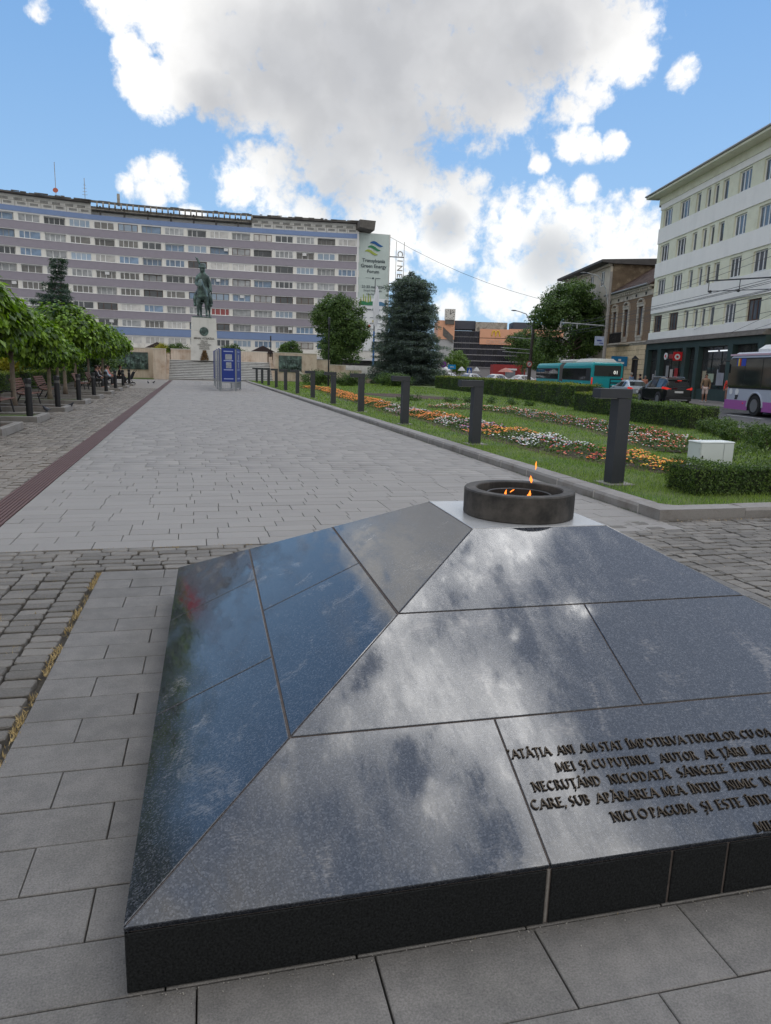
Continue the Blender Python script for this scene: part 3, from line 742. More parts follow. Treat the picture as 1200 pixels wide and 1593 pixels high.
# ------------------------------------------------------------ white building with pale yellow window strips
m_whitew = M('white_render', (.88,.86,.82), .85, n=.05, ns=1.2, bump=.002, bs=40, dirt=((.74,.73,.70), .5, .5, .78, .5), aniso=(1,1,.2))
m_yelloww = M('pale_yellow_render', (.76,.76,.60), .88, n=.07, ns=1.5, dirt=((.52,.50,.34), .9, .5, .75, .5))
m_greenst = M('dark_green_storefront', (.035,.062,.058), .55, n=.1, ns=2, dirt=((.06,.08,.075), 2, .5, .75, .5))
m_frame = M('window_frame_white', (.8,.8,.79), .5, orand=.08)
m_sill = M('sill_stone', (.5,.5,.49), .8)
def panemat(name, a, b2, rough=.07, orand=.5):
    return M(name, a, rough, hue=b2, hn=.35, orand=orand, spec=.9)
m_pane = panemat('window_pane', (.05,.065,.085), (.14,.16,.19))
m_roof_dk = M('roof_edge', (.09,.085,.085), .8, n=.2, ns=2)
wb = empty('white_building', tuple(P0), SROT, 'white five storey building with pale yellow window strips above a dark green shop front', 'building')
X0, X1 = -22.0, 10.95
rows = [(5.38,6.75),(8.38,9.70),(11.08,12.42),(13.86,15.2)]
wide = [(8.75,10.4),(5.72,7.4),(-2.95,-1.4),(-6.0,-4.35),(-9.1,-7.5),(-12.2,-10.6),(-15.4,-13.8),(-18.6,-17.0)]
narrow = [(3.93,4.68),(2.44,3.12),(1.28,1.98),(-.07,.72)]
b = MB(); b.box(X0, X1, -12, -.30, 0, 15.7); b.build('wall_core', m_yelloww, wb)
ops = sorted(wide+narrow)
zs = 4.78
bands = [(4.78,5.36),(6.95,8.34),(9.90,11.04),(12.62,13.82),(15.32,15.75)]
for z0, z1 in bands:
    x = X0
    k = 0
    while x < X1-.01:
        e = min(x+2.65, X1+.0); b = MB(); b.box(x+.004, e-.004 if e < X1 else X1+.05, -.30, .07, z0, z1); b.build('cladding_panel', m_whitew, wb); x = e
for (z0, z1), zb, zt in zip(rows, [5.36,8.34,11.04,13.82], [6.95,9.90,12.62,15.32]):
    x = X0
    for a, c in ops+[(X1, X1)]:
        if a-x > .02:
            b = MB(); b.box(x, a, -.30, 0, zb, zt); b.build('pier', m_yelloww, wb)
        x = c
    b = MB()
    for a, c in ops: b.box(a, c, -.30, -.01, z1, zt)
    b.build('lintel', m_yelloww, wb, kind='stuff')
def window(parent, w, h, mull, cache, m_f=None, m_p=None, fr=.085, dep=.06, sill=True, name='window', open_=None):
    """a window mesh centred on its bottom edge in the xz plane, facing +y"""
    key = (round(w,2), round(h,2), tuple(mull), sill)
    if key not in cache:
        f = MB(); x = -w/2
        f.box(-w/2, w/2, -dep/2, dep/2, 0, fr); f.box(-w/2, w/2, -dep/2, dep/2, h-fr, h)
        f.box(-w/2, -w/2+fr, -dep/2, dep/2, fr, h-fr); f.box(w/2-fr, w/2, -dep/2, dep/2, fr, h-fr)
        for q in mull: f.box(-w/2+q*w-fr*.6, -w/2+q*w+fr*.6, -dep/2+.004, dep/2-.004, fr, h-fr)
        g_ = MB(); g_.box(-w/2+.02, w/2-.02, -.012, .0, .02, h-.02)
        s_ = MB(); s_.box(-w/2-.05, w/2+.05, 0, .17, -.06, -.005)
        cache[key] = (f.mesh('window'), g_.mesh('pane'), s_.mesh('sill'))
    return cache[key]
WC = {}
def put_window(parent, x, y, z, w, h, mull, rz=0, mf=None, mp=None, sill=True, sy=0):
    f, g_, s_ = window(parent, w, h, mull, WC, sill=sill)
    o = link(f, 'window', mf or m_frame, parent, loc=(x, y, z), rot=(0,0,rz))
    p = link(g_, 'pane', None, o)
    if not g_.materials: g_.materials.append(mp or m_pane)
    if mp: p.material_slots[0].link = 'OBJECT'; p.material_slots[0].material = mp
    if mf: o.material_slots[0].link = 'OBJECT'; o.material_slots[0].material = mf
    if sill: link(s_, 'sill', m_sill, o)
    return o
m_framebr = M('window_frame_brown', (.10,.05,.035), .6)
for (z0, z1) in rows:
    for a, c in wide:
        br = z0 < 6 and a > 5
        put_window(wb, (a+c)/2, -.16, z0, c-a, z1-z0, (.36,.68) if c-a > 1 else (), mf=m_framebr if br else None)
    for a, c in narrow: put_window(wb, (a+c)/2, -.16, z0, c-a, z1-z0, ())
b = MB(); b.prismx([(-13.2,15.8),(-13.2,16.25),(.0,16.58),(1.02,16.56),(1.02,16.50),(-.2,16.42),(-.2,15.8)], X0-.6, X1+1.1); b.build('roof', m_roof_dk, wb)
b = MB(); b.box(X0-.6, X1+1.08, -.1, .98, 16.34, 16.495); b.box(X0, X1+.3, 0, .12, 15.76, 16.34); b.build('eave_soffit', m_yelloww, wb)
b = MB(); b.tube([(X0-.6,1.05,16.56),(X1+1.1,1.05,16.56)], .07, 8); b.build('gutter', M('zinc', (.4,.4,.4), .5, metal=.3), wb)
# ground floor shop front
b = MB(); b.box(-7.3, X1+.1, -.3, .42, 4.42, 4.52); b.box(-7.3, X1+.1, -.3, .34, 4.52, 4.62); b.box(-7.3, X1+.05, -.3, .22, 4.62, 4.74)
b.build('cornice', M('dirty_cornice', (.22,.20,.18), .9, n=.3, ns=4), wb)
b = MB(); b.box(-7.3, X1, -.3, .16, 3.92, 4.40); b.build('fascia', m_greenst, wb)
piers = [(10.35,X1),(7.75,8.4),(3.2,3.75),(1.2,1.75),(-3.6,-2.95),(-7.3,-6.6)]
for a, c in piers:
    b = MB(); b.box(a, c, -.3, .2, .13, 3.92); b.box(a-.03, c+.03, -.3, .23, .13, .55); b.box(a-.02,c+.02,-.3,.22,3.75,3.95); b.build('pilaster', m_greenst, wb)
shops = [(8.4,10.35,.6),(3.75,7.75,.35),(1.75,3.2,.13),(-2.95,1.2,.9),(-6.6,-3.6,.5)]
m_shopfr = M('shop_frame', (.03,.035,.035), .5)
for a, c, zb in shops:
    if zb > .3:
        b = MB(); b.box(a, c, -.25, .08, .13, zb); b.build('stall_riser', m_greenst, wb)
    f = MB(); n_ = max(1, round((c-a)/1.3))
    for k in range(n_+1): x = a+(c-a)*k/n_; f.box(x-.03, x+.03, -.24, -.16, zb, 3.92)
    f.box(a, c, -.24, -.16, 3.0, 3.06); f.box(a, c, -.24, -.16, zb, zb+.06); f.box(a, c, -.24, -.16, 3.86, 3.92)
    o = f.build('shop_window', m_shopfr, wb)
    g_ = MB(); g_.box(a, c, -.215, -.20, zb, 3.9); g_.build('pane', M('shop_glass', (.025,.028,.03), .08, hue=(.06,.06,.06), hn=.5, spec=.8), o)
# posters and goods in the shop windows
def post(x0, x1, z0, z1, col, y=-.15, nm='poster'):
    b = MB(); b.box(x0, x1, y, y+.02, z0, z1); return b.build(nm, M(nm+'_%02d%02d%02d' % tuple(int(q*99) for q in col), col, .6, n=.15, ns=3), wb)
post(8.9,9.3,.8,2.2,(.45,.42,.40)); post(9.5,9.8,.8,1.9,(.4,.38,.4)); post(5.9,6.4,1.2,2.3,(.5,.45,.42)); post(5.0,5.6,1.0,2.4,(.35,.03,.03)); post(6.7,7.2,.9,2.6,(.3,.3,.3))
post(-.8,.2,1.4,2.0,(.35,.4,.3)); post(-2.2,-1.2,1.2,2.3,(.3,.3,.33)); post(.35,.9,1.5,2.2,(.4,.35,.25))
for x in (-2.6, -.9): 
    b = MB(); b.box(x, x+1.3, -.19, -.13, 3.55, 3.63); b.build('strip_light', M('tube_light', (.8,.8,.8), .5, emis=((.9,.95,1), .6)), wb)
# phone shop signs on brackets: red square with a white speech-mark disc
sg = empty('shop_sign', tuple(st(5.7, .2, 2.82)), SROT, 'red square shop sign with white ring mark hung on the green pilaster', 'sign')
m_red = M('sign_red', (.62,.02,.025), .4); m_wht = M('sign_white', (.75,.75,.75), .4)
b = MB(); b.box(-2.4,-2.32,.02,.85,.15,.95); b.build('sign_panel', m_red, sg)
for sx in (-2.41,-2.315):
    b = MB(); ring_pts = []
    n = 20; vs = []
    for k in range(n):
        a = 2*math.pi*k/n; vs += [(sx, .48+.27*math.cos(a), .5+.27*math.sin(a)), (sx, .48+.12*math.cos(a), .5+.12*math.sin(a))]
    b.add(vs, [(2*k, 2*((k+1)%n), 2*((k+1)%n)+1, 2*k+1) for k in range(n)]); b.build('ring_mark', m_wht, sg)
b = MB(); b.box(-2.39,-2.33,-.25,.02,.8,.86); b.build('bracket', m_black, sg)
b = MB(); b.box(-1.8,.4,-.02,.06,.38,.80); b.build('fascia_board', M('faded_sign_red', (.28,.03,.03), .5), sg)
b = MB(); b.lathe([(.33,-.05),(.33,.05)], 20); o = b.build('round_panel', m_wht, sg); o.rotation_euler = (math.pi/2,0,0); o.location = (.95,.12,.62)
b = MB(); b.lathe([(.15,-.055),(.15,.055)], 16); o = b.build('round_mark', m_red, sg); o.rotation_euler = (math.pi/2,0,0); o.location = (.95,.125,.62)

sg.scale = (.82,.82,.82)
# ------------------------------------------------------------ old brick house
m_brickd = M('worn_brick', (.21,.14,.09), .92, n=.28, ns=6, bump=.012, bs=18, dirt=((.24,.17,.11), 1.6, .5, .7, .6))
m_cream = M('cream_stucco', (.66,.52,.33), .88, n=.12, ns=2, bump=.004, bs=20, dirt=((.27,.20,.13), .9, .5, .72, .75))
m_stone = M('grey_stucco', (.50,.45,.38), .9, n=.14, ns=3, dirt=((.18,.15,.12), 1.5, .48, .7, .8))
m_tile = M('old_roof_tile', (.075,.045,.035), .9, orand=.35, n=.2, ns=5)
ob = empty('old_brick_house', tuple(P0), SROT, 'two storey old house with brick upper wall, arched window heads and brown tiled roof', 'building')
a0, a1 = 11.0, 21.9
b = MB(); b.box(a0, a1, -10, -.25, 0, 9.3); b.build('wall_core', m_brickd, ob)
wins_o = [(12.75,13.75),(16.2,17.2),(19.2,20.2)]
x = a0
for a, c in wins_o+[(a1,a1)]:
    b = MB(); b.box(x, a, -.25, 0, 4.78, 8.6); b.build('brick_pier', m_brickd, ob); x = c
b = MB()
for a, c in wins_o: b.box(a, c, -.25, -.01, 4.78, 5.35); b.box(a, c, -.25, -.01, 7.75, 8.6)
b.build('spandrel', m_brickd, ob, kind='stuff')
for a, c in wins_o:
    put_window(ob, (a+c)/2, -.15, 5.35, c-a, 2.4, (.5,), mf=m_framebr, sill=False)
    w = MB(); w.box(a-.26, a, -.02, .1, 5.25, 7.8); w.box(c, c+.26, -.02, .1, 5.25, 7.8); w.box(a-.3, c+.3, -.02, .14, 7.78, 8.02)
    w.box(a-.2, c+.2, -.02, .12, 5.12, 5.27); w.box(a-.15, c+.15, -.02, .08, 4.82, 5.1); w.build('window_surround', m_stone, ob)
    w = MB(); cx = (a+c)/2; rr = (c-a)/2+.2; n = 10
    outer = [(cx+rr*math.cos(math.pi*k/n), 8.08+.42*math.sin(math.pi*k/n)) for k in range(n+1)]; inner = [(cx+(rr-.15)*math.cos(math.pi*k/n), 8.08+.3*math.sin(math.pi*k/n)) for k in range(n, -1, -1)]
    for k in range(n):
        q = [outer[k], outer[k+1], inner[n-k-1], inner[n-k]]; w.prismy([(p[0], p[1]) for p in q], 0, .18)
    w.box(cx-rr-.05, cx+rr+.05, -.02, .2, 8.03, 8.11); w.build('arched_pediment', m_stone, ob)
b = MB(); b.box(a0-.02, a1, -.2, .06, 8.6, 9.05); b.build('frieze', m_stone, ob)
for k in range(22):
    b = MB(); b.box(a0+.3+k*.5, a0+.5+k*.5, .0, .3, 9.05, 9.28); b.build('dentil', m_stone, ob)
b = MB()
for k in range(5): b.box(a0+1.2+k*2.2, a0+1.55+k*2.2, .062, .075, 8.7, 8.95)
b.build('attic_vent', m_black, ob, kind='stuff')
b = MB(); b.box(a0, a1, -.2, .34, 9.28, 9.42); b.build('cornice', m_stone, ob)
b = MB(); b.tube([(a0+.3,.48,9.5),(a1,.48,9.5)], .09, 8); b.build('gutter', M('light_zinc', (.3,.3,.3), .5, metal=.4), ob)
# roof of tiles in courses
rf = empty('roof', (0,0,0), 0, parent=ob)
b = MB(); b.prismx([(-9.9,9.4),(-5.2,12.9),(.35,9.46)], a0, a1); b.build('roof_deck', m_tile, rf)
ang = math.atan2(12.9-9.46, 5.55); tb = MB(); tb.box(-.235,.235,-.16,.16,-.015,.015); tme = tb.mesh('roof_tile'); tme.materials.append(m_tile)
n_c = 18; cnt = 0; extra = MB()
for r_ in range(n_c):
    yy = .42-(r_+.35)*.30; zz = 9.47+(.35-yy)*math.tan(ang)+.02
    for k in range(22):
        xx = a0+.26+k*.495+(.12 if r_%2 else 0)
        if xx > a1-.1: continue
        if cnt < 300:
            o = link(tme, 'roof_tile', None, rf, loc=(xx, yy, zz), rot=(-ang+.06, random.uniform(-.02,.02), random.uniform(-.02,.02))); cnt += 1
        else: extra.obox((xx,yy,zz), (.47,.32,.03), rx=-ang+.06)
extra.build('roof_tile', m_tile, rf, kind='stuff')
# ground floor: rusticated cream blocks in courses
b = MB(); b.box(a0+.35, a1, -.25, 0, 4.45, 4.78); b.box(a0+.35, a1, -.25, .16, 4.62, 4.74); b.build('string_course', m_stone, ob)
doors = [(12.75,14.1,3.2),(16.0,18.6,3.2),(19.6,21.0,3.2)]
for r_ in range(10):
    z0 = .13+r_*.43; x = a0+.35
    segs = []
    xs = a0+.35
    for a, c, h in doors:
        if z0 < h-.2: segs.append((xs, a)); xs = c
    segs.append((xs, a1))
    for (xa, xb) in segs:
        n_ = max(1, round((xb-xa)/1.0))
        for k in range(n_):
            b = MB(); b.cham(xa+(xb-xa)*k/n_+.008, xa+(xb-xa)*(k+1)/n_-.008, -.25, .05, z0+.012, z0+.418, .02)
            o = b.build('stucco_block', m_cream, ob)
for a, c, h in doors[:1]:
    b = MB(); b.box(a+.06, c-.06, -.24, -.12, .13, h); b.box(a, a+.08, -.24, .08, .13, h); b.box(c-.08, c, -.24, .08, .13, h); b.prismy([(a-.1,h),(c+.1,h),((a+c)/2,h+.3)], -.1, .12); b.build('door', M('dark_door', (.04,.035,.035), .6, n=.3, ns=5), ob)
b = MB(); b.box(16.06,18.54,-.24,-.15,.13,3.1); b.build('shop_door', M('brown_shutter', (.14,.09,.055), .7, n=.2, ns=4), ob)
b = MB(); b.box(19.65,20.95,-.24,-.15,.13,3.1); b.build('shop_door', m_shopfr, ob)
# balcony with plants
b = MB(); b.box(15.3,18.4,0,.9,4.55,4.7); b.build('balcony_slab', m_stone, ob)
b = MB()
for k in range(32): b.box(15.32+k*.098,15.345+k*.098,.86,.885,4.7,5.6)
b.box(15.3,18.4,.85,.9,5.58,5.64); b.build('balcony_railing', m_black, ob, kind='stuff')
sg2 = empty('blue_shop_sign', tuple(st(15.2,.1,2.55)), SROT, 'blue rectangular shop sign with white lettering on the cream house', 'sign')
b = MB(); b.box(0,.08,0,1.5,0,.9); b.build('sign_panel', M('sign_blue', (.01,.17,.38), .4), sg2); b = MB(); b.box(-.012,-.002,.3,1.2,.22,.40); b.box(-.012,-.002,.6,.85,.48,.66); b.build('sign_print', m_wht, sg2, kind='stuff')

# ------------------------------------------------------------ taller house beyond it with bare brick gable
tb_ = empty('gable_house', tuple(P0), SROT, 'taller pale house with bare brick side gable rising above the old tiled roof', 'building')
b = MB(); b.box(22.05, 37, -12.5, -.22, 0, 12.4); b.build('wall', M('beige_plaster', (.62,.56,.47), .9, n=.1, ns=2), tb_)
b = MB(); b.prismy([(22.0,0),(22.0,12.6),(22.06,12.6),(22.06,0)], -12.5, -.2)
b.build('gable_wall', M('rough_gable_brick', (.17,.125,.085), .95, n=.35, ns=1.6, bump=.04, bs=8, dirt=((.30,.24,.17), .8, .5, .66, .8)), tb_)
wx = [(23.8,25.1),(27.2,28.5),(30.4,31.7),(33.4,34.7)]
for z0, z1 in ((2.6,3.0),(3.0,4.4),(6.0,7.8),(10.8,12.4)): pass
xs = 22.06
for a, c in wx+[(37,37)]:
    b = MB(); b.box(xs, a, -.22, 0, 0, 12.4); b.build('pier', M('beige_plaster', (.45,.40,.33)), tb_); xs = c
for a, c in wx:
    b = MB(); b.box(a,c,-.22,-.01,8.2,10.7); b.box(a,c,-.22,-.01,12.2,12.4); b.box(a,c,-.22,-.01,0,6.0); b.build('spandrel', M('beige_plaster', (.45,.40,.33)), tb_)
    for z0 in (6.0, 10.7): put_window(tb_, (a+c)/2, -.12, z0, c-a, 1.5 if z0 > 9 else 2.1, (.5,), sill=False)
b = MB(); b.box(22.0, 37.2, -.1, .25, 12.4, 12.7); b.build('frieze', m_stone, tb_)
b = MB(); b.prismx([(-12.9,12.65),(-6.5,13.3),(1.1,12.95),(1.1,12.72),(-.1,12.6),(-12.9,12.5)], 21.6, 37.6); b.build('roof', m_roof_dk, tb_)

# ------------------------------------------------------------ long apartment block, gently concave
m_mauve = M('mauve_render', (.335,.305,.355), .92, n=.06, ns=1.5, bump=.002, bs=30)
m_blue = M('blue_band', (.22,.30,.50), .8, n=.06, ns=1)
m_cream2 = M('cream_panel', (.80,.78,.73), .88, n=.1, ns=1.5, dirt=((.3,.28,.25), .7, .5, .75, .6))
m_concr = M('weathered_concrete', (.38,.35,.30), .92, n=.25, ns=1.4, dirt=((.08,.07,.06), .8, .5, .68, .85))
m_dkconc = M('dark_concrete', (.13,.12,.11), .92, n=.3, ns=1.5)
m_band_w = M('sill_white', (.8,.8,.8), .8)
ab = empty('apartment_block', (0,133,0), 0, 'long curved apartment block with mauve and white bands, blue stripe and ragged concrete roof frame', 'building')
# facade line measured from the roof band; right end first
ctrl = [(29.55,132.9),(22.5,134.0),(15.7,134.65),(7.5,135.2),(-.6,135.4),(-8,135.2),(-14.9,134.6),(-21,133.5),(-27.4,131.9),(-34,129.7),(-42,126.4),(-50,122.4)]
ctrl = [Vector((x, y, 0)) for x, y in ctrl]
def arc_pts(step):
    fine_ = []
    for i in range(len(ctrl)-1):
        p0, p1, p2, p3 = ctrl[max(i-1,0)], ctrl[i], ctrl[i+1], ctrl[min(i+2,len(ctrl)-1)]
        for k in range(20):
            t_ = k/20; fine_.append(.5*((2*p1)+(p2-p0)*t_+(2*p0-5*p1+4*p2-p3)*t_*t_+(3*p1-p0-3*p2+p3)*t_**3))
    fine_.append(ctrl[-1]); out = [fine_[0]]; acc = 0
    for i in range(1, len(fine_)):
        seg = (fine_[i]-fine_[i-1]).length
        while acc+seg >= step:
            t_ = (step-acc)/seg; q = fine_[i-1].lerp(fine_[i], t_); out.append(q); fine_[i-1] = q; seg = (fine_[i]-q).length; acc = 0
        acc += seg
    return out
BAY = 3.78
bp = arc_pts(BAY)
NB = len(bp)-1
OFF = Vector((0,133,0))
def bayframe(i):      # centre, unit along (to the left), outward normal
    a, c = bp[i], bp[i+1]; e = (c-a).normalized(); n_ = Vector((-e.y, e.x, 0))
    if n_.y > 0: n_ = -n_
    return (a+c)/2-OFF, e, n_, (c-a).length
def swept(z0, z1, o0, o1, i0=0, i1=None):     # band along the bays from offset o0 (outer) to o1 (inner)
    i1 = NB if i1 is None else i1; b = MB(); vs = []
    for i in range(i0, i1+1):
        fr = [bayframe(max(0, min(NB-1, j))) for j in (i-1, i)]; n_ = (fr[0][2]+fr[1][2]).normalized(); p = bp[i]-OFF
        for (o, z) in ((o0,z0),(o0,z1),(o1,z1),(o1,z0)): vs.append(p+n_*o+Vector((0,0,z)))
    m_ = i1-i0
    fs = [(j*4+k, (j+1)*4+k, (j+1)*4+(k+1)%4, j*4+(k+1)%4) for j in range(m_) for k in range(4)]+[(0,1,2,3),(m_*4+3,m_*4+2,m_*4+1,m_*4)]
    return b.add(vs, fs)
sills = [23.32, 20.70, 18.09, 15.47, 12.85, 10.28, 7.62]
swept(0, 25.5, -1.25, -13).build('wall_core', m_cream2, ab)
swept(24.72, 25.5, .12, -1.25).build('blue_stripe', m_blue, ab)
swept(24.5, 24.72, .0, -1.25).build('white_lintel_band', m_band_w, ab)
for k, z in enumerate(sills):
    if k < 6: swept(z-1.30, z-.06, .10, -1.25).build('mauve_band', m_mauve, ab); swept(z-1.42, z-1.30, .02, -1.25).build('white_lintel_band', m_band_w, ab)
    swept(z-.06, z, .16, -1.25).build('sill_band', m_band_w, ab)
swept(6.25, 7.50, .14, -1.25).build('blue_stripe', m_blue, ab)
swept(6.05, 6.25, 0, -1.25).build('white_lintel_band', m_band_w, ab)
swept(3.6, 4.85, .0, -1.25).build('mezzanine_wall', m_cream2, ab)
swept(3.2, 3.6, 1.2, -1.25).build('shop_canopy', m_concr, ab)
swept(0, 3.2, -.6, -1.25).build('shop_glazing', m_glass, ab)
# piers between the bays
pr = MB(); pr.box(-.3,.3,-1.25,0,0,1); pme = pr.mesh('pier')
pme.materials.append(m_cream2)
for i in range(NB+1):
    fr = bayframe(max(0, min(NB-1, i))); n_ = fr[2]; rz = math.atan2(n_.x*-1, n_.y)  # rotate +y to n
    for (z0, z1) in [(s_, s_+1.2) for s_ in sills]+[(4.85,6.05)]:
        link(pme, 'pier', None, ab, loc=tuple(bp[i]-OFF+Vector((0,0,z0))), rot=(0,0,rz), scl=(1,1,z1-z0))
cur_cols = [((.40,.41,.42),(.10,.11,.12)), ((.03,.035,.04),(.09,.10,.11)), ((.20,.30,.44),(.05,.08,.13)), ((.60,.58,.55),(.30,.30,.30)), ((.17,.16,.145),(.05,.05,.05)), ((.26,.36,.48),(.40,.44,.48))]
m_curt = [panemat('flat_pane_%s' % 'abcdef'[i], a, c, .12, .25) for i, (a, c) in enumerate(cur_cols)]
m_redp = panemat('red_curtain_pane', (.25,.02,.02), (.3,.03,.03), .2, .1)
m_orangep = panemat('striped_curtain_pane', (.42,.2,.13), (.5,.3,.22), .2, .1)
random.seed(11)
for i in range(NB):
    c, e, n_, L_ = bayframe(i); rz = math.atan2(-n_.x, n_.y)
    for k, z in enumerate(sills+[4.87]):
        loggia = (i+k) % 2 == 1 if i < 9 else (i % 2 == 1)
        if k == 7: loggia = False
        if random.random() < .12: loggia = not loggia
        mul = random.choice([(.33,.66),(.25,.5,.75),(.3,.7),(.22,.5,.78),(.5,.75)])
        mp = random.choice(m_curt)
        if k == 5 and i == 6: mp = m_redp; loggia = False
        brown = (k, i) in ((4,2),(4,3),(4,4))
        h = 1.18; w = L_-.62
        if not loggia:
            o = put_window(ab, *(c+n_*-.08+Vector((0,0,z+.004))), w, h, mul, rz, mp=m_framebr if brown and False else mp, mf=m_framebr if brown else None, sill=False)
        else:
            dpt = random.choice([-.95, -.5, -.95, -.25])
            o = put_window(ab, *(c+n_*dpt+Vector((0,0,z+.004))), w, h, mul, rz, mp=random.choice(m_curt[:3]+m_curt[4:5]), sill=False, mf=random.choice([None, None, M('grey_frame', (.25,.25,.25), .6)]))
            if random.random() < .25:
                b = MB(); b.obox(c+n_*-.2+e*random.uniform(-1.2,1.2)+Vector((0,0,z+.85)), (.7,.35,.5), rz=rz); b.build('air_conditioner', m_white, ab)
# attic storey: set-back wall with slotted grilles, ragged concrete roof
def attic(i0, i1):
    swept(25.5, 27.32, -.7, -4, i0, i1).build('attic_wall', m_cream2, ab)
    for i in range(i0, i1):
        c, e, n_, L_ = bayframe(i); rz = math.atan2(-n_.x, n_.y)
        for q in (-.9, 0.9):
            b = MB(); 
            for r_ in range(2):
                for s_ in range(7): b.obox(c+e*(q+(s_-3)*.17+r_*.5)+n_*-.69+Vector((0,0,26.1+r_*.6)), (.08,.03,.38), rz=rz)
            b.build('slot_grille', m_black, ab, kind='stuff')
        for q in (-1.89, 0):
            b = MB(); b.obox(c+e*q+n_*-.05+Vector((0,0,25.95)), (.05,.05,.9), rz=rz); b.build('railing_post', m_concr, ab)
    swept(26.35, 26.4, -.03, -.07, i0, i1).build('terrace_rail', m_concr, ab)
attic(0, 5); attic(12, NB)
swept(25.5, 26.3, -2.2, -2.5, 5, 12).build('terrace_parapet', m_band_w, ab)
def roofslab(i0, i1, name='roof_slab'):
    b = swept(27.32, 27.55, .55, -13, i0, i1)
    return b.build(name, m_dkconc, ab)
roofslab(0, 5); roofslab(12, NB)
swept(27.25, 27.6, 1.0, .75, 5, 12).build('roof_beam', m_dkconc, ab); swept(26.4, 26.8, -1.3, -1.7, 5, 12).build('roof_beam', m_dkconc, ab)
swept(27.3, 27.6, -4.0, -4.4, 5, 12).build('roof_beam', m_dkconc, ab)
swept(26.4, 26.55, -.2, -3.0, 5, 12).build('pergola_slab', m_concr, ab)
for i in range(5, 12):
    c, e, n_, L_ = bayframe(i); rz = math.atan2(-n_.x, n_.y)
    for q in (-1.89, -.95, 0, .95):
        b = MB(); b.obox(c+e*q+n_*-1.6+Vector((0,0,27.2)), (.22,5.2,.55), rz=rz); b.build('roof_rib', m_concr, ab)
    b = MB(); b.obox(c+e*.5+n_*-1.0+Vector((0,0,26.3)), (.3,.3,1.7), rz=rz); b.build('roof_post', m_dkconc, ab)
rag = MB()
for i in range(NB):
    c, e, n_, L_ = bayframe(i); rz = math.atan2(-n_.x, n_.y)
    for _ in range(5):
        rag.obox(c+e*random.uniform(-1.8,1.8)+n_*random.uniform(-.6,.9)+Vector((0,0,27.62)), (random.uniform(.4,1.6),.3,random.uniform(.06,.28)), rz=rz)
b = MB(); b.box(-4.5,4.0,-.12,.0,8,25); rb_ = empty('red_reflection_cloth', (-33.6,129.6,0), R(24), 'red cloth added on the apartment block beyond the left picture edge for its reflection', 'banner'); b.build('cloth', M('reflection_red', (.55,.02,.03), .7), rb_)  # unseen cloth, added to give the monument's left face its red reflection
rag.build('broken_roof_edge', m_dkconc, ab, kind='stuff')
b = MB(); b.prismy([(29.3,26.3),(32.0,25.9),(32.2,27.5),(29.3,27.55)], -2.6, 12); b.build('roof_overhang', m_dkconc, ab)
# end wall block carrying the banner
b = MB(); b.box(29.6, 35.9, .85, 13, 0, 26.0); b.build('end_wall', m_cream2, ab)
b = MB(); b.box(29.4, 29.7, -.3, 1.5, 3.4, 25.9); b.build('corner_pilaster', m_band_w, ab)
# masts and aerials on the roof
for x, y, h, nm, lab in ((-20.9,134.4,5.6,'roof_mast','thin tall mast with small red dish on the apartment roof'),(-16.6,135.4,3.8,'roof_mast','short aerial with cross bars on the apartment roof')):
    t_ = empty(nm, (x,y,27.5), 0, lab, 'aerial'); b = MB(); b.tube([(0,0,0),(0,0,h)], .05, 6); b.build('mast', m_concr, t_)
    if h > 4:
        b = MB(); b.lathe([(.05,0),(.4,.12),(.42,.14)], 12); o = b.build('dish', M('red_dish', (.4,.1,.06), .5), t_); o.rotation_euler = (1.3,0,0); o.location = (0,-.2,1.2)
    else:
        b = MB(); 
        for k in range(4): b.tube([(-.4+.06*k,0,1.2+.5*k),(.4-.06*k,0,1.2+.5*k)], .03, 5)
        b.build('cross_bars', m_concr, t_)
t_ = empty('roof_chimney', (-11.4,136.0,27.5), 0, 'short concrete chimney stub on the apartment roof frame', 'chimney'); b = MB(); b.box(-.22,.22,-.2,.2,0,1.9); b.build('stack', m_concr, t_)

# text helper: flat print as real, thin geometry
def text(parent, s, size, loc, mat, rot=(math.pi/2,0,0), ext=.01, name='lettering', align='CENTER', sx=1, space=1.0, off=0.0):
    cu = bpy.data.curves.new(name, 'FONT'); cu.body = s; cu.size = size; cu.extrude = ext; cu.align_x = align; cu.resolution_u = 2; cu.space_character = space; cu.offset = off
    tmp = bpy.data.objects.new('tmp', cu); me = bpy.data.meshes.new_from_object(tmp); bpy.data.objects.remove(tmp); bpy.data.curves.remove(cu)
    me.name = name
    return link(me, name, mat, parent, loc=loc, rot=rot, scl=(sx,1,1))
# ------------------------------------------------------------ the banner
bn = empty('event_banner', (32.7,133.6,5.0), R(-1.5), 'tall grey green event banner with wave logo covering the end of the apartment block', 'banner')
m_ban = M('banner_cloth', (.55,.63,.60), .7, n=.03, ns=1); m_banw = M('banner_cloth_white', (.78,.80,.82), .7, n=.03, ns=1)
b = MB(); n = 12
def cloth(z0, z1, mat):
    vs = []; xs = np.linspace(-2.92, 2.92, 13)
    for j, z in enumerate(np.linspace(z0, z1, 9)):
        for x in xs: vs.append((x, .04*math.sin(x*2.1+z*.4)+.02*math.sin(z*1.3), z))
    fs = [(j*13+i, j*13+i+1, (j+1)*13+i+1, (j+1)*13+i) for j in range(8) for i in range(12)]
    m2 = MB().add(vs, fs); m2.add([(v[0], v[1]+.08, v[2]) for v in vs], [tuple(reversed(f)) for f in fs]); return m2
cloth(9.5, 20.9, m_ban).build('banner_cloth', m_ban, bn); cloth(0, 9.5, m_banw).build('banner_footer', m_banw, bn)
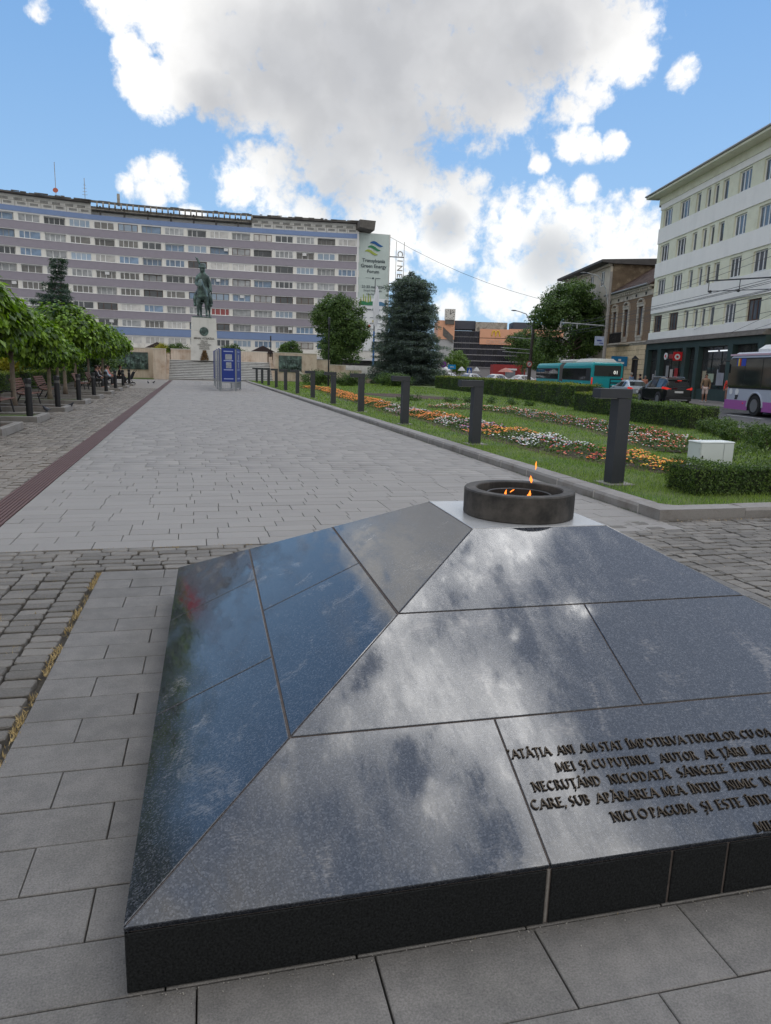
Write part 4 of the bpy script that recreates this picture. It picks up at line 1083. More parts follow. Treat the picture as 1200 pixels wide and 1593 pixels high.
m_tx = M('print_dark', (.05,.07,.085), .7); m_b1 = M('print_blue', (.02,.11,.32), .7); m_g1 = M('print_green', (.04,.22,.10), .7); m_y1 = M('print_lime', (.35,.42,.08), .7)
def wave(x0, x1, z, th, mat):
    b = MB(); n = 16; top = []; bot = []
    for k in range(n+1):
        t_ = k/n; x = x0+(x1-x0)*t_; zz = z-.28*math.sin((t_-.5)*2*math.pi*.85)*-1; tt = th*math.sin(math.pi*min(1,t_*1.0))**.7
        zc = z + .30*math.sin(math.pi*(.15+t_*1.5))
        top.append((x, zc+tt/2)); bot.append((x, zc-tt/2))
    for k in range(n): b.prismy([bot[k], bot[k+1], top[k+1], top[k]], -.12, -.08)
    b.build('logo_wave', mat, bn)
wave(-.75, 1.75, 19.1, .52, m_b1); wave(-1.15, 1.3, 18.35, .52, m_g1); wave(-1.7, .8, 17.6, .52, m_y1)
ty = -.10
text(bn, 'Transylvania', .86, (.05,ty,15.9), m_tx, off=.012); text(bn, 'Green Energy', .86, (.05,ty,14.95), m_tx, off=.012); text(bn, 'Forum', .86, (0,ty,14.0), m_tx, off=.012)
b = MB(); b.box(-1.4,-.35,ty-.02,ty,13.1,13.14); b.box(.4,1.4,ty-.02,ty,13.05,13.15); b.ball((0,ty,13.1),(.2,.02,.18)); b.build('divider', m_tx, bn)
text(bn, '21-22 mai 2024', .66, (0,ty,11.35), m_tx, off=.008); text(bn, 'Grand Hotel Italia', .48, (0,ty,10.75+.0), m_tx); text(bn, 'Cluj-Napoca', .48, (0,ty,10.1), m_tx)
b = MB(); b2 = MB(); b3 = MB()
for k in range(18):
    x0 = -2.6+k*.29; h0 = .25+.28*abs(math.sin(k*.55)); h1 = .25+.28*abs(math.sin((k+1)*.55))
    (b if k < 11 else b3).prismy([(x0,8.25),(x0+.29,8.25),(x0+.29,8.45+h1),(x0,8.45+h0)], ty-.01, ty)
for x, h in ((-2.2,1.0),(-1.7,1.5),(-1.3,1.2),(-.8,1.7),(-.4,1.3)): b2.prismy([(x-.14,8.7),(x+.14,8.7),(x+.05,8.7+h),(x-.05,8.7+h)], ty-.008, ty-.002)
b.build('landscape_green', m_g1, bn); b2.build('landscape_lime', m_y1, bn, kind='stuff'); b3.build('landscape_blue', M('print_steel', (.08,.2,.33), .7), bn)
text(bn, 'www.tgef.ro', .6, (0,ty,7.35), m_tx, off=.01)
b = MB()
for r_ in range(4):
    for c_ in range(3): b.box(-1.9+c_*1.5, -1.0+c_*1.5, ty-.01, ty, 6.0-r_*1.05, 6.14-r_*1.05)
b.build('sponsor_line', M('print_grey', (.3,.33,.36), .7), bn, kind='stuff')
b = MB(); b.box(-.75,-.3,ty-.012,ty,4.2,4.7); b.build('sponsor_mark', m_red, bn)
b = MB(); b.box(.1,.5,ty-.012,ty,5.2,5.6); b.build('sponsor_mark', M('print_yellow', (.5,.4,.05), .7), bn)

# vertical sign frame beside the banner
cs = empty('vertical_sign', (37.3,131.9,13), 0, 'tall narrow open frame sign with letters turned on their side beside the banner', 'sign')
b = MB()
for x in (-.75,.75): b.tube([(x,0,-1),(x,0,11.6)], .05, 6)
b.build('frame_rail', m_concr, cs)
b = MB()
for z in (4.2,8.9): b.tube([(-1.9,.3,z),(.75,0,z)], .1, 6)
b.build('bracket', m_dkconc, cs)
for k, ch in enumerate('CINE'):
    text(cs, ch, 1.45, (-.48,-.05,9.5-k*1.28), m_concr, rot=(math.pi/2,math.pi/2,0), ext=.05, name='sign_letter', off=.02)

# ------------------------------------------------------------ department store far beyond the square
m_orange = M('salmon_panel', (.72,.38,.24), .85, n=.06, ns=.6)
m_curtw = M('curtain_wall_glass', (.012,.012,.02), .3, orand=.5, spec=.4)
m_mull = M('mullion', (.28,.27,.28), .5)
MA = math.atan2(-(216.6-209.8), (104.9-79.7)); 
ds = empty('department_store', (79.7,216.6,0), MA, 'dark glass department store with salmon top panels and a square clock beyond the hedge', 'building')
b = MB(); b.box(0,40,.3,20,0,14.3); b.build('wall_core', m_mull, ds)
b = MB(); b.box(-5.2,.0,-1,18,11.5,17.2); b.build('salmon_tower', m_orange, ds)
b = MB(); b.box(-4.6,-.1,-.6,16,0,11.5); b.build('side_wall', M('pale_panel', (.42,.42,.42), .8), ds)
b = MB(); b.prismy([(-3.6,15.2),(-.4,12.4),(-.4,10.2),(-3.6,12.6)], -1.2, -.9); b.build('stair_glazing', m_dkconc, ds)
for k in range(22):
    for r_ in range(6):
        x0 = k*1.25; z0 = 3.4+r_*1.85
        if x0 > 7.5 and z0+1 > 10.3: continue
        b = MB(); b.box(x0+.05, x0+1.2, .0, .28, z0, z0+1.55); b.build('glass_panel', m_curtw, ds)
b = MB(); b.box(8,17.2,-.9,.2,12.3,15.0); b.build('salmon_panel', m_orange, ds)
b = MB(); b.box(8,19.4,-1.0,.2,10.3,12.1); b.build('salmon_panel', m_orange, ds)
b = MB(); b.box(17.2,40,-.6,.2,13.2,15.2); b.build('salmon_panel', m_orange, ds)
for k in range(14):
    b = MB(); b.box(17.3+k*1.2,18.4+k*1.2,-.1,.28,10.9,13.0); b.build('glass_panel', m_curtw, ds)
b = MB()
for z in (3.1,5.05,6.9,8.75,10.45): b.box(0,28,-.25,.25,z,z+.22)
b.build('floor_band', m_mull, ds, kind='stuff')
b = MB(); b.box(-.5,7,4,12,15.0,17.6); b.box(19,27,4,12,15,17.6); b.build('roof_plant_house', M('slate_plant', (.07,.075,.095), .7), ds)
b = MB(); b.box(7,17,3,12,14.3,17.3); b.box(27,38,3,12,14.9,17.0); b.build('roof_plant_house', m_concr, ds)
text(ds, 'CENTRAL', 1.5, (13.2,-1.05,10.6), M('salmon_letter', (.62,.42,.32), .7), ext=.05)
# yellow twin-arch emblem
def arch(cx):
    b = MB(); n = 12; pts = [(cx+.62*math.cos(math.pi*k/n), -1.0, 12.75+1.75*math.sin(math.pi*k/n)) for k in range(n+1)]; b.tube(pts, .17, 6); return b
for cx in (12.3,13.55): arch(cx).build('emblem_arch', M('emblem_yellow', (.75,.5,.03), .5), ds)
ck = empty('square_clock', (77.8,216.0,17.2), MA, 'square clock box with dark hands standing on the department store roof', 'clock')
b = MB(); b.box(-1.6,1.6,-.8,.8,.2,3.4); b.build('clock_box', M('clock_face', (.62,.60,.55), .8, n=.1, ns=2), ck)
b = MB(); b.box(-1.4,1.4,-.6,.6,-1.2,.2); b.build('base', m_dkconc, ck)
b = MB()
for k in range(12):
    a = k*math.pi/6; b.obox((1.25*math.sin(a),-.84,1.8+1.25*math.cos(a)), (.12,.05,.34), ry=a)
b.build('hour_mark', m_black, ck, kind='stuff')
b = MB(); b.obox((.08,-.86,2.35),(.16,.05,1.1),ry=.15); b.build('hour_hand', m_black, ck)
b = MB(); b.obox((.5,-.86,2.2),(.12,.05,1.4),ry=.85); b.build('minute_hand', m_black, ck)
# low red kiosk and market tents in front of the store
kk = empty('red_kiosk', (85.5,198,0), MA, 'low red shop pavilion with white canopy at the foot of the glass store', 'kiosk')
b = MB(); b.box(0,9.5,0,6,0,4.1); b.build('body', M('kiosk_red', (.28,.03,.03), .7), kk)
b = MB(); b.box(3.2,6.8,-1.3,0,2.5,3.0); b.build('canopy', m_white, kk)
b = MB(); b.box(3.6,6.6,-.06,.0,.3,2.4); b.build('window', m_pane, kk)
# ------------------------------------------------------------ foliage tools
def leaf_mesh(name, pts, nrm, length, width, droop=0.0, fold=.18, seed=0, jit=.6, along=None):
    """a rhombic folded leaf at each point; nrm = rough facing, leaves hang by droop"""
    r = np.random.default_rng(seed); n = len(pts); pts = np.asarray(pts, float); nrm = np.asarray(nrm, float)
    nn = nrm + r.normal(0, jit, (n,3)); nn /= np.linalg.norm(nn, axis=1)[:,None]+1e-9
    if along is None:
        t = r.normal(0, 1, (n,3))
    else: t = along + r.normal(0, jit*.6, (n,3))
    t[:,2] -= droop*2
    t -= nn*(t*nn).sum(1)[:,None]; t /= np.linalg.norm(t, axis=1)[:,None]+1e-9
    s = np.cross(nn, t)
    L_ = length*r.uniform(.65, 1.25, n)[:,None]; W_ = width*r.uniform(.7, 1.2, n)[:,None]
    a = pts; b = pts + t*L_*.45 - s*W_*.5 + nn*W_*fold; c = pts + t*L_; d = pts + t*L_*.45 + s*W_*.5 + nn*W_*fold
    V = np.stack([a, b, c, d], 1).reshape(-1, 3); idx = np.arange(n*4).reshape(n, 4)
    return np_mesh(name, V, 4, idx.ravel())
def sphere_pts(r, n):
    v = r.normal(0, 1, (n,3)); return v/np.linalg.norm(v, axis=1)[:,None]
def lobe_crown(name, lobes, clumps, per, leaf, crad, seed, droop=.15, shell=.55, wid=.55, zcut=None, jit=.7):
    r = np.random.default_rng(seed); P = []; Nn = []
    w = np.array([l[3]*l[4]+l[3]*l[5] for l in lobes]); w = w/w.sum()
    for k in range(clumps):
        l = lobes[r.choice(len(lobes), p=w)]; d = sphere_pts(r, 1)[0]; q = shell+(1-shell)*r.uniform()**.6
        c = np.array(l[:3]) + d*np.array(l[3:6])*q*r.uniform(.82, 1.1)
        if zcut is not None and c[2] < zcut: c[2] = zcut + r.uniform(0, .3)
        v = sphere_pts(r, per); rr = crad*r.uniform(.6, 1.3)*(r.uniform(0, 1, per)**.5)
        p = c + v*rr[:,None]*np.array([1,1,.62]); P.append(p); Nn.append(d*.8 + v*.5 + np.array([0,0,.55]))
    return leaf_mesh(name, np.concatenate(P), np.concatenate(Nn), leaf, leaf*wid, droop, seed=seed+1, jit=jit)
def branch_tubes(b, base, top, spread, n, r0, seed, zfrac=.5):
    r = random.Random(seed)
    for k in range(n):
        a = 2*math.pi*k/n + r.uniform(-.4,.4); t_ = zfrac + (1-zfrac)*r.random()*.6
        p0 = Vector(base).lerp(Vector(top), t_); L_ = spread*r.uniform(.6,1)
        p1 = p0 + Vector((math.cos(a)*L_*.5, math.sin(a)*L_*.5, L_*.35)); p2 = p0 + Vector((math.cos(a)*L_, math.sin(a)*L_, L_*.5))
        b.tube([p0,p1,p2], [r0, r0*.6, r0*.2], 5)
    return b
def trunk_mesh(h, r0, r1, seed, bend=.1, flare=1.35):
    r = random.Random(seed); b = MB(); pts = []; n = 7
    for k in range(n):
        t_ = k/(n-1); pts.append((math.sin(t_*3+seed)*bend*t_, math.cos(t_*2.3+seed)*bend*t_, h*t_))
    rs = [(r0*(1-k/(n-1))+r1*k/(n-1))*(flare if k == 0 else 1) for k in range(n)]
    return b.tube(pts, rs, 9)
lm_cat = leafmat('catalpa_leaf', (.08,.155,.018), (.16,.25,.025), .8, .6)
lm_dark = leafmat('dark_leaf', (.052,.10,.028), (.09,.145,.038), .5, .4)
lm_mid = leafmat('mid_leaf', (.05,.095,.02), (.085,.13,.03), .5, .4)
lm_lime = leafmat('lime_leaf', (.14,.22,.04), (.11,.18,.04), .5, .35)
lm_spr = leafmat('blue_spruce_needle', (.085,.12,.125), (.14,.18,.18), .45, .4)
lm_sprd = leafmat('dark_spruce_needle', (.04,.075,.065), (.06,.10,.08), .45, .4)
lm_yel = leafmat('golden_leaf', (.40,.33,.03), (.25,.26,.03), .6, .35)
lm_box = leafmat('hedge_leaf', (.055,.105,.026), (.10,.15,.035), 1.3, .4)
lm_boxtop = leafmat('hedge_young_leaf', (.13,.18,.03), (.19,.20,.03), .35, .4)

# lawn
lawn = MB()
edge = [(5.39,7.3),(5.39,74),(5.39,95),(24,95),(24.0,72)] + [tuple(st(s_, 13.2))[:2] for s_ in (28,0,-20,-34,-45)] + [(9,7.14),(5.52,7.14)]
edge = [(5.392,7.27),(5.392,74.5),(14,92),(27.5,80)] + [tuple(st(s_, 13.2))[:2] for s_ in (30,0,-20,-34,-42)] + [(7.5,7.142),(5.52,7.142)]
b = MB(); b.prism(edge, -.2, .085); b.build('lawn', m_grass_base, kind='structure')
b = MB(); b.prism([(-40,14),(-8.4,14),(-8.4,80),(-40,80)], -.2, .05); b.build('side_lawn', m_grass_base, kind='structure')
b = MB(); b.prism([(-8.4,74),(-3.7,74),(-3.7,78),(-8.4,78)], -.2, .07); b.build('side_lawn', m_grass_base, kind='structure')
def poly_in(px, py, poly):
    c = np.zeros(len(px), bool); n = len(poly)
    for i in range(n):
        x0, y0 = poly[i]; x1, y1 = poly[(i+1)%n]
        cond = ((y0 > py) != (y1 > py)) & (px < (x1-x0)*(py-y0)/(y1-y0+1e-12)+x0); c ^= cond
    return c
def grass(name, poly, ymin, ymax, dens, h, w, seed, label, skip=None, z=.085):
    r = np.random.default_rng(seed); xs = [p[0] for p in poly]; A = (max(xs)-min(xs))*(ymax-ymin); n = int(A*dens)
    x = r.uniform(min(xs), max(xs), n); y = r.uniform(ymin, ymax, n); k = poly_in(x, y, poly)
    if skip is not None: k &= ~skip(x, y)
    # clumps: thin out by a coarse lattice noise
    g_ = np.sin(x*3.1+np.sin(y*2.3)*2)*np.sin(y*2.7+np.sin(x*1.7)*2); k &= (g_ + r.uniform(-1.3, 1, n)) > -.75
    x, y = x[k], y[k]; n = len(x); a = r.uniform(0, 2*np.pi, n); hh = h*r.uniform(.4, 1.3, n); ww = w*r.uniform(.6, 1.3, n)
    lean = r.normal(0, .45, (n,2))*hh[:,None]
    p0 = np.stack([x-np.cos(a)*ww/2, y-np.sin(a)*ww/2, np.full(n, z)], 1); p1 = np.stack([x+np.cos(a)*ww/2, y+np.sin(a)*ww/2, np.full(n, z)], 1)
    p2 = np.stack([x+lean[:,0], y+lean[:,1], z+hh], 1)
    V = np.stack([p0,p1,p2], 1).reshape(-1,3)
    o = link(np_mesh(name, V, 3, np.arange(n*3)), name, m_grass, None, kind='stuff', label=label, category='grass'); return n
# ------------------------------------------------------------ flower beds (measured outline of the ribbon of colour)
ribbon = [(8.3,54,.9),(8.9,49,1.0),(8.5,43,1.0),(8.0,37.5,1.0),(7.9,32,1.0),(7.6,28.5,1.0),(7.4,24,1.05),(7.7,21.2,1.15),(7.5,18.6,1.2),(7.4,16.4,1.2),(7.5,14.6,1.15),(7.3,13.1,1.0),(7.35,12,.95),(7.65,11,.95),(7.7,10.1,.75),(7.6,9.6,.3)]
ribbon2 = [(11.2,27.5,.7),(12.0,26.5,1.1),(12.2,24.3,1.2),(11.7,21.8,1.25),(11.9,19.3,1.35),(11.6,17.0,1.5),(11.0,15.0,1.5),(10.2,13.3,1.2),(9.6,12.6,.5)]
ribbon3 = [(9.6,28.8,.5),(10.3,28.3,1.0),(11.2,27.9,.9)]
ribbon = [(x,y,w*1.35) for x,y,w in ribbon]; ribbon2 = [(x,y,w*1.3) for x,y,w in ribbon2]
def ribbon_sample(rb, n, r, spread=1.0):
    rb = np.array(rb); seg = np.linalg.norm(np.diff(rb[:,:2], axis=0), axis=1); wgt = seg*(rb[1:,2]+rb[:-1,2]); wgt /= wgt.sum()
    i = r.choice(len(seg), n, p=wgt); t_ = r.uniform(0, 1, n); c = rb[i]*(1-t_)[:,None]+rb[i+1]*t_[:,None]
    d = (rb[i+1,:2]-rb[i,:2])/seg[i][:,None]; nx = np.stack([-d[:,1], d[:,0]], 1); o = r.uniform(-1, 1, n)*c[:,2]*.5*spread*2*.5
    s_along = (np.concatenate([[0], np.cumsum(seg)])[i]+t_*seg[i])
    return c[:,:2]+nx*o[:,None]*1.0, o/(c[:,2]*.5), s_along, c[:,1]
def soil(rb, name='bed_soil'):
    b = MB(); V = []
    for j, (x, y, w) in enumerate(rb):
        q0 = Vector((rb[max(j-1,0)][0], rb[max(j-1,0)][1], 0)); q1 = Vector((rb[min(j+1,len(rb)-1)][0], rb[min(j+1,len(rb)-1)][1], 0)); d = (q1-q0).normalized(); n_ = Vector((-d.y, d.x, 0))
        for s_, z in ((-.62,.08),(-.5,.105),(.5,.105),(.62,.08)): V.append(Vector((x,y,z))+n_*w*s_)
    m_ = len(rb); b.add(V, [(j*4+k, j*4+k+1, (j+1)*4+k+1, (j+1)*4+k) for j in range(m_-1) for k in range(3)]); return b.build(name, m_soil, None, kind='structure')
soil(ribbon); soil(ribbon2); soil(ribbon3)
b = MB(); b.prism([(9.8,44),(12.6,45),(14.6,40),(14.9,36.8),(12.2,37.2),(10.6,40)], .02, .10); b.build('bare_soil', m_soil, kind='structure')
FC = {'orange':(.75,.20,.012), 'yellow':(.78,.45,.02), 'red':(.50,.035,.02), 'white':(.75,.75,.72), 'pink':(.55,.16,.22), 'purple':(.30,.13,.33), 'grey':(.30,.34,.34), 'salmon':(.62,.17,.10)}
FM = {k: M('petal_'+k, v, .6, irand=.3) for k, v in FC.items()}
def flower_bed(name, rb, zones, dens, seed, label, leafcol=lm_mid, h=.2):
    """zones: list of (y_from, y_to, side_lo, side_hi, {colour: share}) ; one bed = one thing with foliage and blooms"""
    r = np.random.default_rng(seed)
    rbn = np.array(rb); A = (np.linalg.norm(np.diff(rbn[:,:2], axis=0), axis=1)*(rbn[1:,2]+rbn[:-1,2])/2).sum()
    n = int(A*420); p, side, s_, y = ribbon_sample(rb, n, r)
    mound = .10+h*(1-np.clip(np.abs(side),0,1)**3)*(.6+.4*np.sin(p[:,0]*5)*np.sin(p[:,1]*4))
    z = .10+(mound-.10)*r.uniform(0, 1, n)**.5
    pts = np.stack([p[:,0], p[:,1], z], 1); nr = np.stack([side*.5, side*0, np.ones(n)], 1)
    root = empty(name, (0,0,0), 0, label, 'flower bed')
    link(leaf_mesh('foliage', pts, nr, .075, .04, 0, seed=seed), 'foliage', leafcol, root, kind='stuff')
    n = int(A*dens); p, side, s_, y = ribbon_sample(rb, n, r, .95)
    top = .12+h*(1-np.clip(np.abs(side),0,1)**3)*(.6+.4*np.sin(p[:,0]*5)*np.sin(p[:,1]*4))
    gate = np.sin(p[:,0]*2.6+np.sin(p[:,1]*1.9)*2)+np.sin(p[:,1]*2.3+p[:,0]) + r.normal(0,.5,n) > -.95
    choice = np.full(n, '', dtype=object); wob = side+.35*np.sin(p[:,1]*1.7)
    for (ya, yb, sa, sb, mix) in zones:
        k = (y >= ya) & (y < yb) & (wob >= sa) & (wob < sb); ks = list(mix); ps = np.array([mix[q] for q in ks]); tot = ps.sum()
        ch = r.choice(ks+[''], len(p), p=np.append(ps, max(0, 1-tot))/max(1, tot)); choice[k] = ch[k]
    for col in FC:
        k = (choice == col) & gate
        if not k.any(): continue
        c = np.stack([p[k,0], p[k,1], top[k]+r.uniform(-.01,.03,k.sum())], 1); m_ = len(c)
        # a bloom: a low cup of five faces
        rad = r.uniform(.018, .031, m_); ang = np.arange(5)*2*np.pi/5; V = np.zeros((m_,6,3)); V[:,0] = c+np.array([0,0,.012])
        for q in range(5):
            V[:,q+1,0] = c[:,0]+np.cos(ang[q])*rad; V[:,q+1,1] = c[:,1]+np.sin(ang[q])*rad; V[:,q+1,2] = c[:,2]+r.uniform(-.008,.008,m_)
        base_ = (np.arange(m_)*6)[:,None]; F = np.concatenate([np.stack([base_[:,0], base_[:,0]+1+q, base_[:,0]+1+(q+1)%5], 1) for q in range(5)], 0)
        link(np_mesh('%s_blooms' % col, V.reshape(-1,3), 3, F.ravel()), '%s_blooms' % col, FM[col], root, kind='stuff')
flower_bed('flower_bed', ribbon, [
 (30,56,-2,2,{'orange':.75,'yellow':.1}), (26.5,30,-2,.1,{'orange':.6}), (26.5,30,.1,2,{'white':.2,'pink':.12}), (23.4,26.5,-2,2,{'white':.2,'pink':.25,'grey':.25}), (20.4,23.4,-2,.6,{'orange':.85}), (20.4,23.4,.6,2,{'white':.45}),
 (18.6,20.4,-2,2,{'white':.25,'pink':.18,'grey':.2}), (17.2,18.6,-2,2,{'purple':.3,'pink':.25,'grey':.15}), (15.6,17.2,-2,2,{'orange':.65,'yellow':.2,'salmon':.1}),
 (14.0,15.6,-2,.2,{'white':.5,'grey':.2,'salmon':.08}), (14.0,15.6,.2,2,{'white':.45}), (12.9,14.0,-2,2,{'grey':.35,'white':.25,'purple':.1,'red':.12}),
 (11.9,12.9,-2,2,{'red':.42,'salmon':.1}), (11.4,11.9,-2,2,{'red':.3,'orange':.3}), (9.0,11.4,-2,2,{'orange':.48,'yellow':.28})], 190, 21,
 'long ribbon bed of orange, white and red flowers running beside the kerb', h=.2)
flower_bed('flower_bed', ribbon2, [
 (25.2,28.5,-2,2,{'salmon':.45,'white':.25,'red':.1}), (23,25.2,-2,2,{'grey':.3,'salmon':.2,'pink':.1}), (19.6,23,-2,2,{'red':.15,'grey':.2,'purple':.12,'salmon':.2}), (17.6,19.6,-2,2,{'red':.25,'white':.12,'purple':.12,'grey':.15}),
 (15.2,17.6,-2,-.1,{'white':.4,'salmon':.15}), (15.2,17.6,-.1,2,{'red':.35,'pink':.12}), (12,15.2,-2,.3,{'salmon':.3,'red':.25,'white':.12}), (12,15.2,.3,2,{'white':.35,'red':.2})], 105, 22,
 'wide mixed bed of red, white and lilac flowers in front of the hedge')
flower_bed('flower_bed', ribbon3, [(20,30,-2,.1,{'salmon':.45,'white':.2}), (20,30,.1,2,{'white':.5,'salmon':.2})], 220, 23, 'small bed of salmon and white flowers in the middle of the lawn')
def on_bed(x, y):
    k = np.zeros(len(x), bool)
    for rb in (ribbon, ribbon2, ribbon3):
        rb = np.array(rb)
        for j in range(len(rb)-1):
            for t_ in (0,.25,.5,.75):
                c = rb[j]*(1-t_)+rb[j+1]*t_; k |= (x-c[0])**2+(y-c[1])**2 < (c[2]*.46)**2
    return k
lp = [(5.40,7.15),(5.40,14),(13.5,14),(12.8,7.15)]
grass('lawn_grass', lp, 7.15, 14, 1500, .055, .007, 31, 'short uneven grass beside the near end of the kerb', on_bed)
lp = [(5.40,14),(5.40,30),(17.5,30),(15.5,20),(13.5,14)]
grass('lawn_grass', lp, 14, 30, 330, .065, .014, 32, 'mown grass between the flower beds and the hedge', on_bed)
lp = [(5.40,30),(5.40,74),(20,74),(21,60),(19,38),(17.5,30)]
grass('lawn_grass', lp, 30, 74, 60, .08, .04, 33, 'far part of the lawn under the blue spruce', lambda x, y: on_bed(x, y) | ((x > 9.8) & (y > 37) & (y < 44.5) & (x < 14.9)))

# ------------------------------------------------------------ hedges
def hedge(name, path, th, h, label, leaf=.045, dens=900, seed=0, top=lm_boxtop, z0=.08, group=None, cat='hedge', wobble=.06):
    """path = near-face line; body extends th to the right-hand side"""
    r = np.random.default_rng(seed); P = []; Nn = []; Pt = []; Nt = []
    core = MB()
    for (x0, y0), (x1, y1) in zip(path[:-1], path[1:]):
        a = np.array([x0,y0]); e = np.array([x1,y1])-a; L_ = np.linalg.norm(e); e /= L_; n_ = np.array([e[1], -e[0]])*(-1 if False else 1)
        def q(u_, v_, z): c = a+e*u_+n_*v_; return (c[0], c[1], z)
        i_ = .05
        core.add([q(0,i_,z0),q(L_,i_,z0),q(L_,th-i_,z0),q(0,th-i_,z0),q(0,i_,h-i_),q(L_,i_,h-i_),q(L_,th-i_,h-i_),q(0,th-i_,h-i_)], [(3,2,1,0),(4,5,6,7),(0,1,5,4),(1,2,6,5),(2,3,7,6),(3,0,4,7)])
        def put(n, fn, nv, lst, nl):
            if n < 1: return
            u_ = r.uniform(0, 1, (n,2)); pts = fn(u_); lump = wobble*(np.sin(pts[:,0]*2.9+pts[:,2]*4)*np.sin(pts[:,1]*2.3+1)+r.normal(0,.35,n))
            pts += nv*(lump-.02)[:,None]; lst.append(pts); nl.append(np.tile(nv, (n,1)))
        N3 = np.array([n_[0], n_[1], 0])
        e3 = np.array([e[0], e[1], 0]); a3 = np.array([a[0], a[1], 0])
        put(int(L_*(h-z0)*dens), lambda u_: a3+e3*(u_[:,0]*L_)[:,None]+np.array([0,0,1])*(z0+u_[:,1]*(h-z0))[:,None], -N3, P, Nn)
        put(int(L_*(h-z0)*dens*.4), lambda u_: a3+N3*th+e3*(u_[:,0]*L_)[:,None]+np.array([0,0,1])*(z0+u_[:,1]*(h-z0))[:,None], N3, P, Nn)
        put(int(L_*th*dens*.9), lambda u_: a3+e3*(u_[:,0]*L_)[:,None]+N3*(u_[:,1]*th)[:,None]+np.array([0,0,h]), np.array([0,0,1.]), Pt, Nt)
    for (pt, dr) in ((path[0], -1), (path[-1], 1)):
        k = 0 if dr < 0 else len(path)-2
        a = np.array(path[k]); e = np.array(path[k+1])-a; e = e/np.linalg.norm(e); n_ = np.array([e[1], -e[0]]); c = np.array(pt)
        n = int(th*(h-z0)*dens); u_ = r.uniform(0,1,(n,2)); pts = np.stack([c[0]+n_[0]*u_[:,0]*th, c[1]+n_[1]*u_[:,0]*th, z0+u_[:,1]*(h-z0)], 1); ev = np.array([e[0],e[1],0])*dr
        lump = wobble*(np.sin(pts[:,0]*2.9+pts[:,2]*4)+r.normal(0,.4,n)); pts += ev*lump[:,None]; P.append(pts); Nn.append(np.tile(ev,(n,1)))
    root = empty(name, (0,0,0), 0, label, cat, group)
    core.build('inner_twigs', M('hedge_inner', (.025,.035,.015), .95, n=.4, ns=20), root)
    link(leaf_mesh('foliage', np.concatenate(P), np.concatenate(Nn), leaf, leaf*.6, .05, seed=seed+5, jit=.55), 'foliage', lm_box, root, kind='stuff')
    link(leaf_mesh('young_top_growth', np.concatenate(Pt), np.concatenate(Nt), leaf*1.05, leaf*.6, -.1, seed=seed+6, jit=.6), 'young_top_growth', top, root, kind='stuff')
hedge('hedge', [(12.7,7.68),(6.40,7.86)], .68, .47, 'low clipped hedge right behind the front kerb at the right edge', .034, 4200, 1, top=lm_box)
hedge('hedge', [(17.4,30.5),(18.95,38.8),(20.2,47),(21.1,55),(21.9,64)], 1.35, 1.15, 'long tall clipped hedge from the blue spruce towards the road', .085, 420, 2)
hedge('hedge', [(15.65,24.7),(16.15,28.4)], 1.15, .87, 'second shorter hedge block between the long hedge and the near block', .065, 700, 3)
hedge('hedge', [(14.5,18.6),(14.62,22.8)], 1.1, .78, 'dense box hedge block right behind the nearest lamp post', .055, 1000, 4, top=lm_box)
def bush(name, c, r3, label, n, leaf, mat, seed, group=None, cat='bush', z=.05):
    lobes = [(0,0,r3[2]*.55,r3[0],r3[1],r3[2]*.5)]+[(random.uniform(-.5,.5)*r3[0], random.uniform(-.5,.5)*r3[1], r3[2]*random.uniform(.35,.8), r3[0]*.45, r3[1]*.45, r3[2]*.3) for _ in range(4)]
    root = empty(name, (c[0],c[1],z), 0, label, cat, group)
    link(lobe_crown('foliage', lobes, n, 40, leaf, leaf*2.6, seed, .1, .75, zcut=.04), 'foliage', mat, root, kind='stuff')
    b = MB()
    for k in range(6): a = k*1.05; b.tube([(0,0,0),(math.cos(a)*r3[0]*.4, math.sin(a)*r3[1]*.4, r3[2]*.6)], [.02,.008], 5)
    b.build('stems', m_bark, root, kind='stuff')
for k, (x, y, rx, h, lab) in enumerate([(14.4,17.4,.42,.42,'first small bush after the box hedge block'),(14.0,16.5,.42,.5,'second small rounded bush beside the road edge'),(13.15,14.95,.55,.52,'third bush with yellowish top beside the road edge'),(12.5,13.6,.4,.62,'loose twiggy bush just left of the right edge'),(12.0,12.6,.5,.6,'leafy bush at the right picture edge')]):
    bush('bush', (x,y), (rx,rx,h), lab, 70, .05, lm_box if k != 3 else lm_mid, 40+k)
bush('bush', (10.6,62.5), (1.6,1.1,1.3), 'low dark juniper mound left of the tall lamp post', 130, .13, lm_dark, 50, cat='shrub')
bush('bush', (13.4,62.5), (1.5,1.1,1.15), 'low dark juniper mound right of the tall lamp post', 120, .13, lm_dark, 51, cat='shrub')
bush('bush', (18.0,64.8), (1.9,1.3,1.2), 'wide low juniper left of the blue spruce trunk', 150, .13, lm_dark, 52, cat='shrub')
for k, (x, y) in enumerate([(10.2,34.5),(11.0,35.2),(12.6,34.3),(13.3,33.6),(14.3,33.2),(15.2,32.6),(15.8,31.8)]):
    bush('seedling_bush', (x,y), (.35,.3,.3), 'tiny newly planted shrub on the lawn behind the small flower bed', 10, .08, lm_dark, 60+k, group='row of tiny shrubs', cat='shrub')
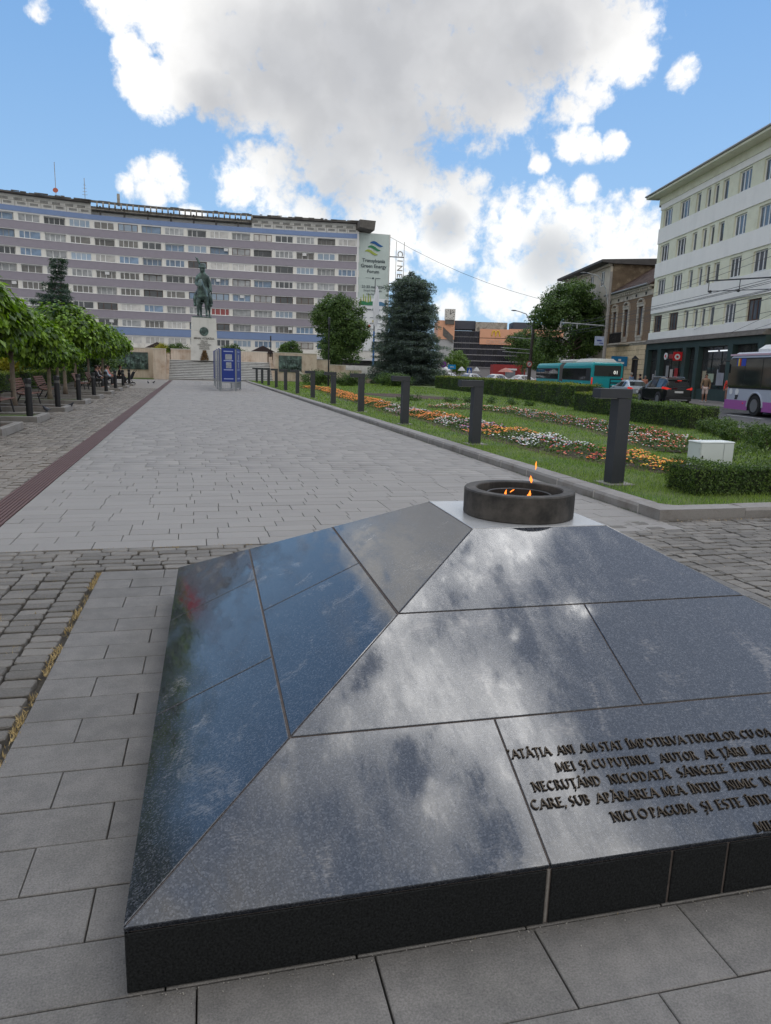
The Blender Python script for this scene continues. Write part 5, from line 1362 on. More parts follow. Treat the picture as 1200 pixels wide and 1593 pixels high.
# tall weeds between bushes and cabinet
r = np.random.default_rng(77); n = 2600; x = r.uniform(8.6,12.6,n); y = r.uniform(8.6,13.4,n); k = (x > 8.4+(y-8.6)*.25); x, y = x[k], y[k]
z = .08+r.uniform(0,.2,len(x)); link(leaf_mesh('tall_weeds', np.stack([x,y,z],1), np.tile([0,-.6,.7],(len(x),1)), .09, .035, -.6, seed=8, along=np.tile([0,0,1.],(len(x),1))), 'tall_weeds', lm_mid, None, kind='stuff', label='taller weeds and ground cover around the cabinet', category='plants')

# ------------------------------------------------------------ trees
def tree(name, c, h_trunk, r0, crown_me, mat, label, scl=1, group=None, nb=6, spread=1.5, seed=0, z=.05, cat='tree', barkm=None, rz=0, thr1=None):
    root = empty(name, (c[0],c[1],z), rz, label, cat, group)
    b = trunk_mesh(h_trunk, r0, thr1 or r0*.6, seed, .05*h_trunk*.3); branch_tubes(b, (0,0,h_trunk*.4), (0,0,h_trunk), spread, nb, r0*.5, seed, .6)
    b.build('trunk', barkm or m_bark, root, smooth=True)
    link(crown_me, 'crown', mat, root, kind='stuff', scl=(scl,scl,scl)); return root
# mop-head catalpas along the left row
cat_meshes = []
for k in range(3):
    lobes = [(0,0,2.75,1.7,1.7,.9),(0,0,3.1,1.15,1.15,.75)]+[(1.12*math.cos(a+k), 1.12*math.sin(a+k), 2.6+.12*math.sin(a*3), .72,.72,.5) for a in np.linspace(0,2*math.pi,7)[:-1]]
    r = np.random.default_rng(100+k); P = []; Nn = []; Al = []
    for _ in range(980):
        l = lobes[r.integers(len(lobes))]; d = sphere_pts(r,1)[0]
        if d[2] < -.2: d[2] *= -.4
        c = np.array(l[:3])+d*np.array(l[3:])*r.uniform(.86,1.06); m_ = 9
        P.append(c+r.normal(0,.11,(m_,3))); out = c-np.array([0,0,2.3]); out[2] = 0; out /= np.linalg.norm(out)+.2
        Nn.append(np.tile(d*.9+np.array([0,0,.5]),(m_,1))); Al.append(np.tile(out*.8+np.array([0,0,-.45]),(m_,1)))
    # hanging fringe and inner shade leaves
    for _ in range(130):
        a = r.uniform(0,2*np.pi); rr = r.uniform(.3,1.75); c = np.array([math.cos(a)*rr, math.sin(a)*rr, r.uniform(2.1,2.7)]); m_ = 8
        P.append(c+r.normal(0,.14,(m_,3))); Nn.append(np.tile(np.array([math.cos(a),math.sin(a),.2]),(m_,1))); Al.append(np.tile(np.array([.2*math.cos(a),.2*math.sin(a),-1]),(m_,1)))
    cat_meshes.append(leaf_mesh('crown', np.concatenate(P), np.concatenate(Nn), .23, .16, .12, .14, seed=k, jit=.36, along=np.concatenate(Al)))
trunkm = M('light_bark', (.26,.21,.165), .9, n=.25, ns=10, bump=.01, bs=25)
cats = [(-5.9,13.6,1.0),(-5.7,17.3,1.0),(-5.75,21.2,.92),(-5.55,25.4,.82),(-5.25,29.8,.62),(-5.45,34.6,1.0),(-6.5,39.2,.8),(-6.3,43.6,.9),(-6.2,48.2,.95),(-5.9,53,.95),(-6.5,58.5,1.05)]
cl_lab = ['catalpa standing outside the left picture edge nearest the viewer','catalpa just outside the left picture edge','mop-head catalpa cut by the left edge, nearest of the row','second mop-head catalpa, over the nearest bench','slim mop-head catalpa with pale thin trunk','broad bright green catalpa with a domed crown','mop-head catalpa behind the broad domed one','darker catalpa over the seated people','catalpa behind the seated people','far dark catalpa near the travertine wall','last dark tree of the left row']
for k, (x, y, s_) in enumerate(cats):
    tree('catalpa_tree', (x,y), 2.3*s_, .085, cat_meshes[k%3], lm_cat if k < 8 else lm_mid, cl_lab[k], s_, 'mop-head catalpas in the left row', 5, .9, k, z=.12, barkm=trunkm, rz=k*1.3, thr1=.06)
# spruces: drooping layered branches with needle tufts
def spruce(seed, h, R0, prof, nlev, needle, gap=0.0, asym=None, droop=.25):
    r = np.random.default_rng(seed); P = []; Nn = []; Al = []; tb_ = MB(); z = 1.0
    for lv in range(nlev):
        t_ = lv/(nlev-1); z = h*(.06+.93*t_); Rm = R0*prof(t_); nb = int(7+Rm*3.2)
        for k in range(nb):
            a = 2*math.pi*(k+r.uniform(-.35,.35))/nb+lv*.7; Rb = Rm*r.uniform(.62,1.12)*(1+(asym(a,t_) if asym else 0))
            if r.uniform() < gap: continue
            if Rb < .15: continue
            d = np.array([math.cos(a), math.sin(a), 0]); m_ = int(Rb*16)+4
            u_ = r.uniform(.12,1,m_)**.7; sag = -droop*Rb*u_**1.5+.10*Rb*u_**3
            side = np.array([-d[1], d[0], 0]); c = np.array([0,0,z])+d*(u_*Rb)[:,None]+np.array([0,0,1])*sag[:,None]
            for q in range(7):
                lat = r.normal(0,.16+.05*Rb,m_)*(1-u_*.4)
                p = c+side*lat[:,None]+r.normal(0,.05,(m_,3))-np.array([0,0,1])*(np.abs(r.normal(0,.17,m_)))[:,None]
                P.append(p); Nn.append(np.tile(np.array([0,0,1.])+d*.2,(m_,1))); Al.append(np.tile(d*.7,(m_,1))+side*np.sign(lat)[:,None]*.6-np.array([0,0,.35]))
            tb_.tube([(0,0,z),tuple(d*Rb*.5+np.array([0,0,z-droop*Rb*.3])),tuple(d*Rb*.9+np.array([0,0,z-droop*Rb*.75]))], [.045,.025,.008], 4)
    return leaf_mesh('crown', np.concatenate(P), np.concatenate(Nn), needle, needle*.36, .12, .25, seed=seed, jit=.5, along=np.concatenate(Al)), tb_
me, tb1 = spruce(5, 11.7, 4.4, lambda t_: (1.0 if t_ < .22 else 1-(t_-.22)*.62)*(1 if t_ < .93 else max(.1,(1.0-t_)/.07))*(.92+.08*math.sin(t_*22)), 38, .19, .14, droop=.20)
root = empty('blue_spruce', (22.3,74.3,.05), 0, 'large blue-grey spruce standing behind the lawn right of the banner', 'tree')
link(me, 'crown', lm_spr, root, kind='stuff'); tb1.tube([(0,0,0),(0,0,6),(0,0,11.6)],[.3,.2,.03],9); tb1.build('trunk', m_bark, root)
me, tb1 = spruce(9, 9.6, 4.0, lambda t_: (1.05-t_*.85)*(.7+.3*math.sin(t_*19+1)), 20, .19, .28, asym=lambda a, t_: .35*math.cos(a-math.pi)*(1 if .55 < t_ < .85 else -.1), droop=.1)
root = empty('dark_spruce', (-10.3,64.9,.05), 0, 'ragged dark spruce rising behind the left catalpas', 'tree')
link(me, 'crown', lm_sprd, root, kind='stuff'); tb1.tube([(0,0,0),(0,0,5),(.2,0,8.8)],[.25,.16,.03],9); tb1.build('trunk', m_bark, root)
me, tb1 = spruce(12, 7.4, 2.6, lambda t_: 1-t_*.9, 12, .2, .1)
root = empty('dark_spruce', (-15.3,60.5,.05), 0, 'dark conifer tip showing over the nearest catalpa at the left edge', 'tree')
link(me, 'crown', lm_sprd, root, kind='stuff'); tb1.tube([(0,0,0),(0,0,7.2)],[.2,.03],9); tb1.build('trunk', m_bark, root)
# broadleaf trees
def lobes_round(rx, ry, z0, z1, n, seed, k=.42):
    r = random.Random(seed); zc, rz_ = (z0+z1)/2, (z1-z0)/2; out = [(0,0,zc,rx*.8,ry*.8,rz_*.85)]
    for i in range(n):
        a = r.uniform(0,2*math.pi); e = r.uniform(-.85,.95); q = math.sqrt(max(.05,1-e*e)); out.append((math.cos(a)*rx*.66*q, math.sin(a)*ry*.66*q, zc+e*rz_*.68, rx*k, ry*k, rz_*k*.75))
    return out
tree('round_tree', (17.6,88.3), 4.5, .22, lobe_crown('crown', lobes_round(3.7,3.5,1.2,11.0,20,3), 950, 34, .26, .62, 71, .2, .55), lm_dark, 'round dense dark green tree left of the flagpole', nb=8, spread=2.5, seed=4)
tree('street_tree', tuple(st(24,2.7))[:2], 5.0, .25, lobe_crown('crown', lobes_round(4.6,4.3,1.6,11.8,26,8,.38), 1150, 34, .26, .62, 72, .25, .5), lm_dark, 'large street tree hiding the old houses behind the teal bus', nb=9, spread=3, seed=5, z=.13)
tree('small_tree', (12.1,92), 2.2, .09, lobe_crown('crown', lobes_round(1.45,1.3,1.0,5.2,8,6), 150, 30, .24, .42, 73, .2, .6), lm_dark, 'small round tree above the right travertine wall', nb=5, spread=.8, seed=6)
tree('young_tree', (38.5,103), 2.0, .08, lobe_crown('crown', lobes_round(2.0,1.9,.9,5.2,8,9), 190, 30, .24, .45, 74, .15, .6), lm_lime, 'small bright green tree in front of the glass store', nb=5, spread=.9, seed=7)
tree('young_tree', (35.6,112), 2.6, .1, lobe_crown('crown', lobes_round(1.8,1.8,1.2,5.6,9,10), 230, 30, .27, .5, 75, .15, .6), lm_mid, 'dark green tree left of the bright one before the glass store', nb=5, spread=.9, seed=8)
tree('young_tree', (28.5,93), 3, .12, lobe_crown('crown', lobes_round(3.2,2.4,.8,7.2,10,11), 300, 30, .25, .5, 76, .15, .6), lm_mid, 'leafy tree peeping out right of the blue spruce', nb=5, spread=1.2, seed=9)
tree('distant_tree', (95,186), 4, .2, lobe_crown('crown', lobes_round(5.5,4,1,11,10,12), 320, 30, .5, 1.0, 77, .15, .6), lm_dark, 'tree in front of the right end of the glass store', nb=5, spread=2, seed=10)
tree('distant_tree', (48.5,101), 4, .2, lobe_crown('crown', lobes_round(3.0,3,1,9,10,12), 320, 30, .28, .6, 78, .15, .6), lm_dark, 'tree to the left of the large street tree, behind the lamp pole', nb=5, spread=2, seed=11)
tree('golden_shrub', (-8.3,38.5), 1.0, .05, lobe_crown('crown', lobes_round(1.15,1.1,.6,3.4,8,13), 170, 30, .13, .3, 79, .15, .6), lm_yel, 'golden yellow leaved shrub behind the second catalpa', nb=5, spread=.5, seed=12, cat='shrub')
for k, (x, y, rx, zt, lab) in enumerate([(-11.5,34,2.3,3.6,'dark leafy tree at the far left behind the benches'),(-10.6,46,2.6,4.2,'dense dark tree behind the seated people'),(-9.6,56,2.4,4.4,'dark tree beside the last catalpa'),(-8.2,67,2.6,4.6,'dark crown just left of the travertine wall'),(-14.5,42,3,4.2,'wide dark shrubbery behind the golden shrub')]):
    tree('park_tree', (x,y), 1.6, .1, lobe_crown('crown', lobes_round(rx,rx,.3,zt,10,20+k), 330, 30, .2, .5, 80+k, .2, .6), lm_dark, lab, nb=5, spread=1.1, seed=20+k)
for k, (x, y, rx, zt, lab) in enumerate([(-13,17,3.6,10.5,'tall tree beyond the left picture edge'),(-15.5,25,4,12,'second tall tree beyond the left picture edge'),(-12.5,9,3.4,10,'tall tree far left beside the viewer')]):
    tree('park_tree', (x,y), 4, .2, lobe_crown('crown', lobes_round(rx,rx,1.5,zt,12,60+k), 420, 30, .3, .7, 120+k, .2, .6), lm_dark, lab, nb=5, spread=1.5, seed=40+k)
hedge('hedge', [(-8.0,60),(-8.0,19)], 1.2, .95, 'clipped hedge with yellow-green top behind the left benches', .085, 330, 9)
# ------------------------------------------------------------ lamp posts of the promenade (square post, arm towards the paving)
def lamp_post():
    root = empty('bollard_lamp', (0,0,0), 0, 'x', 'lamp post', 'angular grey lamp posts along the lawn kerb')
    b = MB(); b.cham(-.06,.14,-.10,.10,.10,1.30,.003); b.build('post', m_metal_dk, root)
    b = MB(); b.cham(-.36,.145,-.105,.105,1.305,1.435,.004); b.build('lamp_head', m_metal_dk, root)
    b = MB(); b.box(-.34,-.08,-.08,.08,1.295,1.303); b.build('lens', M('lamp_lens', (.35,.35,.33), .4), root)
    b = MB(); b.prism([(-.16,-.2),(.26,-.2),(.26,.2),(-.16,.2)], .02, .10); b.build('footing', m_kerb, root)
    return root
lp0 = lamp_post(); ys = [8.95,14.3,19.65,25.2,30.5,36.0,41.5,47.0,52.4,57.8,63.3,68.8]
ordn = ['nearest and largest angular lamp post, in front of the marigolds','second angular lamp post, right above the fire bowl','third angular lamp post from the viewer','fourth angular lamp post from the viewer','fifth angular lamp post from the viewer','sixth angular lamp post, beside the orange flowers','seventh angular lamp post from the viewer','eighth angular lamp post from the viewer','ninth angular lamp post, near the relief wall','tenth angular lamp post, in front of the relief wall','eleventh angular lamp post, next to last','last angular lamp post, beside the foot of the right stair wall']
for k, y in enumerate(ys):
    o = lp0 if k == 0 else copy_tree(lp0)
    o.location = (5.80, y, 0); o['label'] = ordn[k]; o.rotation_euler = (0,0,random.uniform(-.03,.03))
# dark cylindrical bollard lights on the left and kerbed tree beds
def bollard():
    root = empty('round_bollard', (0,0,0), 0, 'x', 'bollard', 'round black bollard lights in the left tree beds')
    b = MB(); b.lathe([(.085,0),(.085,.78),(.075,.785),(.075,.80)], 16); b.build('post', m_black, root, smooth=False)
    b = MB(); b.lathe([(.07,.80),(.07,.88)], 14); b.build('lens', M('bollard_lens', (.12,.12,.12), .3), root)
    b = MB(); b.lathe([(.088,.88),(.09,.9),(.09,1.0),(.07,1.02)], 16); b.build('cap', m_black, root)
    return root
bl0 = bollard()
bed_words = ['left edge, beyond view','left edge, just beyond view','nearest kerbed bed at the left edge','second kerbed bed from the left edge','third kerbed bed','fourth kerbed bed','fifth kerbed bed, before the seated people','sixth kerbed bed','seventh kerbed bed','last kerbed bed of the row']
for k, (a, c) in enumerate(BEDS):
    root = empty('tree_bed', (0,(a+c)/2,0), 0, 'kerbed planting bed with low sides, ' + bed_words[k], 'planting bed', 'kerbed beds of the left row')
    h = (c-a)/2; x0, x1 = -8.4, -3.9
    for (q0, q1, r0, r1) in ((x0,x1,-h,-h+.16),(x0,x1,h-.16,h),(x1-.16,x1,-h+.16,h-.16)):
        L_ = max(q1-q0, r1-r0); n_ = max(1, round(L_/1.1))
        for j in range(n_):
            b = MB()
            if q1-q0 > r1-r0: b.cham(q0+(q1-q0)*j/n_+.003, q0+(q1-q0)*(j+1)/n_-.003, r0, r1, -.05, .14, .012)
            else: b.cham(q0, q1, r0+(r1-r0)*j/n_+.003, r0+(r1-r0)*(j+1)/n_-.003, -.05, .14, .012)
            b.build('kerb_stone', m_kerb, root)
    b = MB(); b.box(x0, x1-.16, -h+.16, h-.16, -.03, .085); b.build('soil', m_soil if k % 2 else m_grass_base, root)
    o = bl0 if k == 0 else copy_tree(bl0); o.location = (-4.2, (a+c)/2-.2, .08); o['label'] = 'round black bollard light in the ' + bed_words[k]
# benches between the beds
def bench():
    root = empty('park_bench', (0,0,0), 0, 'x', 'bench', 'slatted benches of the left row')
    for k in range(5):
        b = MB(); b.cham(-.42+.085*k*1.0, -.42+.085*k+.068, -.9, .9, .40+.012*abs(k-2.2), .43+.012*abs(k-2.2), .006); b.build('seat_slat', m_wood, root)
    for k in range(6):
        b = MB(); t_ = k/5; b.obox((-.47-.17*t_, 0, .50+.40*t_), (.03,1.8,.062), ry=-.32); b.build('back_slat', m_wood, root)
    for y in (-.72,.72):
        b = MB(); b.tube([(-.02,y,0),(-.06,y,.2),(-.10,y,.40),(-.3,y,.40),(-.44,y,.43),(-.56,y,.66),(-.66,y,.93)], .028, 6); b.tube([(-.56,y,0),(-.46,y,.2),(-.36,y,.39)], .028, 6)
        b.tube([(-.5,y,.55),(-.28,y,.64),(-.04,y,.62),(-.06,y,.42)], .022, 6); b.build('bench_frame', m_black, root)
    return root
be0 = bench()
bl_ = [(-5.3,19.4,'slatted bench outside the left edge'),(-5.2,23.1,'nearest slatted bench, cut by the left picture edge'),(-5.3,27.6,'slatted bench between the second and third kerbed beds'),(-5.45,32.2,'slatted bench behind the thin pale catalpa trunk'),(-5.4,46.1,'bench with seated people under the catalpas'),(-5.4,50.7,'far bench with people beside the last trees'),(-5.4,41.3,'empty bench in the shade before the seated people')]
for k, (x, y, lab) in enumerate(bl_):
    o = be0 if k == 0 else copy_tree(be0); o.location = (x,y,0); o['label'] = lab
# utility cabinet
uc = empty('utility_cabinet', (7.72,9.3,.05), 0, 'small pale grey metal utility cabinet behind the low front hedge', 'cabinet')
m_cab = M('cabinet_grey', (.62,.66,.64), .55, n=.04, ns=3, dirt=((.38,.39,.36), 5, .58, .75, .6))
b = MB(); b.cham(-.30,.30,-.14,.14,0,.60,.004); b.build('body', m_cab, uc)
b = MB(); b.cham(-.31,.31,-.15,.15,.60,.62,.012); b.build('lid', m_cab, uc)
b = MB(); b.box(-.29,.105,-.152,-.141,.02,.59); b.build('door', m_cab, uc)
b = MB(); b.box(.122,.29,-.152,-.141,.02,.59); b.build('door', m_cab, uc)
b = MB(); b.box(-.27,-.25,-.158,-.152,.36,.41); b.box(-.27,-.25,-.158,-.152,.2,.22); b.build('hinge', m_black, uc, kind='stuff')
b = MB(); b.box(-.26,-.24,-.158,-.152,.28,.315); b.build('lock', m_black, uc)

# ------------------------------------------------------------ statue group
m_mar = M('grey_marble_step', (.66,.66,.65), .7, n=.12, ns=2.5, aniso=(1,3,6), dirt=((.30,.30,.29), 1.6, .5, .72, .7))
m_ped = M('pedestal_stone', (.62,.61,.58), .75, n=.06, ns=2, dirt=((.42,.41,.38), 1.2, .55, .75, .5))
m_trav = M('travertine', (.60,.50,.41), .8, n=.16, ns=1.6, aniso=(6,6,.5), dirt=((.38,.25,.17), .9, .5, .68, .7))
m_travc = M('pale_coping', (.62,.58,.52), .8, n=.08, ns=3)
stair = empty('monument_steps', (0,76,0), 0, 'broad pale marble stairs leading up to the equestrian statue', 'stairs')
nst = 12
for k in range(nst):
    for j in range(7):
        w = (8.15+2.35)/7; x0 = -2.35+j*w
        b = MB(); b.box(x0+.004, x0+w-.004, k*.36+.05, k*.36+.40 if k < nst-1 else k*.36+1.0, k*.165-.3 if k else -.05, (k+1)*.165-.055); b.build('riser', M('shaded_marble_riser', (.27,.265,.255), .8, n=.2, ns=3), stair); b = MB(); b.cham(x0+.004, x0+w-.004, k*.36, k*.36+.44 if k < nst-1 else k*.36+1.0, (k+1)*.165-.055, (k+1)*.165, .01); b.build('step_stone', m_mar, stair)  # riser colour carries the overcast shade, so the lit treads stand out
ter = empty('statue_terrace', (0,80.3,0), 0, 'raised paved terrace that carries the statue pedestal', 'terrace')
b = MB(); b.box(-12,22,.6,14,-.1,1.96); b.box(-2.3,8.1,.0,.6,-.1,1.96); b.build('terrace_floor', m_mar, ter)
def cladwall(name, label, x0, x1, y0, y1, z0, z1, parent=None, pw=.62):
    root = empty(name, (0,0,0), 0, label, 'wall')
    b = MB(); b.box(x0+.03,x1-.03,y0+.03,y1-.03,0,z1-.01); b.build('wall_core', m_trav, root)
    n_ = max(1, round((x1-x0)/pw))
    for k in range(n_):
        b = MB(); b.box(x0+(x1-x0)*k/n_+.004, x0+(x1-x0)*(k+1)/n_-.004, y0, y0+.03, z0, z1); b.build('stone_panel', m_trav, root)
    n_ = max(1, round((y1-y0)/pw))
    for k in range(n_):
        for xx in ((x0-.0, x0+.03),(x1-.03,x1)):
            b = MB(); b.box(xx[0], xx[1], y0+(y1-y0)*k/n_+.004, y0+(y1-y0)*(k+1)/n_-.004, z0, z1); b.build('stone_panel', m_trav, root)
    b = MB(); b.box(x0-.04,x1+.04,y0-.04,y1+.04,z1,z1+.07); b.build('coping', m_travc, root); return root
cladwall('stair_wall', 'left travertine pylon beside the stairs', -3.75, -2.55, 75.9, 78.2, 0, 2.95)
w = empty('stepped_wall', (-2.55,76,0), 0, 'stepped travertine cheek wall on the left side of the stairs', 'wall')
for k in range(7):
    b = MB(); b.box(0,.28,k*.62,k*.62+.6,0,.55+k*.34); b.build('stone_block', m_trav, w)
w = empty('stepped_wall', (8.15,76,0), 0, 'stepped travertine cheek wall on the right side of the stairs', 'wall')
for k in range(7):
    b = MB(); b.box(0,.28,k*.62,k*.62+.6,0,.55+k*.34); b.build('stone_block', m_trav, w)
cladwall('relief_wall', 'right travertine wall carrying the bronze relief panel', 8.45, 13.0, 77.6, 78.8, 0, 3.0)
cladwall('relief_wall', 'left travertine wall behind the catalpas', -8.6, -3.8, 77.6, 78.4, 0, 3.0)
cladwall('parapet_wall', 'low travertine parapet left of the pedestal', -2.2, .0, 82.5, 82.9, 1.96, 3.1)
cladwall('parapet_wall', 'low travertine parapet right of the pedestal', 2.8, 8.2, 82.5, 82.9, 1.96, 3.1)
def relief(x0, x1, y, z0, z1, lab, seed):
    root = empty('relief_panel', (0,y,0), 0, lab, 'relief'); b = MB(); b.box(x0,x1,-.06,0,z0,z1); b.build('backing', m_bronze, root); r = random.Random(seed)
    for k in range(15):
        x = x0+.2+(x1-x0-.4)*k/14+r.uniform(-.06,.06); h = (z1-z0)*r.uniform(.5,.78); f = MB()
        f.ball((x,-.1,z0+h), (.09,.07,.11), 7, 5); f.tube([(x,-.09,z0+h-.1),(x+r.uniform(-.05,.05),-.1,z0+h*.5),(x,-.08,z0+.08)], [.09,.13,.08], 6); f.tube([(x,-.12,z0+h*.75),(x+r.uniform(-.25,.25),-.14,z0+h*r.uniform(.6,1.1))], .035, 5)
        f.build('relief_figure', m_bronze, root)
relief(8.9,11.35,77.55,1.05,2.75,'dark bronze battle relief on the right travertine wall',3)
relief(-7.9,-4.3,77.55,.9,2.6,'dark bronze relief half hidden behind the left trees',4)
for k, (x0, x1, z) in enumerate([(13.0,14.6,2.4),(14.6,16.4,1.9),(16.4,18.2,1.4),(18.2,20.5,.95)]):
    cladwall('stepped_terrace_wall', ['highest stepped terrace block right of the relief','second stepped terrace block right of the relief','third stepped terrace block right of the relief','lowest stepped terrace block behind the junipers'][k], x0, x1, 78.6, 80.5, 0, z)
b = MB(); b.prismy([(12.2,0),(12.5,0),(11.0,1.2),(10.7,1.2)], 76.5, 76.8); o = b.build('white_ramp_rail', m_travc, None); o['label'] = 'pale sloping slab leaning in front of the relief wall'; o['category'] = 'ramp'
ped = empty('statue_pedestal', (1.3,81.0,1.96), 0, 'tall pale stone pedestal with bronze medallion and engraved lettering', 'pedestal')
PW0, PW1 = 1.42, 1.27; zz = [0,.95,2.0,3.1,4.43]
for i in range(4):
    for j in range(3 if i % 2 else 2):
        n_ = 3 if i % 2 else 2; a0_ = PW0+(PW1-PW0)*zz[i]/4.43; a1_ = PW0+(PW1-PW0)*zz[i+1]/4.43
        f0, f1 = -1+2*j/n_, -1+2*(j+1)/n_; b = MB(); e = .004
        b.add([(a0_*f0+e,-a0_,zz[i]+e),(a0_*f1-e,-a0_,zz[i]+e),(a0_*f1-e,a0_*1.6,zz[i]+e),(a0_*f0+e,a0_*1.6,zz[i]+e),(a1_*f0+e,-a1_,zz[i+1]-e),(a1_*f1-e,-a1_,zz[i+1]-e),(a1_*f1-e,a1_*1.6,zz[i+1]-e),(a1_*f0+e,a1_*1.6,zz[i+1]-e)],
              [(3,2,1,0),(4,5,6,7),(0,1,5,4),(1,2,6,5),(2,3,7,6),(3,0,4,7)]); b.build('stone_block', m_ped, ped)
b = MB(); b.lathe([(.46,-.05),(.46,.04),(.40,.06),(.38,.03),(.1,.05)], 24); o = b.build('medallion', m_bronze, ped); o.rotation_euler = (math.pi/2,0,0); o.location = (0,-1.33,3.02)
b = MB(); b.ball((0,-1.41,3.02),(.2,.05,.26)); b.build('medallion_head', m_bronze, ped)
m_eng = M('engraved_dark', (.12,.11,.10), .8)
text(ped, 'MIHAI VITEAZUL', .27, (0,-1.375,2.22), m_eng, name='engraved_line', sx=1.05, off=.006)
for k, s_ in enumerate(['1593-1601','DOMN AL','ȚĂRII ROMÂNEȘTI','ARDEALULUI','ȘI MOLDOVEI']): text(ped, s_, .17, (0,-1.39,1.98-k*.2), m_eng, name='engraved_line', off=.003)
wr = empty('wreath', (1.3,79.35,1.98), 0, 'brown dried leaf wreath leaning on the foot of the pedestal', 'wreath')
r = np.random.default_rng(5); n = 900; a = r.uniform(-1.9,5.0-1.9+.2,n); u_ = r.uniform(0,1,(n,2)); x = (u_[:,0]-.5)*.75*(1.1-u_[:,1]*.8); z = .05+u_[:,1]*.95
link(leaf_mesh('dried_leaves', np.stack([x, r.normal(0,.08,n), z],1), np.tile([0,-1,.3],(n,1)), .14, .06, 0, seed=3), 'dried_leaves', M('dried_leaf', (.14,.085,.04), .9, irand=.5), wr, kind='stuff')
b = MB(); b.tube([(-.3,.1,0),(0,.05,1.0),(.3,.1,0)], .02, 5); b.build('easel', m_bark, wr)

# ------------------------------------------------------------ skinned figures
def skin(name, verts, edges, radii, mat, parent=None, levels=1, loc=None, rot=None, scl=None, root_i=0, **props):
    me = bpy.data.meshes.new(name); me.from_pydata([tuple(v) for v in verts], edges, [])
    o = bpy.data.objects.new(name, me); COL.objects.link(o)
    md = o.modifiers.new('skin', 'SKIN'); md.use_smooth_shade = True
    if not me.skin_vertices: 
        bm = bmesh.new(); bm.from_mesh(me); bm.verts.layers.skin.verify(); bm.to_mesh(me); bm.free()
    for i, r_ in enumerate(radii):
        sv = me.skin_vertices[0].data[i]; sv.radius = (r_, r_) if not isinstance(r_, tuple) else r_; sv.use_root = (i == root_i)
    sb = o.modifiers.new('sub', 'SUBSURF'); sb.levels = levels; sb.render_levels = levels
    dg = bpy.context.evaluated_depsgraph_get(); me2 = bpy.data.meshes.new_from_object(o.evaluated_get(dg)); bpy.data.objects.remove(o); bpy.data.meshes.remove(me)
    me2.name = name; me2.materials.clear()
    me2.polygons.foreach_set('use_smooth', [True]*len(me2.polygons))
    return link(me2, name, mat, parent, loc=loc, rot=rot, scl=scl, **props)
m_skin = M('skin', (.36,.19,.13), .6)
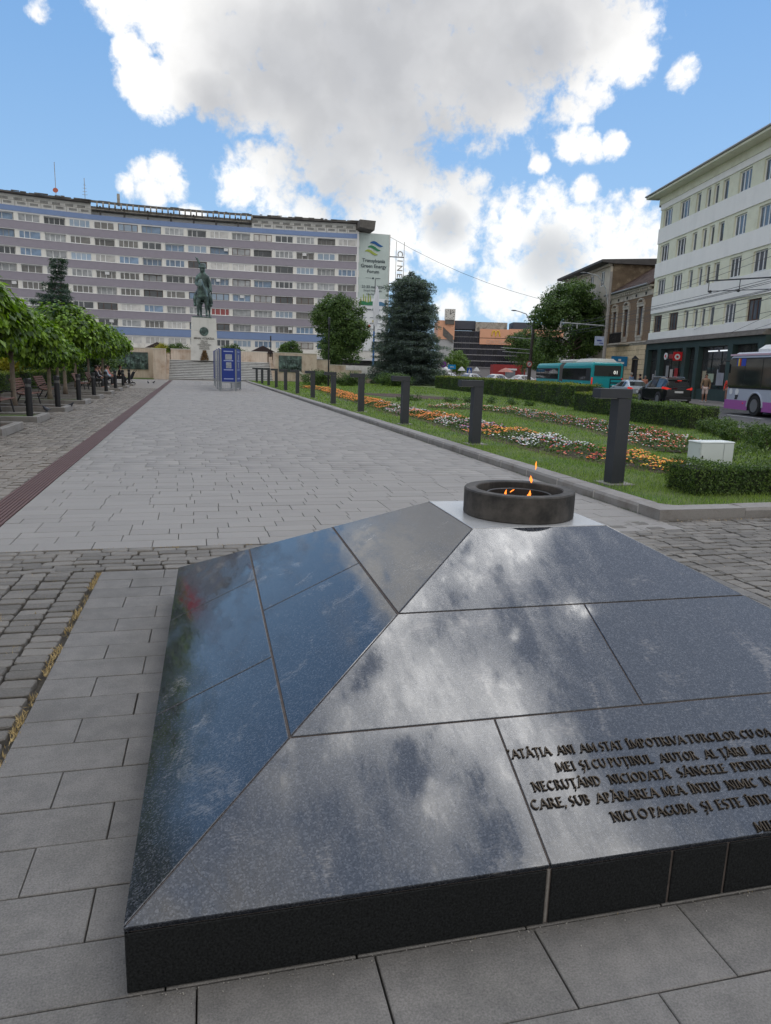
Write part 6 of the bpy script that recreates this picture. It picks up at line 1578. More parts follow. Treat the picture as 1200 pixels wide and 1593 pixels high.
def person(loc, rz, label, top, bottom, pose='walk', hair=(.03,.02,.015), shorts=False, h=1.72, bag=None, skirt=False, z0=0.0, group=None, female=False):
    """x right, y forward (faces +y), built 1.72 m tall"""
    root = empty('person', loc, rz, label, 'person', group); k = h/1.72
    S_ = (k,k,k)
    sw = .93 if female else 1.0
    if pose == 'walk': hips = .92; L_ = [(-.09,0,.88),(-.10,.10,.50),(-.10,.06,.10),(-.10,.20,.03)]; Rr = [(.09,0,.88),(.10,.04,.48),(.10,-.18,.14),(.10,-.09,.03)]
    elif pose == 'stand': L_ = [(-.09,0,.88),(-.10,.02,.48),(-.10,-.02,.08),(-.11,.13,.03)]; Rr = [(.09,0,.88),(.10,.02,.48),(.11,-.02,.08),(.12,.13,.03)]
    else: L_ = [(-.10,.02,.50),(-.12,.44,.52),(-.12,.42,.10),(-.12,.56,.04)]; Rr = [(.10,.02,.50),(.13,.44,.52),(.14,.40,.10),(.14,.54,.04)]
    dz = 0 if pose != 'sit' else -.40
    lean = .0 if pose != 'sit' else .10
    T_ = [(0,0,.92+dz),(0,.0+lean*.3,1.08+dz),(0,lean*.7,1.28+dz),(0,lean,1.42+dz),(0,lean+.01,1.50+dz),(0,lean+.02,1.62+dz)]
    if pose == 'walk': AL = [(-.17*sw,lean,1.40+dz),(-.24*sw,-.08,1.14+dz),(-.24*sw,.05,.90+dz),(-.24*sw,.09,.82+dz)]; AR = [(.17*sw,lean,1.40+dz),(.24*sw,.08,1.14+dz),(.22*sw,.22,.93+dz),(.22*sw,.27,.87+dz)]
    elif pose == 'stand': AL = [(-.17*sw,0,1.40),(-.24*sw,-.02,1.13),(-.20*sw,.14,.96),(-.16,.2,.98)]; AR = [(.17*sw,0,1.40),(.25*sw,-.02,1.13),(.25*sw,.03,.88),(.25*sw,.05,.80)]
    else: AL = [(-.17,lean,1.40+dz),(-.23,lean+.08,1.14+dz),(-.14,lean+.30,1.06+dz),(-.10,lean+.36,1.04+dz)]; AR = [(.17,lean,1.40+dz),(.24,lean+.06,1.14+dz),(.18,lean+.28,1.02+dz),(.14,lean+.36,1.0+dz)]
    V = T_+L_+AL*0+Rr+AL+AR; nT = len(T_); E = [(0,1),(1,2),(2,3),(3,4),(4,5)]
    iL, iR, iA, iB = nT, nT+4, nT+8, nT+12
    E += [(0,iL),(iL,iL+1),(iL+1,iL+2),(iL+2,iL+3),(0,iR),(iR,iR+1),(iR+1,iR+2),(iR+2,iR+3),(3,iA),(iA,iA+1),(iA+1,iA+2),(iA+2,iA+3),(3,iB),(iB,iB+1),(iB+1,iB+2),(iB+2,iB+3)]
    rad = [(.13,.10),(.125,.09),(.145,.10),(.12,.085),.05,(.075,.09)]+[.085,.062,.042,.035]*2+[.055,.042,.033,.03]*2
    skin('body', V, E, rad, m_skin, root, 1, scl=S_)
    mt_ = M('shirt_%s' % label.split()[0], top, .85, n=.08, ns=12) if not isinstance(top, bpy.types.Material) else top
    tv = [T_[0],T_[1],T_[2],T_[3],AL[0],AL[1],AR[0],AR[1]]+([AL[2],AR[2]] if not shorts or True else [])
    te = [(0,1),(1,2),(2,3),(3,4),(4,5),(3,6),(6,7)]+[(5,8),(7,9)]
    skin('shirt', tv, te, [(.15,.12),(.145,.11),(.165,.12),(.135,.10),.075,.058,.075,.058,.05,.05], M('top_%02d%02d%02d' % tuple(int(q*99) for q in top), top, .85, n=.08, ns=12), root, 1, scl=S_)
    endk = 2 if shorts else 3
    bv = [T_[0]]+L_[:endk]+Rr[:endk]; be_ = [(0,1)]+[(i,i+1) for i in range(1,endk)]+[(0,endk+1)]+[(i,i+1) for i in range(endk+1,2*endk)]
    skin('trousers' if not shorts else 'shorts', bv, be_, [(.145,.115)]+[.105,.082,.06][:endk]+[.105,.082,.06][:endk], M('bottom_%02d%02d%02d' % tuple(int(q*99) for q in bottom), bottom, .85), root, 1, scl=S_)
    hc = Vector(T_[5])*k; b = MB(); b.ball(tuple(hc+Vector((0,-.015,.03))*k), (.092*k,.108*k,.105*k), 12, 8)
    if female: b.ball(tuple(hc+Vector((0,-.07,-.09))*k), (.085*k,.05*k,.14*k), 10, 6)
    o = b.build('hair', M('hair_%02d%02d%02d' % tuple(int(q*99) for q in hair), hair, .8), root, smooth=True)
    b = MB(); b.ball(tuple(hc+Vector((0,.028,-.012))*k), (.07*k,.078*k,.095*k), 12, 8); b.ball(tuple(hc+Vector((0,.108,-.015))*k), (.012*k,.016*k,.018*k), 6, 4); b.build('face', m_skin, root, smooth=True)
    b = MB()
    for sx in (-.028,.028): b.ball(tuple(hc+Vector((sx,.098,.01))*k), .009*k, 6, 4)
    b.build('eyes', m_black, root, kind='stuff')
    b = MB()
    for p in (L_[3], R_ if False else Rr[3]): b.ball((p[0]*k,(p[1]-.03)*k,(p[2]+.015)*k), (.05*k,.13*k,.045*k), 8, 6)
    b.build('shoes', M('pale_shoe', (.5,.48,.45), .7), root, smooth=True, kind='stuff')
    if bag: b = MB(); b.ball((0,-.2*k,1.2*k), (.15*k,.1*k,.22*k), 8, 6); b.build('backpack', M('backpack', bag, .8), root, smooth=True)
    return root
def ped_(s_, off, *a, **k): 
    p = st(s_, off, .13); return person(tuple(p), *a, **k)
ped_(-6.1, 3.0, 2.4, 'man in brown jacket and pale shorts walking on the far sidewalk', (.22,.15,.095), (.60,.48,.44), 'walk', shorts=True, h=1.78, bag=(.03,.03,.035))
ped_(-5.05, 2.5, .9, 'person in grey top and black trousers with backpack by the shop door', (.36,.36,.37), (.02,.02,.022), 'walk', h=1.62, bag=(.02,.02,.025))
ped_(-8.2, 2.6, 2.0, 'person in red top partly hidden behind the lilac bus front', (.62,.06,.04), (.25,.14,.11), 'stand', hair=(.35,.24,.12), h=1.7)
ped_(6.4, 3.0, 0.3, 'man in light blue shirt in front of the dark doorway', (.25,.36,.55), (.05,.06,.09), 'stand', hair=(.45,.42,.38), h=1.8)
ped_(5.6, 2.6, 1.2, 'person in dark clothes just right of the blue shirted man', (.03,.03,.035), (.03,.03,.03), 'stand', h=1.7)
ped_(9.0, 3.2, 3.6, 'dark haired woman in cream top behind the silver car', (.62,.56,.42), (.05,.05,.06), 'stand', female=True, h=1.62)
ped_(3.6, 3.0, 2.9, 'person in salmon top between the silver car and the black one', (.62,.26,.19), (.1,.1,.12), 'stand', hair=(.25,.22,.2), h=1.58)
seatz = .0
seats = [(-5.55,45.6,'seated person in white shirt facing the promenade on the near bench',(.62,.62,.64),(.03,.035,.05),False),(-5.5,46.5,'seated person in dark clothes between two others on the near bench',(.06,.04,.04),(.04,.04,.05),True),(-5.5,50.2,'seated person in light blue shirt on the far bench',(.42,.52,.62),(.03,.03,.035),False),
         (-5.5,51.2,'seated person in coral top on the far bench',(.6,.2,.17),(.03,.03,.03),True),(-5.5,45.0,'seated person in black at the left end of the near bench',(.02,.02,.025),(.03,.03,.03),False),(-5.0,53.9,'seated person in black beside the pushchair',(.02,.02,.02),(.02,.02,.02),False)]
for x, y, lab, t_, b2, f in seats: person((x,y,.02), -math.pi/2, lab, t_, b2, 'sit', female=f)
# folding chair and pushchair at the end of the bench row
pc = empty('pushchair', (-4.3,54.4,0), .4, 'dark folding pushchair at the end of the bench row', 'pushchair')
b = MB(); b.tube([(-.3,0,.1),(.2,0,.6),(.5,0,1.05)], .018, 6); b.tube([(.3,0,.1),(-.05,0,.55)], .018, 6); b.tube([(-.3,.45,.1),(.2,.45,.6),(.5,.45,1.05),(.5,0,1.05)], .018, 6); b.build('frame', m_black, pc)
b = MB(); b.prismy([(-.2,.35),(.2,.4),(.42,.9),(.34,.93),(.12,.5),(-.2,.45)], .04, .41); b.build('seat', M('dark_cloth', (.03,.03,.035), .9), pc)
for x in (-.3,.3):
    for y in (0,.45):
        b = MB(); b.tube([(x,y-.02,.1),(x,y+.02,.1)], .1, 12); b.build('wheel', m_black, pc)

# horse and rider, about 2.2 times life size, facing the promenade (-y)
sta = empty('equestrian_statue', (1.3,81.3,6.39), R(-7), 'green bronze statue of a rider with plumed hat on a standing horse', 'statue')
b = MB(); b.cham(-1.0,1.0,-1.6,2.6,0,.14,.03); b.build('plinth_plate', m_bronze, sta)
hv = [(0,1.9,2.25),(0,1.1,2.3),(0,.1,2.22),(0,-.75,2.3),(0,-1.2,2.75),(-.05,-1.5,3.3),(-.08,-1.68,3.65),(-.12,-1.98,3.35),(-.14,-2.2,3.02),   # 0-8 body, neck, head
      (-.42,-.85,1.95),(-.46,-1.05,1.25),(-.44,-.95,.55),(-.44,-1.05,.2),       # front left, slightly raised
      (.42,-.85,1.95),(.44,-.85,1.2),(.44,-.82,.55),(.44,-.9,.2),
      (-.45,1.75,2.0),(-.48,1.5,1.35),(-.46,1.85,.8),(-.46,1.72,.2),
      (.45,1.75,2.0),(.48,1.55,1.35),(.46,2.0,.8),(.46,1.9,.2),
      (0,2.35,2.4),(0,2.6,1.8),(0,2.6,1.1),(-.22,-1.62,3.86),(.06,-1.62,3.86)]
he = [(0,1),(1,2),(2,3),(3,4),(4,5),(5,6),(6,7),(7,8),(3,9),(9,10),(10,11),(11,12),(3,13),(13,14),(14,15),(15,16),(0,17),(17,18),(18,19),(19,20),(0,21),(21,22),(22,23),(23,24),(0,25),(25,26),(26,27),(6,28),(6,29)]
hr = [(.66,.6),(.76,.68),(.8,.7),(.78,.74),(.52,.56),(.33,.4),(.3,.3),(.21,.22),(.16,.15),.3,.17,.12,.16,.3,.17,.12,.16,.36,.2,.12,.16,.36,.2,.12,.16,.14,.16,.08,.06,.06]
skin('horse', hv, he, hr, m_bronze, sta, 2, root_i=2)
rv = [(0,.15,2.75),(0,.12,3.3),(0,.05,3.95),(0,.0,4.45),(0,-.02,4.75),(0,-.05,5.15),
      (-.45,.1,2.75),(-.78,-.35,2.15),(-.82,-.1,1.45),(-.86,-.5,1.32),(.45,.1,2.75),(.78,-.35,2.15),(.84,-.1,1.45),(.9,-.5,1.32),
      (-.48,.0,4.25),(-.72,-.1,3.6),(-.42,-.65,3.35),(-.3,-.85,3.4),(.48,.0,4.25),(.74,.1,3.6),(.86,-.15,2.95),(.86,-.25,2.75)]
re_ = [(0,1),(1,2),(2,3),(3,4),(4,5),(0,6),(6,7),(7,8),(8,9),(0,10),(10,11),(11,12),(12,13),(3,14),(14,15),(15,16),(16,17),(3,18),(18,19),(19,20),(20,21)]
rr_ = [(.5,.4),(.46,.36),(.56,.4),(.42,.3),.22,(.24,.26),.36,.3,.2,.16,.36,.3,.2,.16,.27,.22,.16,.14,.27,.22,.17,.13]
skin('rider', rv, re_, rr_, m_bronze, sta, 2)
b = MB(); b.ball((0,-.08,4.98),(.28,.32,.38),12,9); b.lathe([(.46,0),(.47,.07),(.37,.13),(.38,.36),(.28,.47),(.0,.5)], 14, (0,-.04,5.16)); b.build('fur_hat', m_bronze, sta, smooth=True)
b = MB(); b.tube([(-.25,-.1,5.45),(-.38,-.05,5.8),(-.55,0,6.1),(-.75,.0,6.28)], [.06,.13,.12,.02], 7); b.build('plume', m_bronze, sta, smooth=True)
b = MB(); 
cv = []; n_ = 9
for j in range(6):
    t_ = j/5
    for i in range(n_): a = math.pi*(.05+.9*i/(n_-1)); rr2 = .46+.34*t_+.06*math.sin(i*2.4); cv.append((math.cos(a)*rr2, .15+math.sin(a)*(rr2*1.2)+t_*.55, 4.5-2.3*t_))
b.add(cv, [(j*n_+i, j*n_+i+1, (j+1)*n_+i+1, (j+1)*n_+i) for j in range(5) for i in range(n_-1)]); b.add([(x*.95,y*.93,z-.02) for x,y,z in cv], [(j*n_+i+1, j*n_+i, (j+1)*n_+i, (j+1)*n_+i+1) for j in range(5) for i in range(n_-1)]); b.build('cape', m_bronze, sta, smooth=True)
b = MB(); b.tube([(.95,.9,1.6),(.9,.1,2.75),(.88,-.3,2.95)], [.03,.04,.05], 6); b.build('sabre', m_bronze, sta)
b = MB(); b.tube([(-.3,-.85,3.4),(-.15,-1.9,3.2),(-.1,-2.15,3.1)], .025, 5); b.build('rein', m_bronze, sta)

sta.scale = (.97,.97,1)
# ------------------------------------------------------------ information stand: blue panels on galvanised frames, zig-zag
m_galv = M('galvanised', (.34,.36,.38), .45, metal=.5, n=.08, ns=5); m_bluep = M('panel_blue', (.02,.045,.25), .45)
inf = empty('notice_panels', (0,0,0), 0, 'zigzag stand of blue notice panels on galvanised frames before the stairs', 'notice board')
def panel(p, q, parts=True, h0=.55, h1=2.55):
    p, q = Vector((*p,0)), Vector((*q,0)); e = (q-p).normalized(); L_ = (q-p).length; rz = math.atan2(e.y,e.x); c = (p+q)/2
    root = empty('panel_frame', tuple(c), rz, parent=inf)
    b = MB()
    for x in (-L_/2, L_/2): b.box(x-.03,x+.03,-.03,.03,0,h1+.0)
    b.box(-L_/2,L_/2,-.02,.02,h1-.05,h1); b.box(-L_/2,L_/2,-.02,.02,h0-.05,h0); b.box(-L_/2,L_/2,-.02,.02,.12,.16)
    n_ = int(L_/.12)
    for k in range(n_): x = -L_/2+.06+k*.12; b.box(x-.008,x+.008,-.008,.008,.16,h0)
    b.build('frame', m_galv, root)
    b = MB(); b.box(-L_/2+.05,L_/2-.05,-.035,.035,h0+.02,h1+.06); b.build('blue_panel', m_bluep, root)
    if parts:
        m_pl = M('panel_print', (.35,.40,.62), .5); m_pg = M('panel_photo', (.32,.34,.38), .6, n=.4, ns=9)
        for z in (.75,1.30,1.86,2.42): b = MB(); b.box(-L_*.33,L_*.33,-.042,-.036,z-.03,z+.03); b.build('white_rule', m_pl, root)
        b = MB(); b.box(-.22,.24,-.045,-.036,1.92,2.25); b.build('notice_sheet', m_pg, root)
        b = MB(); b.box(-.17,.2,-.045,-.036,1.40,1.76); b.build('notice_sheet', m_pg, root)
for p, q, f in [((1.72,45.9),(2.62,46.35),True),((2.66,46.4),(3.0,48.3),True),((1.62,46.6),(1.72,48.0),False),((1.60,49.3),(1.68,50.9),False),((1.60,52.4),(1.64,53.9),False),((1.66,55.6),(1.62,57.2),False),((2.5,49),(3.2,50.5),True)]: panel(p, q, f)

# ------------------------------------------------------------ pigeons
m_pig = M('pigeon_grey', (.06,.065,.08), .6, n=.2, ns=30)
def pigeon():
    root = empty('pigeon', (0,0,0), 0, 'x', 'pigeon', 'pigeons on the cobbles')
    skin('body', [(0,-.12,.13),(0,-.02,.14),(0,.07,.16),(0,.11,.22),(0,.14,.245),(0,.175,.235),(-.03,.0,.05),(-.03,.03,.01),(.03,.0,.05),(.03,.03,.01),(0,-.2,.11)], [(10,0),(0,1),(1,2),(2,3),(3,4),(4,5),(1,6),(6,7),(1,8),(8,9)], [(.035,.02),(.07,.06),(.055,.055),.032,.028,.008,.012,.008,.012,.008,(.03,.01)], m_pig, root, 1, root_i=1)
    return root
pg0 = pigeon()
for k, (x, y, a, lab) in enumerate([(-4.3,23.7,2.5,'pigeon standing nearest the left kerbed bed, seen from behind'),(-3.95,25.7,-1.9,'pigeon walking on the cobbles left of the brown channel'),(-3.28,58.3,.4,'left one of the two far pigeons before the stairs'),(-2.9,58.7,-2.2,'right one of the two far pigeons before the stairs'),(-4.75,28.3,1.0,'pigeon on the edge of the third kerbed bed')]):
    o = pg0 if k == 0 else copy_tree(pg0); o.location = (x,y,0 if k < 4 else .1); o.rotation_euler = (0,0,a); o['label'] = lab; o.scale = (.92,)*3
# flagpole, lamp posts
fp = empty('flagpole', (21.2,85.4,.05), 0, 'blue flagpole with limp white flag in front of the banner', 'flagpole')
b = MB(); b.tube([(0,0,0),(0,0,6)], [.13,.10], 10); b.build('lower_pole', M('pole_blue', (.02,.14,.42), .4), fp)
b = MB(); b.tube([(0,0,6),(0,0,12.0)], [.085,.05], 10); b.build('upper_pole', M('pole_grey', (.12,.13,.14), .4), fp)
b = MB(); vs = []; n_ = 9
for j in range(12):
    t_ = j/11
    for i in range(n_): a = 2*math.pi*i/n_; w_ = (.10+.42*math.sin(math.pi*min(1,t_*.78+.08))**1.2); vs.append((.18+math.cos(a)*w_*.8+.05*math.sin(j), math.sin(a)*w_*.35*(1+.3*math.cos(3*a)), 11.2-4.6*t_))
b.add(vs, [(j*n_+i, j*n_+(i+1)%n_, (j+1)*n_+(i+1)%n_, (j+1)*n_+i) for j in range(11) for i in range(n_)]); b.build('flag', M('white_flag', (.72,.73,.78), .8), fp, smooth=True)
for x, y, h, lab in ((10.9,59.2,5.6,'tall dark lamp post in front of the round tree'),(-9.9,84,5,'thin lamp post above the left parapet before the block'),(10.4,100,5.6,'thin distant lamp post in front of the blue stripe')):
    t_ = empty('park_lamp', (x,y,.05), 0, lab, 'lamp post'); b = MB(); b.tube([(0,0,0),(0,0,h-.6)], [.07,.05], 8); b.build('post', m_black, t_); b = MB(); b.lathe([(.09,h-.6),(.1,h-.55),(.1,h-.05),(.05,h)], 10); b.build('lamp_head', m_metal_dk, t_)
# dark market stall roofs and shrubs behind the parapet
for k, (x, y, lab) in enumerate([(-11.2,100,'left dark pitched stall roof behind the left pylon'),(-4.4,101,'small dark stall roof left of the pedestal'),(9.4,100,'dark pitched stall roof right of the pedestal'),(13.0,100.5,'second dark pitched stall roof right of the pedestal')]):
    t_ = empty('stall_roof', (x,y,0), 0, lab, 'market stall'); b = MB(); b.prismy([(-2,3.3),(2,3.3),(0,4.3)], 0, 3); b.build('roof', M('brown_felt', (.05,.035,.035), .9), t_); b = MB(); b.box(-1.8,1.8,.2,2.8,0,3.3); b.build('stall_body', M('stall_wood', (.25,.19,.14), .8), t_)
bush('terrace_shrub', (-1.3,83.6), (1.4,.8,1.1), 'green shrub above the parapet left of the pedestal', 60, .16, lm_mid, 90, cat='shrub', z=2.6)
bush('terrace_shrub', (4.7,83.8), (1.5,.8,1.2), 'green shrub above the parapet right of the pedestal', 60, .16, lm_mid, 91, cat='shrub', z=2.6)
bush('terrace_shrub', (-3.2,83.8), (.9,.6,1.2), 'yellowish shrub above the left pylon', 40, .14, lm_yel, 92, cat='shrub', z=2.4)
# ------------------------------------------------------------ vehicles
m_tyre = M('tyre', (.02,.02,.02), .85); m_rim = M('rim', (.35,.35,.36), .35, metal=.8); m_cglass = M('car_glass', (.015,.018,.02), .05, spec=.9)
m_trim = M('black_trim', (.02,.02,.022), .6); m_tail = M('tail_lamp', (.55,.02,.015), .25, emis=((1,.04,.02), .25)); m_plate = M('number_plate', (.6,.6,.6), .5)
def wheel(parent, x, y, r, w, side):
    b = MB(); n = 26; prof = [(r*.62,-w/2),(r*.92,-w/2),(r,-w*.38),(r,w*.38),(r*.92,w/2),(r*.62,w/2)]
    b.lathe(prof, n, closed=True); t_ = b.build('wheel', m_tyre, parent); t_.rotation_euler = (math.pi/2,0,0); t_.location = (x, y, r)
    b = MB(); zf = (w/2-.012)*(-1 if side > 0 else 1)
    b.lathe([(r*.62, zf-.03),(r*.62, zf),(r*.54, zf+.0),(r*.52, zf*.6)], n)
    for k in range(5): a = 2*math.pi*k/5; b.obox((math.cos(a)*r*.33, math.sin(a)*r*.33, zf*.85), (r*.56, r*.14, .03), rz=a)
    b.build('rim', m_rim, t_)
    b = MB(); n2 = 8
    for k in range(n2): a = 2*math.pi*k/n2+.3; b.obox((math.cos(a)*r*.42, math.sin(a)*r*.42, zf*1.06), (r*.10, r*.14, .012), rz=a)
    b.lathe([(r*.16, zf*1.0),(r*.13, zf*1.12)], 12); b.build('hub', m_trim, t_)
def car(name, loc, rz, label, paint, L_=4.5, W=1.82, H=1.65, kind='suv', group=None, detail=True):
    """x forward, y left. body lofted from stations (x, z_low, z_belt, z_roof, half width low, half width belt, half width roof)"""
    root = empty(name, loc, rz, label, 'car', group); h = L_/2; w = W/2
    if kind == 'suv': S_ = [(-h,.45,.92,.94,.80,.78,.74),(-h+.10,.30,1.00,1.04,.93,.92,.84),(-h+.22,.26,1.04,1.46,.97,.95,.70),(-h+.55,.24,1.04,1.0*H-.05,1,.97,.70),(-h+1.4,.24,1.02,H,1,.98,.72),(-h+2.3,.24,1.0,H-.02,1,.98,.72),(-h+2.75,.24,.99,H-.16,1,.98,.70),(-h+3.35,.24,.98,1.06,1,.97,.82),(-h+3.9,.25,.90,.93,.98,.94,.80),(-h+4.3,.28,.78,.80,.93,.88,.72),(h,.38,.66,.67,.80,.76,.66)]
    else: S_ = [(-h,.45,.80,.82,.80,.78,.74),(-h+.10,.30,.92,.95,.93,.92,.84),(-h+.55,.26,.95,1.0,.97,.95,.80),(-h+1.15,.24,.94,H-.10,1,.97,.66),(-h+1.6,.24,.93,H,1,.98,.67),(-h+2.4,.24,.92,H-.03,1,.98,.67),(-h+2.75,.24,.91,H-.15,1,.98,.68),(-h+3.3,.24,.90,.97,1,.97,.80),(-h+3.8,.25,.84,.86,.98,.94,.78),(-h+4.2,.28,.74,.75,.93,.88,.72),(h,.36,.62,.63,.80,.76,.66)]
    b = MB(); vs = []
    def ringp(s_):
        x, zl, zb, zr, wl, wb_, wr_ = s_; ring_ = [(-wl*w*.92, zl), (-wl*w, zl+.12), (-wb_*w, zb-.06), (-wb_*w*.965, zb), (-wr_*w, zr-.06 if zr-zb > .2 else zr-.01), (-wr_*w*.86, zr)]
        return [(x, y, z) for y, z in ring_]+[(x, -y, z) for y, z in reversed(ring_)]
    for s_ in S_: vs += ringp(s_)
    n = 12; m_ = len(S_)
    fs = [(j*n+k, j*n+(k+1)%n, (j+1)*n+(k+1)%n, (j+1)*n+k) for j in range(m_-1) for k in range(n)]+[tuple(range(n-1,-1,-1)), tuple(range((m_-1)*n, m_*n))]
    b.add(vs, fs); b.build('body', paint, root)
    # glazing a little proud of the body
    def lerps(j0, j1, t_): return [a+(c-a)*t_ for a, c in zip(S_[j0], S_[j1])]
    gi = [j for j in range(m_) if S_[j][3]-S_[j][2] > .3]
    for side in (-1, 1):
        for a_, c_ in zip(gi[:-1], gi[1:]):
            q = []
            for j, e in ((a_, .05),(c_, -.05)):
                x, zl, zb, zr, wl, wb_, wr_ = S_[j]
                q.append((x+e, side*(wb_*w*.965+.006)+0, zb+.03)); y0, y1 = wb_*w*.965, wr_*w; q.append((x+e, side*(y0+(y1-y0)*.86+.010), zb+(zr-.06-zb)*.86))
            b = MB(); f = [q[0], q[2], q[3], q[1]]; b.add(f, [(0,1,2,3)] if side < 0 else [(3,2,1,0)]); b.build('side_window', m_cglass, root)
    for j0, j1, nm in ((gi[0]-1, gi[0], 'rear_window'), (gi[-1], gi[-1]+1, 'windscreen')):
        A_, B_ = S_[j0], S_[j1]; (lo, hi) = (A_, B_) if nm == 'rear_window' else (B_, A_)
        if kind == 'suv' and nm == 'rear_window': lo, hi = S_[1], S_[3]
        y0, y1 = lo[6]*w*.9, hi[6]*w*.86; o_ = (-.02 if nm == 'rear_window' else .02)
        pa = Vector((lo[0], 0, lo[3])); pb = Vector((hi[0], 0, hi[3])); q0 = pa.lerp(pb, .10); q1 = pa.lerp(pb, .92)
        if kind == 'suv' and nm == 'rear_window': q0 = Vector((S_[1][0]+.03,0,1.10)); q1 = Vector((S_[2][0]+.10,0,1.50)); y0, y1 = .80*w, .66*w
        b = MB(); f = [(q0.x+o_, -y0, q0.z+.01), (q0.x+o_, y0, q0.z+.01), (q1.x+o_, y1, q1.z+.01), (q1.x+o_, -y1, q1.z+.01)]; b.add(f, [(3,2,1,0)] if nm == 'rear_window' else [(0,1,2,3)]); b.build(nm, m_cglass, root)
    r = .35 if kind == 'suv' else .31
    for x in (-h+.85, h-.88):
        for sd in (-1, 1):
            b = MB(); b.lathe([(r+.07,-.012),(r+.07,.012)], 22); o = b.build('wheel_arch', m_trim, root); o.rotation_euler = (math.pi/2,0,0); o.location = (x, sd*(w-.0), r+.02)
            wheel(root, x, sd*(w-.085), r, .22, -sd if False else (1 if sd > 0 else -1))
    b = MB(); b.cham(-h-.04,-h+.14,-w*.86,w*.86,.28,.52,.03); b.build('rear_bumper', m_trim, root)
    b = MB(); b.box(-h-.05,-h,-w*.6,w*.6,.30,.36); b.build('bumper_trim', m_rim, root)
    for sd in (-1, 1):
        b = MB(); zt = 1.0 if kind == 'suv' else .85
        b.add([(-h+.0, sd*w*.50, zt-.12),(-h+.02, sd*w*.9, zt-.06),(-h+.42, sd*w*1.0, zt-.02),(-h+.40, sd*w*.98, zt+.10),(-h+.03, sd*w*.9, zt+.08),(-h+.03, sd*w*.50, zt-.02)], [(0,1,4,5),(1,2,3,4)] if sd < 0 else [(5,4,1,0),(4,3,2,1)]); b.build('tail_lamp', m_tail, root)
        b = MB(); b.obox((h-.22, sd*w*.78, .68), (.3,.3,.14)); b.build('headlight', M('headlight', (.6,.6,.6), .1), root)
        b = MB(); b.ball((-h+2.85, sd*(w+.1), 1.0 if kind == 'suv' else .92), (.07,.11,.07), 8, 6); b.build('mirror', paint, root)
    b = MB(); b.box(-h-.03,-h+.05,-.26,.26,.74,.86); b.build('number_plate', m_plate, root)
    if kind == 'suv':
        for sd in (-1, 1): b = MB(); b.tube([(-h+.7,sd*.6,H-.02),(-h+.9,sd*.6,H+.03),(-h+2.4,sd*.6,H+.03),(-h+2.6,sd*.6,H-.03)], .02, 6); b.build('roof_rail', m_rim, root)
        b = MB(); b.cham(-h+.12,-h+.42,-w*.66,w*.66,1.50,1.56,.02); b.build('roof_spoiler', paint, root)
        b = MB(); b.box(-h+.02,-h+.1,-.12,.12,1.46,1.50); b.build('brake_light', m_tail, root)
    return root
m_pblack = M('black_car_paint', (.010,.011,.014), .12, spec=.8); m_psilver = M('silver_car_paint', (.42,.46,.50), .25, metal=.35)
suv = car('suv', tuple(st(-6.35, 5.85, -.012)), SROT, 'black sport utility car seen from behind, parked at the kerb', m_pblack, L_=4.5, H=1.66)
sed = car('sedan', tuple(st(-.8, 5.85, -.012)), SROT, 'silver blue sedan parked in front of the black car', m_psilver, L_=4.45, W=1.75, H=1.42, kind='sedan')
car('parked_car', tuple(st(4.9, 5.95, -.012)), SROT, 'dark green-grey car with silver roof in front of the sedan', M('grey_green_paint', (.10,.115,.11), .3, metal=.3), L_=4.3, H=1.5, kind='sedan')
# distant parked cars, seen as bright roofs over the hedge
cols = [(.6,.6,.6),(.6,.6,.62),(.55,.55,.55),(.05,.05,.06),(.62,.6,.58),(.3,.32,.35),(.6,.6,.6),(.35,.05,.05),(.5,.5,.52),(.25,.3,.36)]
words = ['leftmost','second','third','fourth','fifth','sixth','seventh','eighth','ninth','rightmost']
for k in range(10):
    t_ = k/9; px = (31.5+t_*14.5, 88+ (k%2)*4 - t_*4, -.012)
    car('parked_car', px, R(15+ (k%3)*8), '%s distant parked car seen over the long hedge' % words[k], M('far_paint_%s' % 'abcdefghij'[k], cols[k], .3), L_=4.3, H=1.46, kind='sedan', group='distant cars beyond the long hedge')
for k in range(4):
    car('parked_car', (13.5+k*3.6, 96.5+k*.6, -.012), R(95), ['dark parked car under the round tree','second dark car under the round tree','white parked car beside the flagpole','grey parked car behind the blue spruce'][k], M('far_paint_%s' % 'klmn'[k], [(.03,.03,.035),(.05,.055,.06),(.6,.6,.62),(.3,.3,.32)][k], .3), L_=4.3, H=1.45, kind='sedan', group='cars parked behind the round tree')

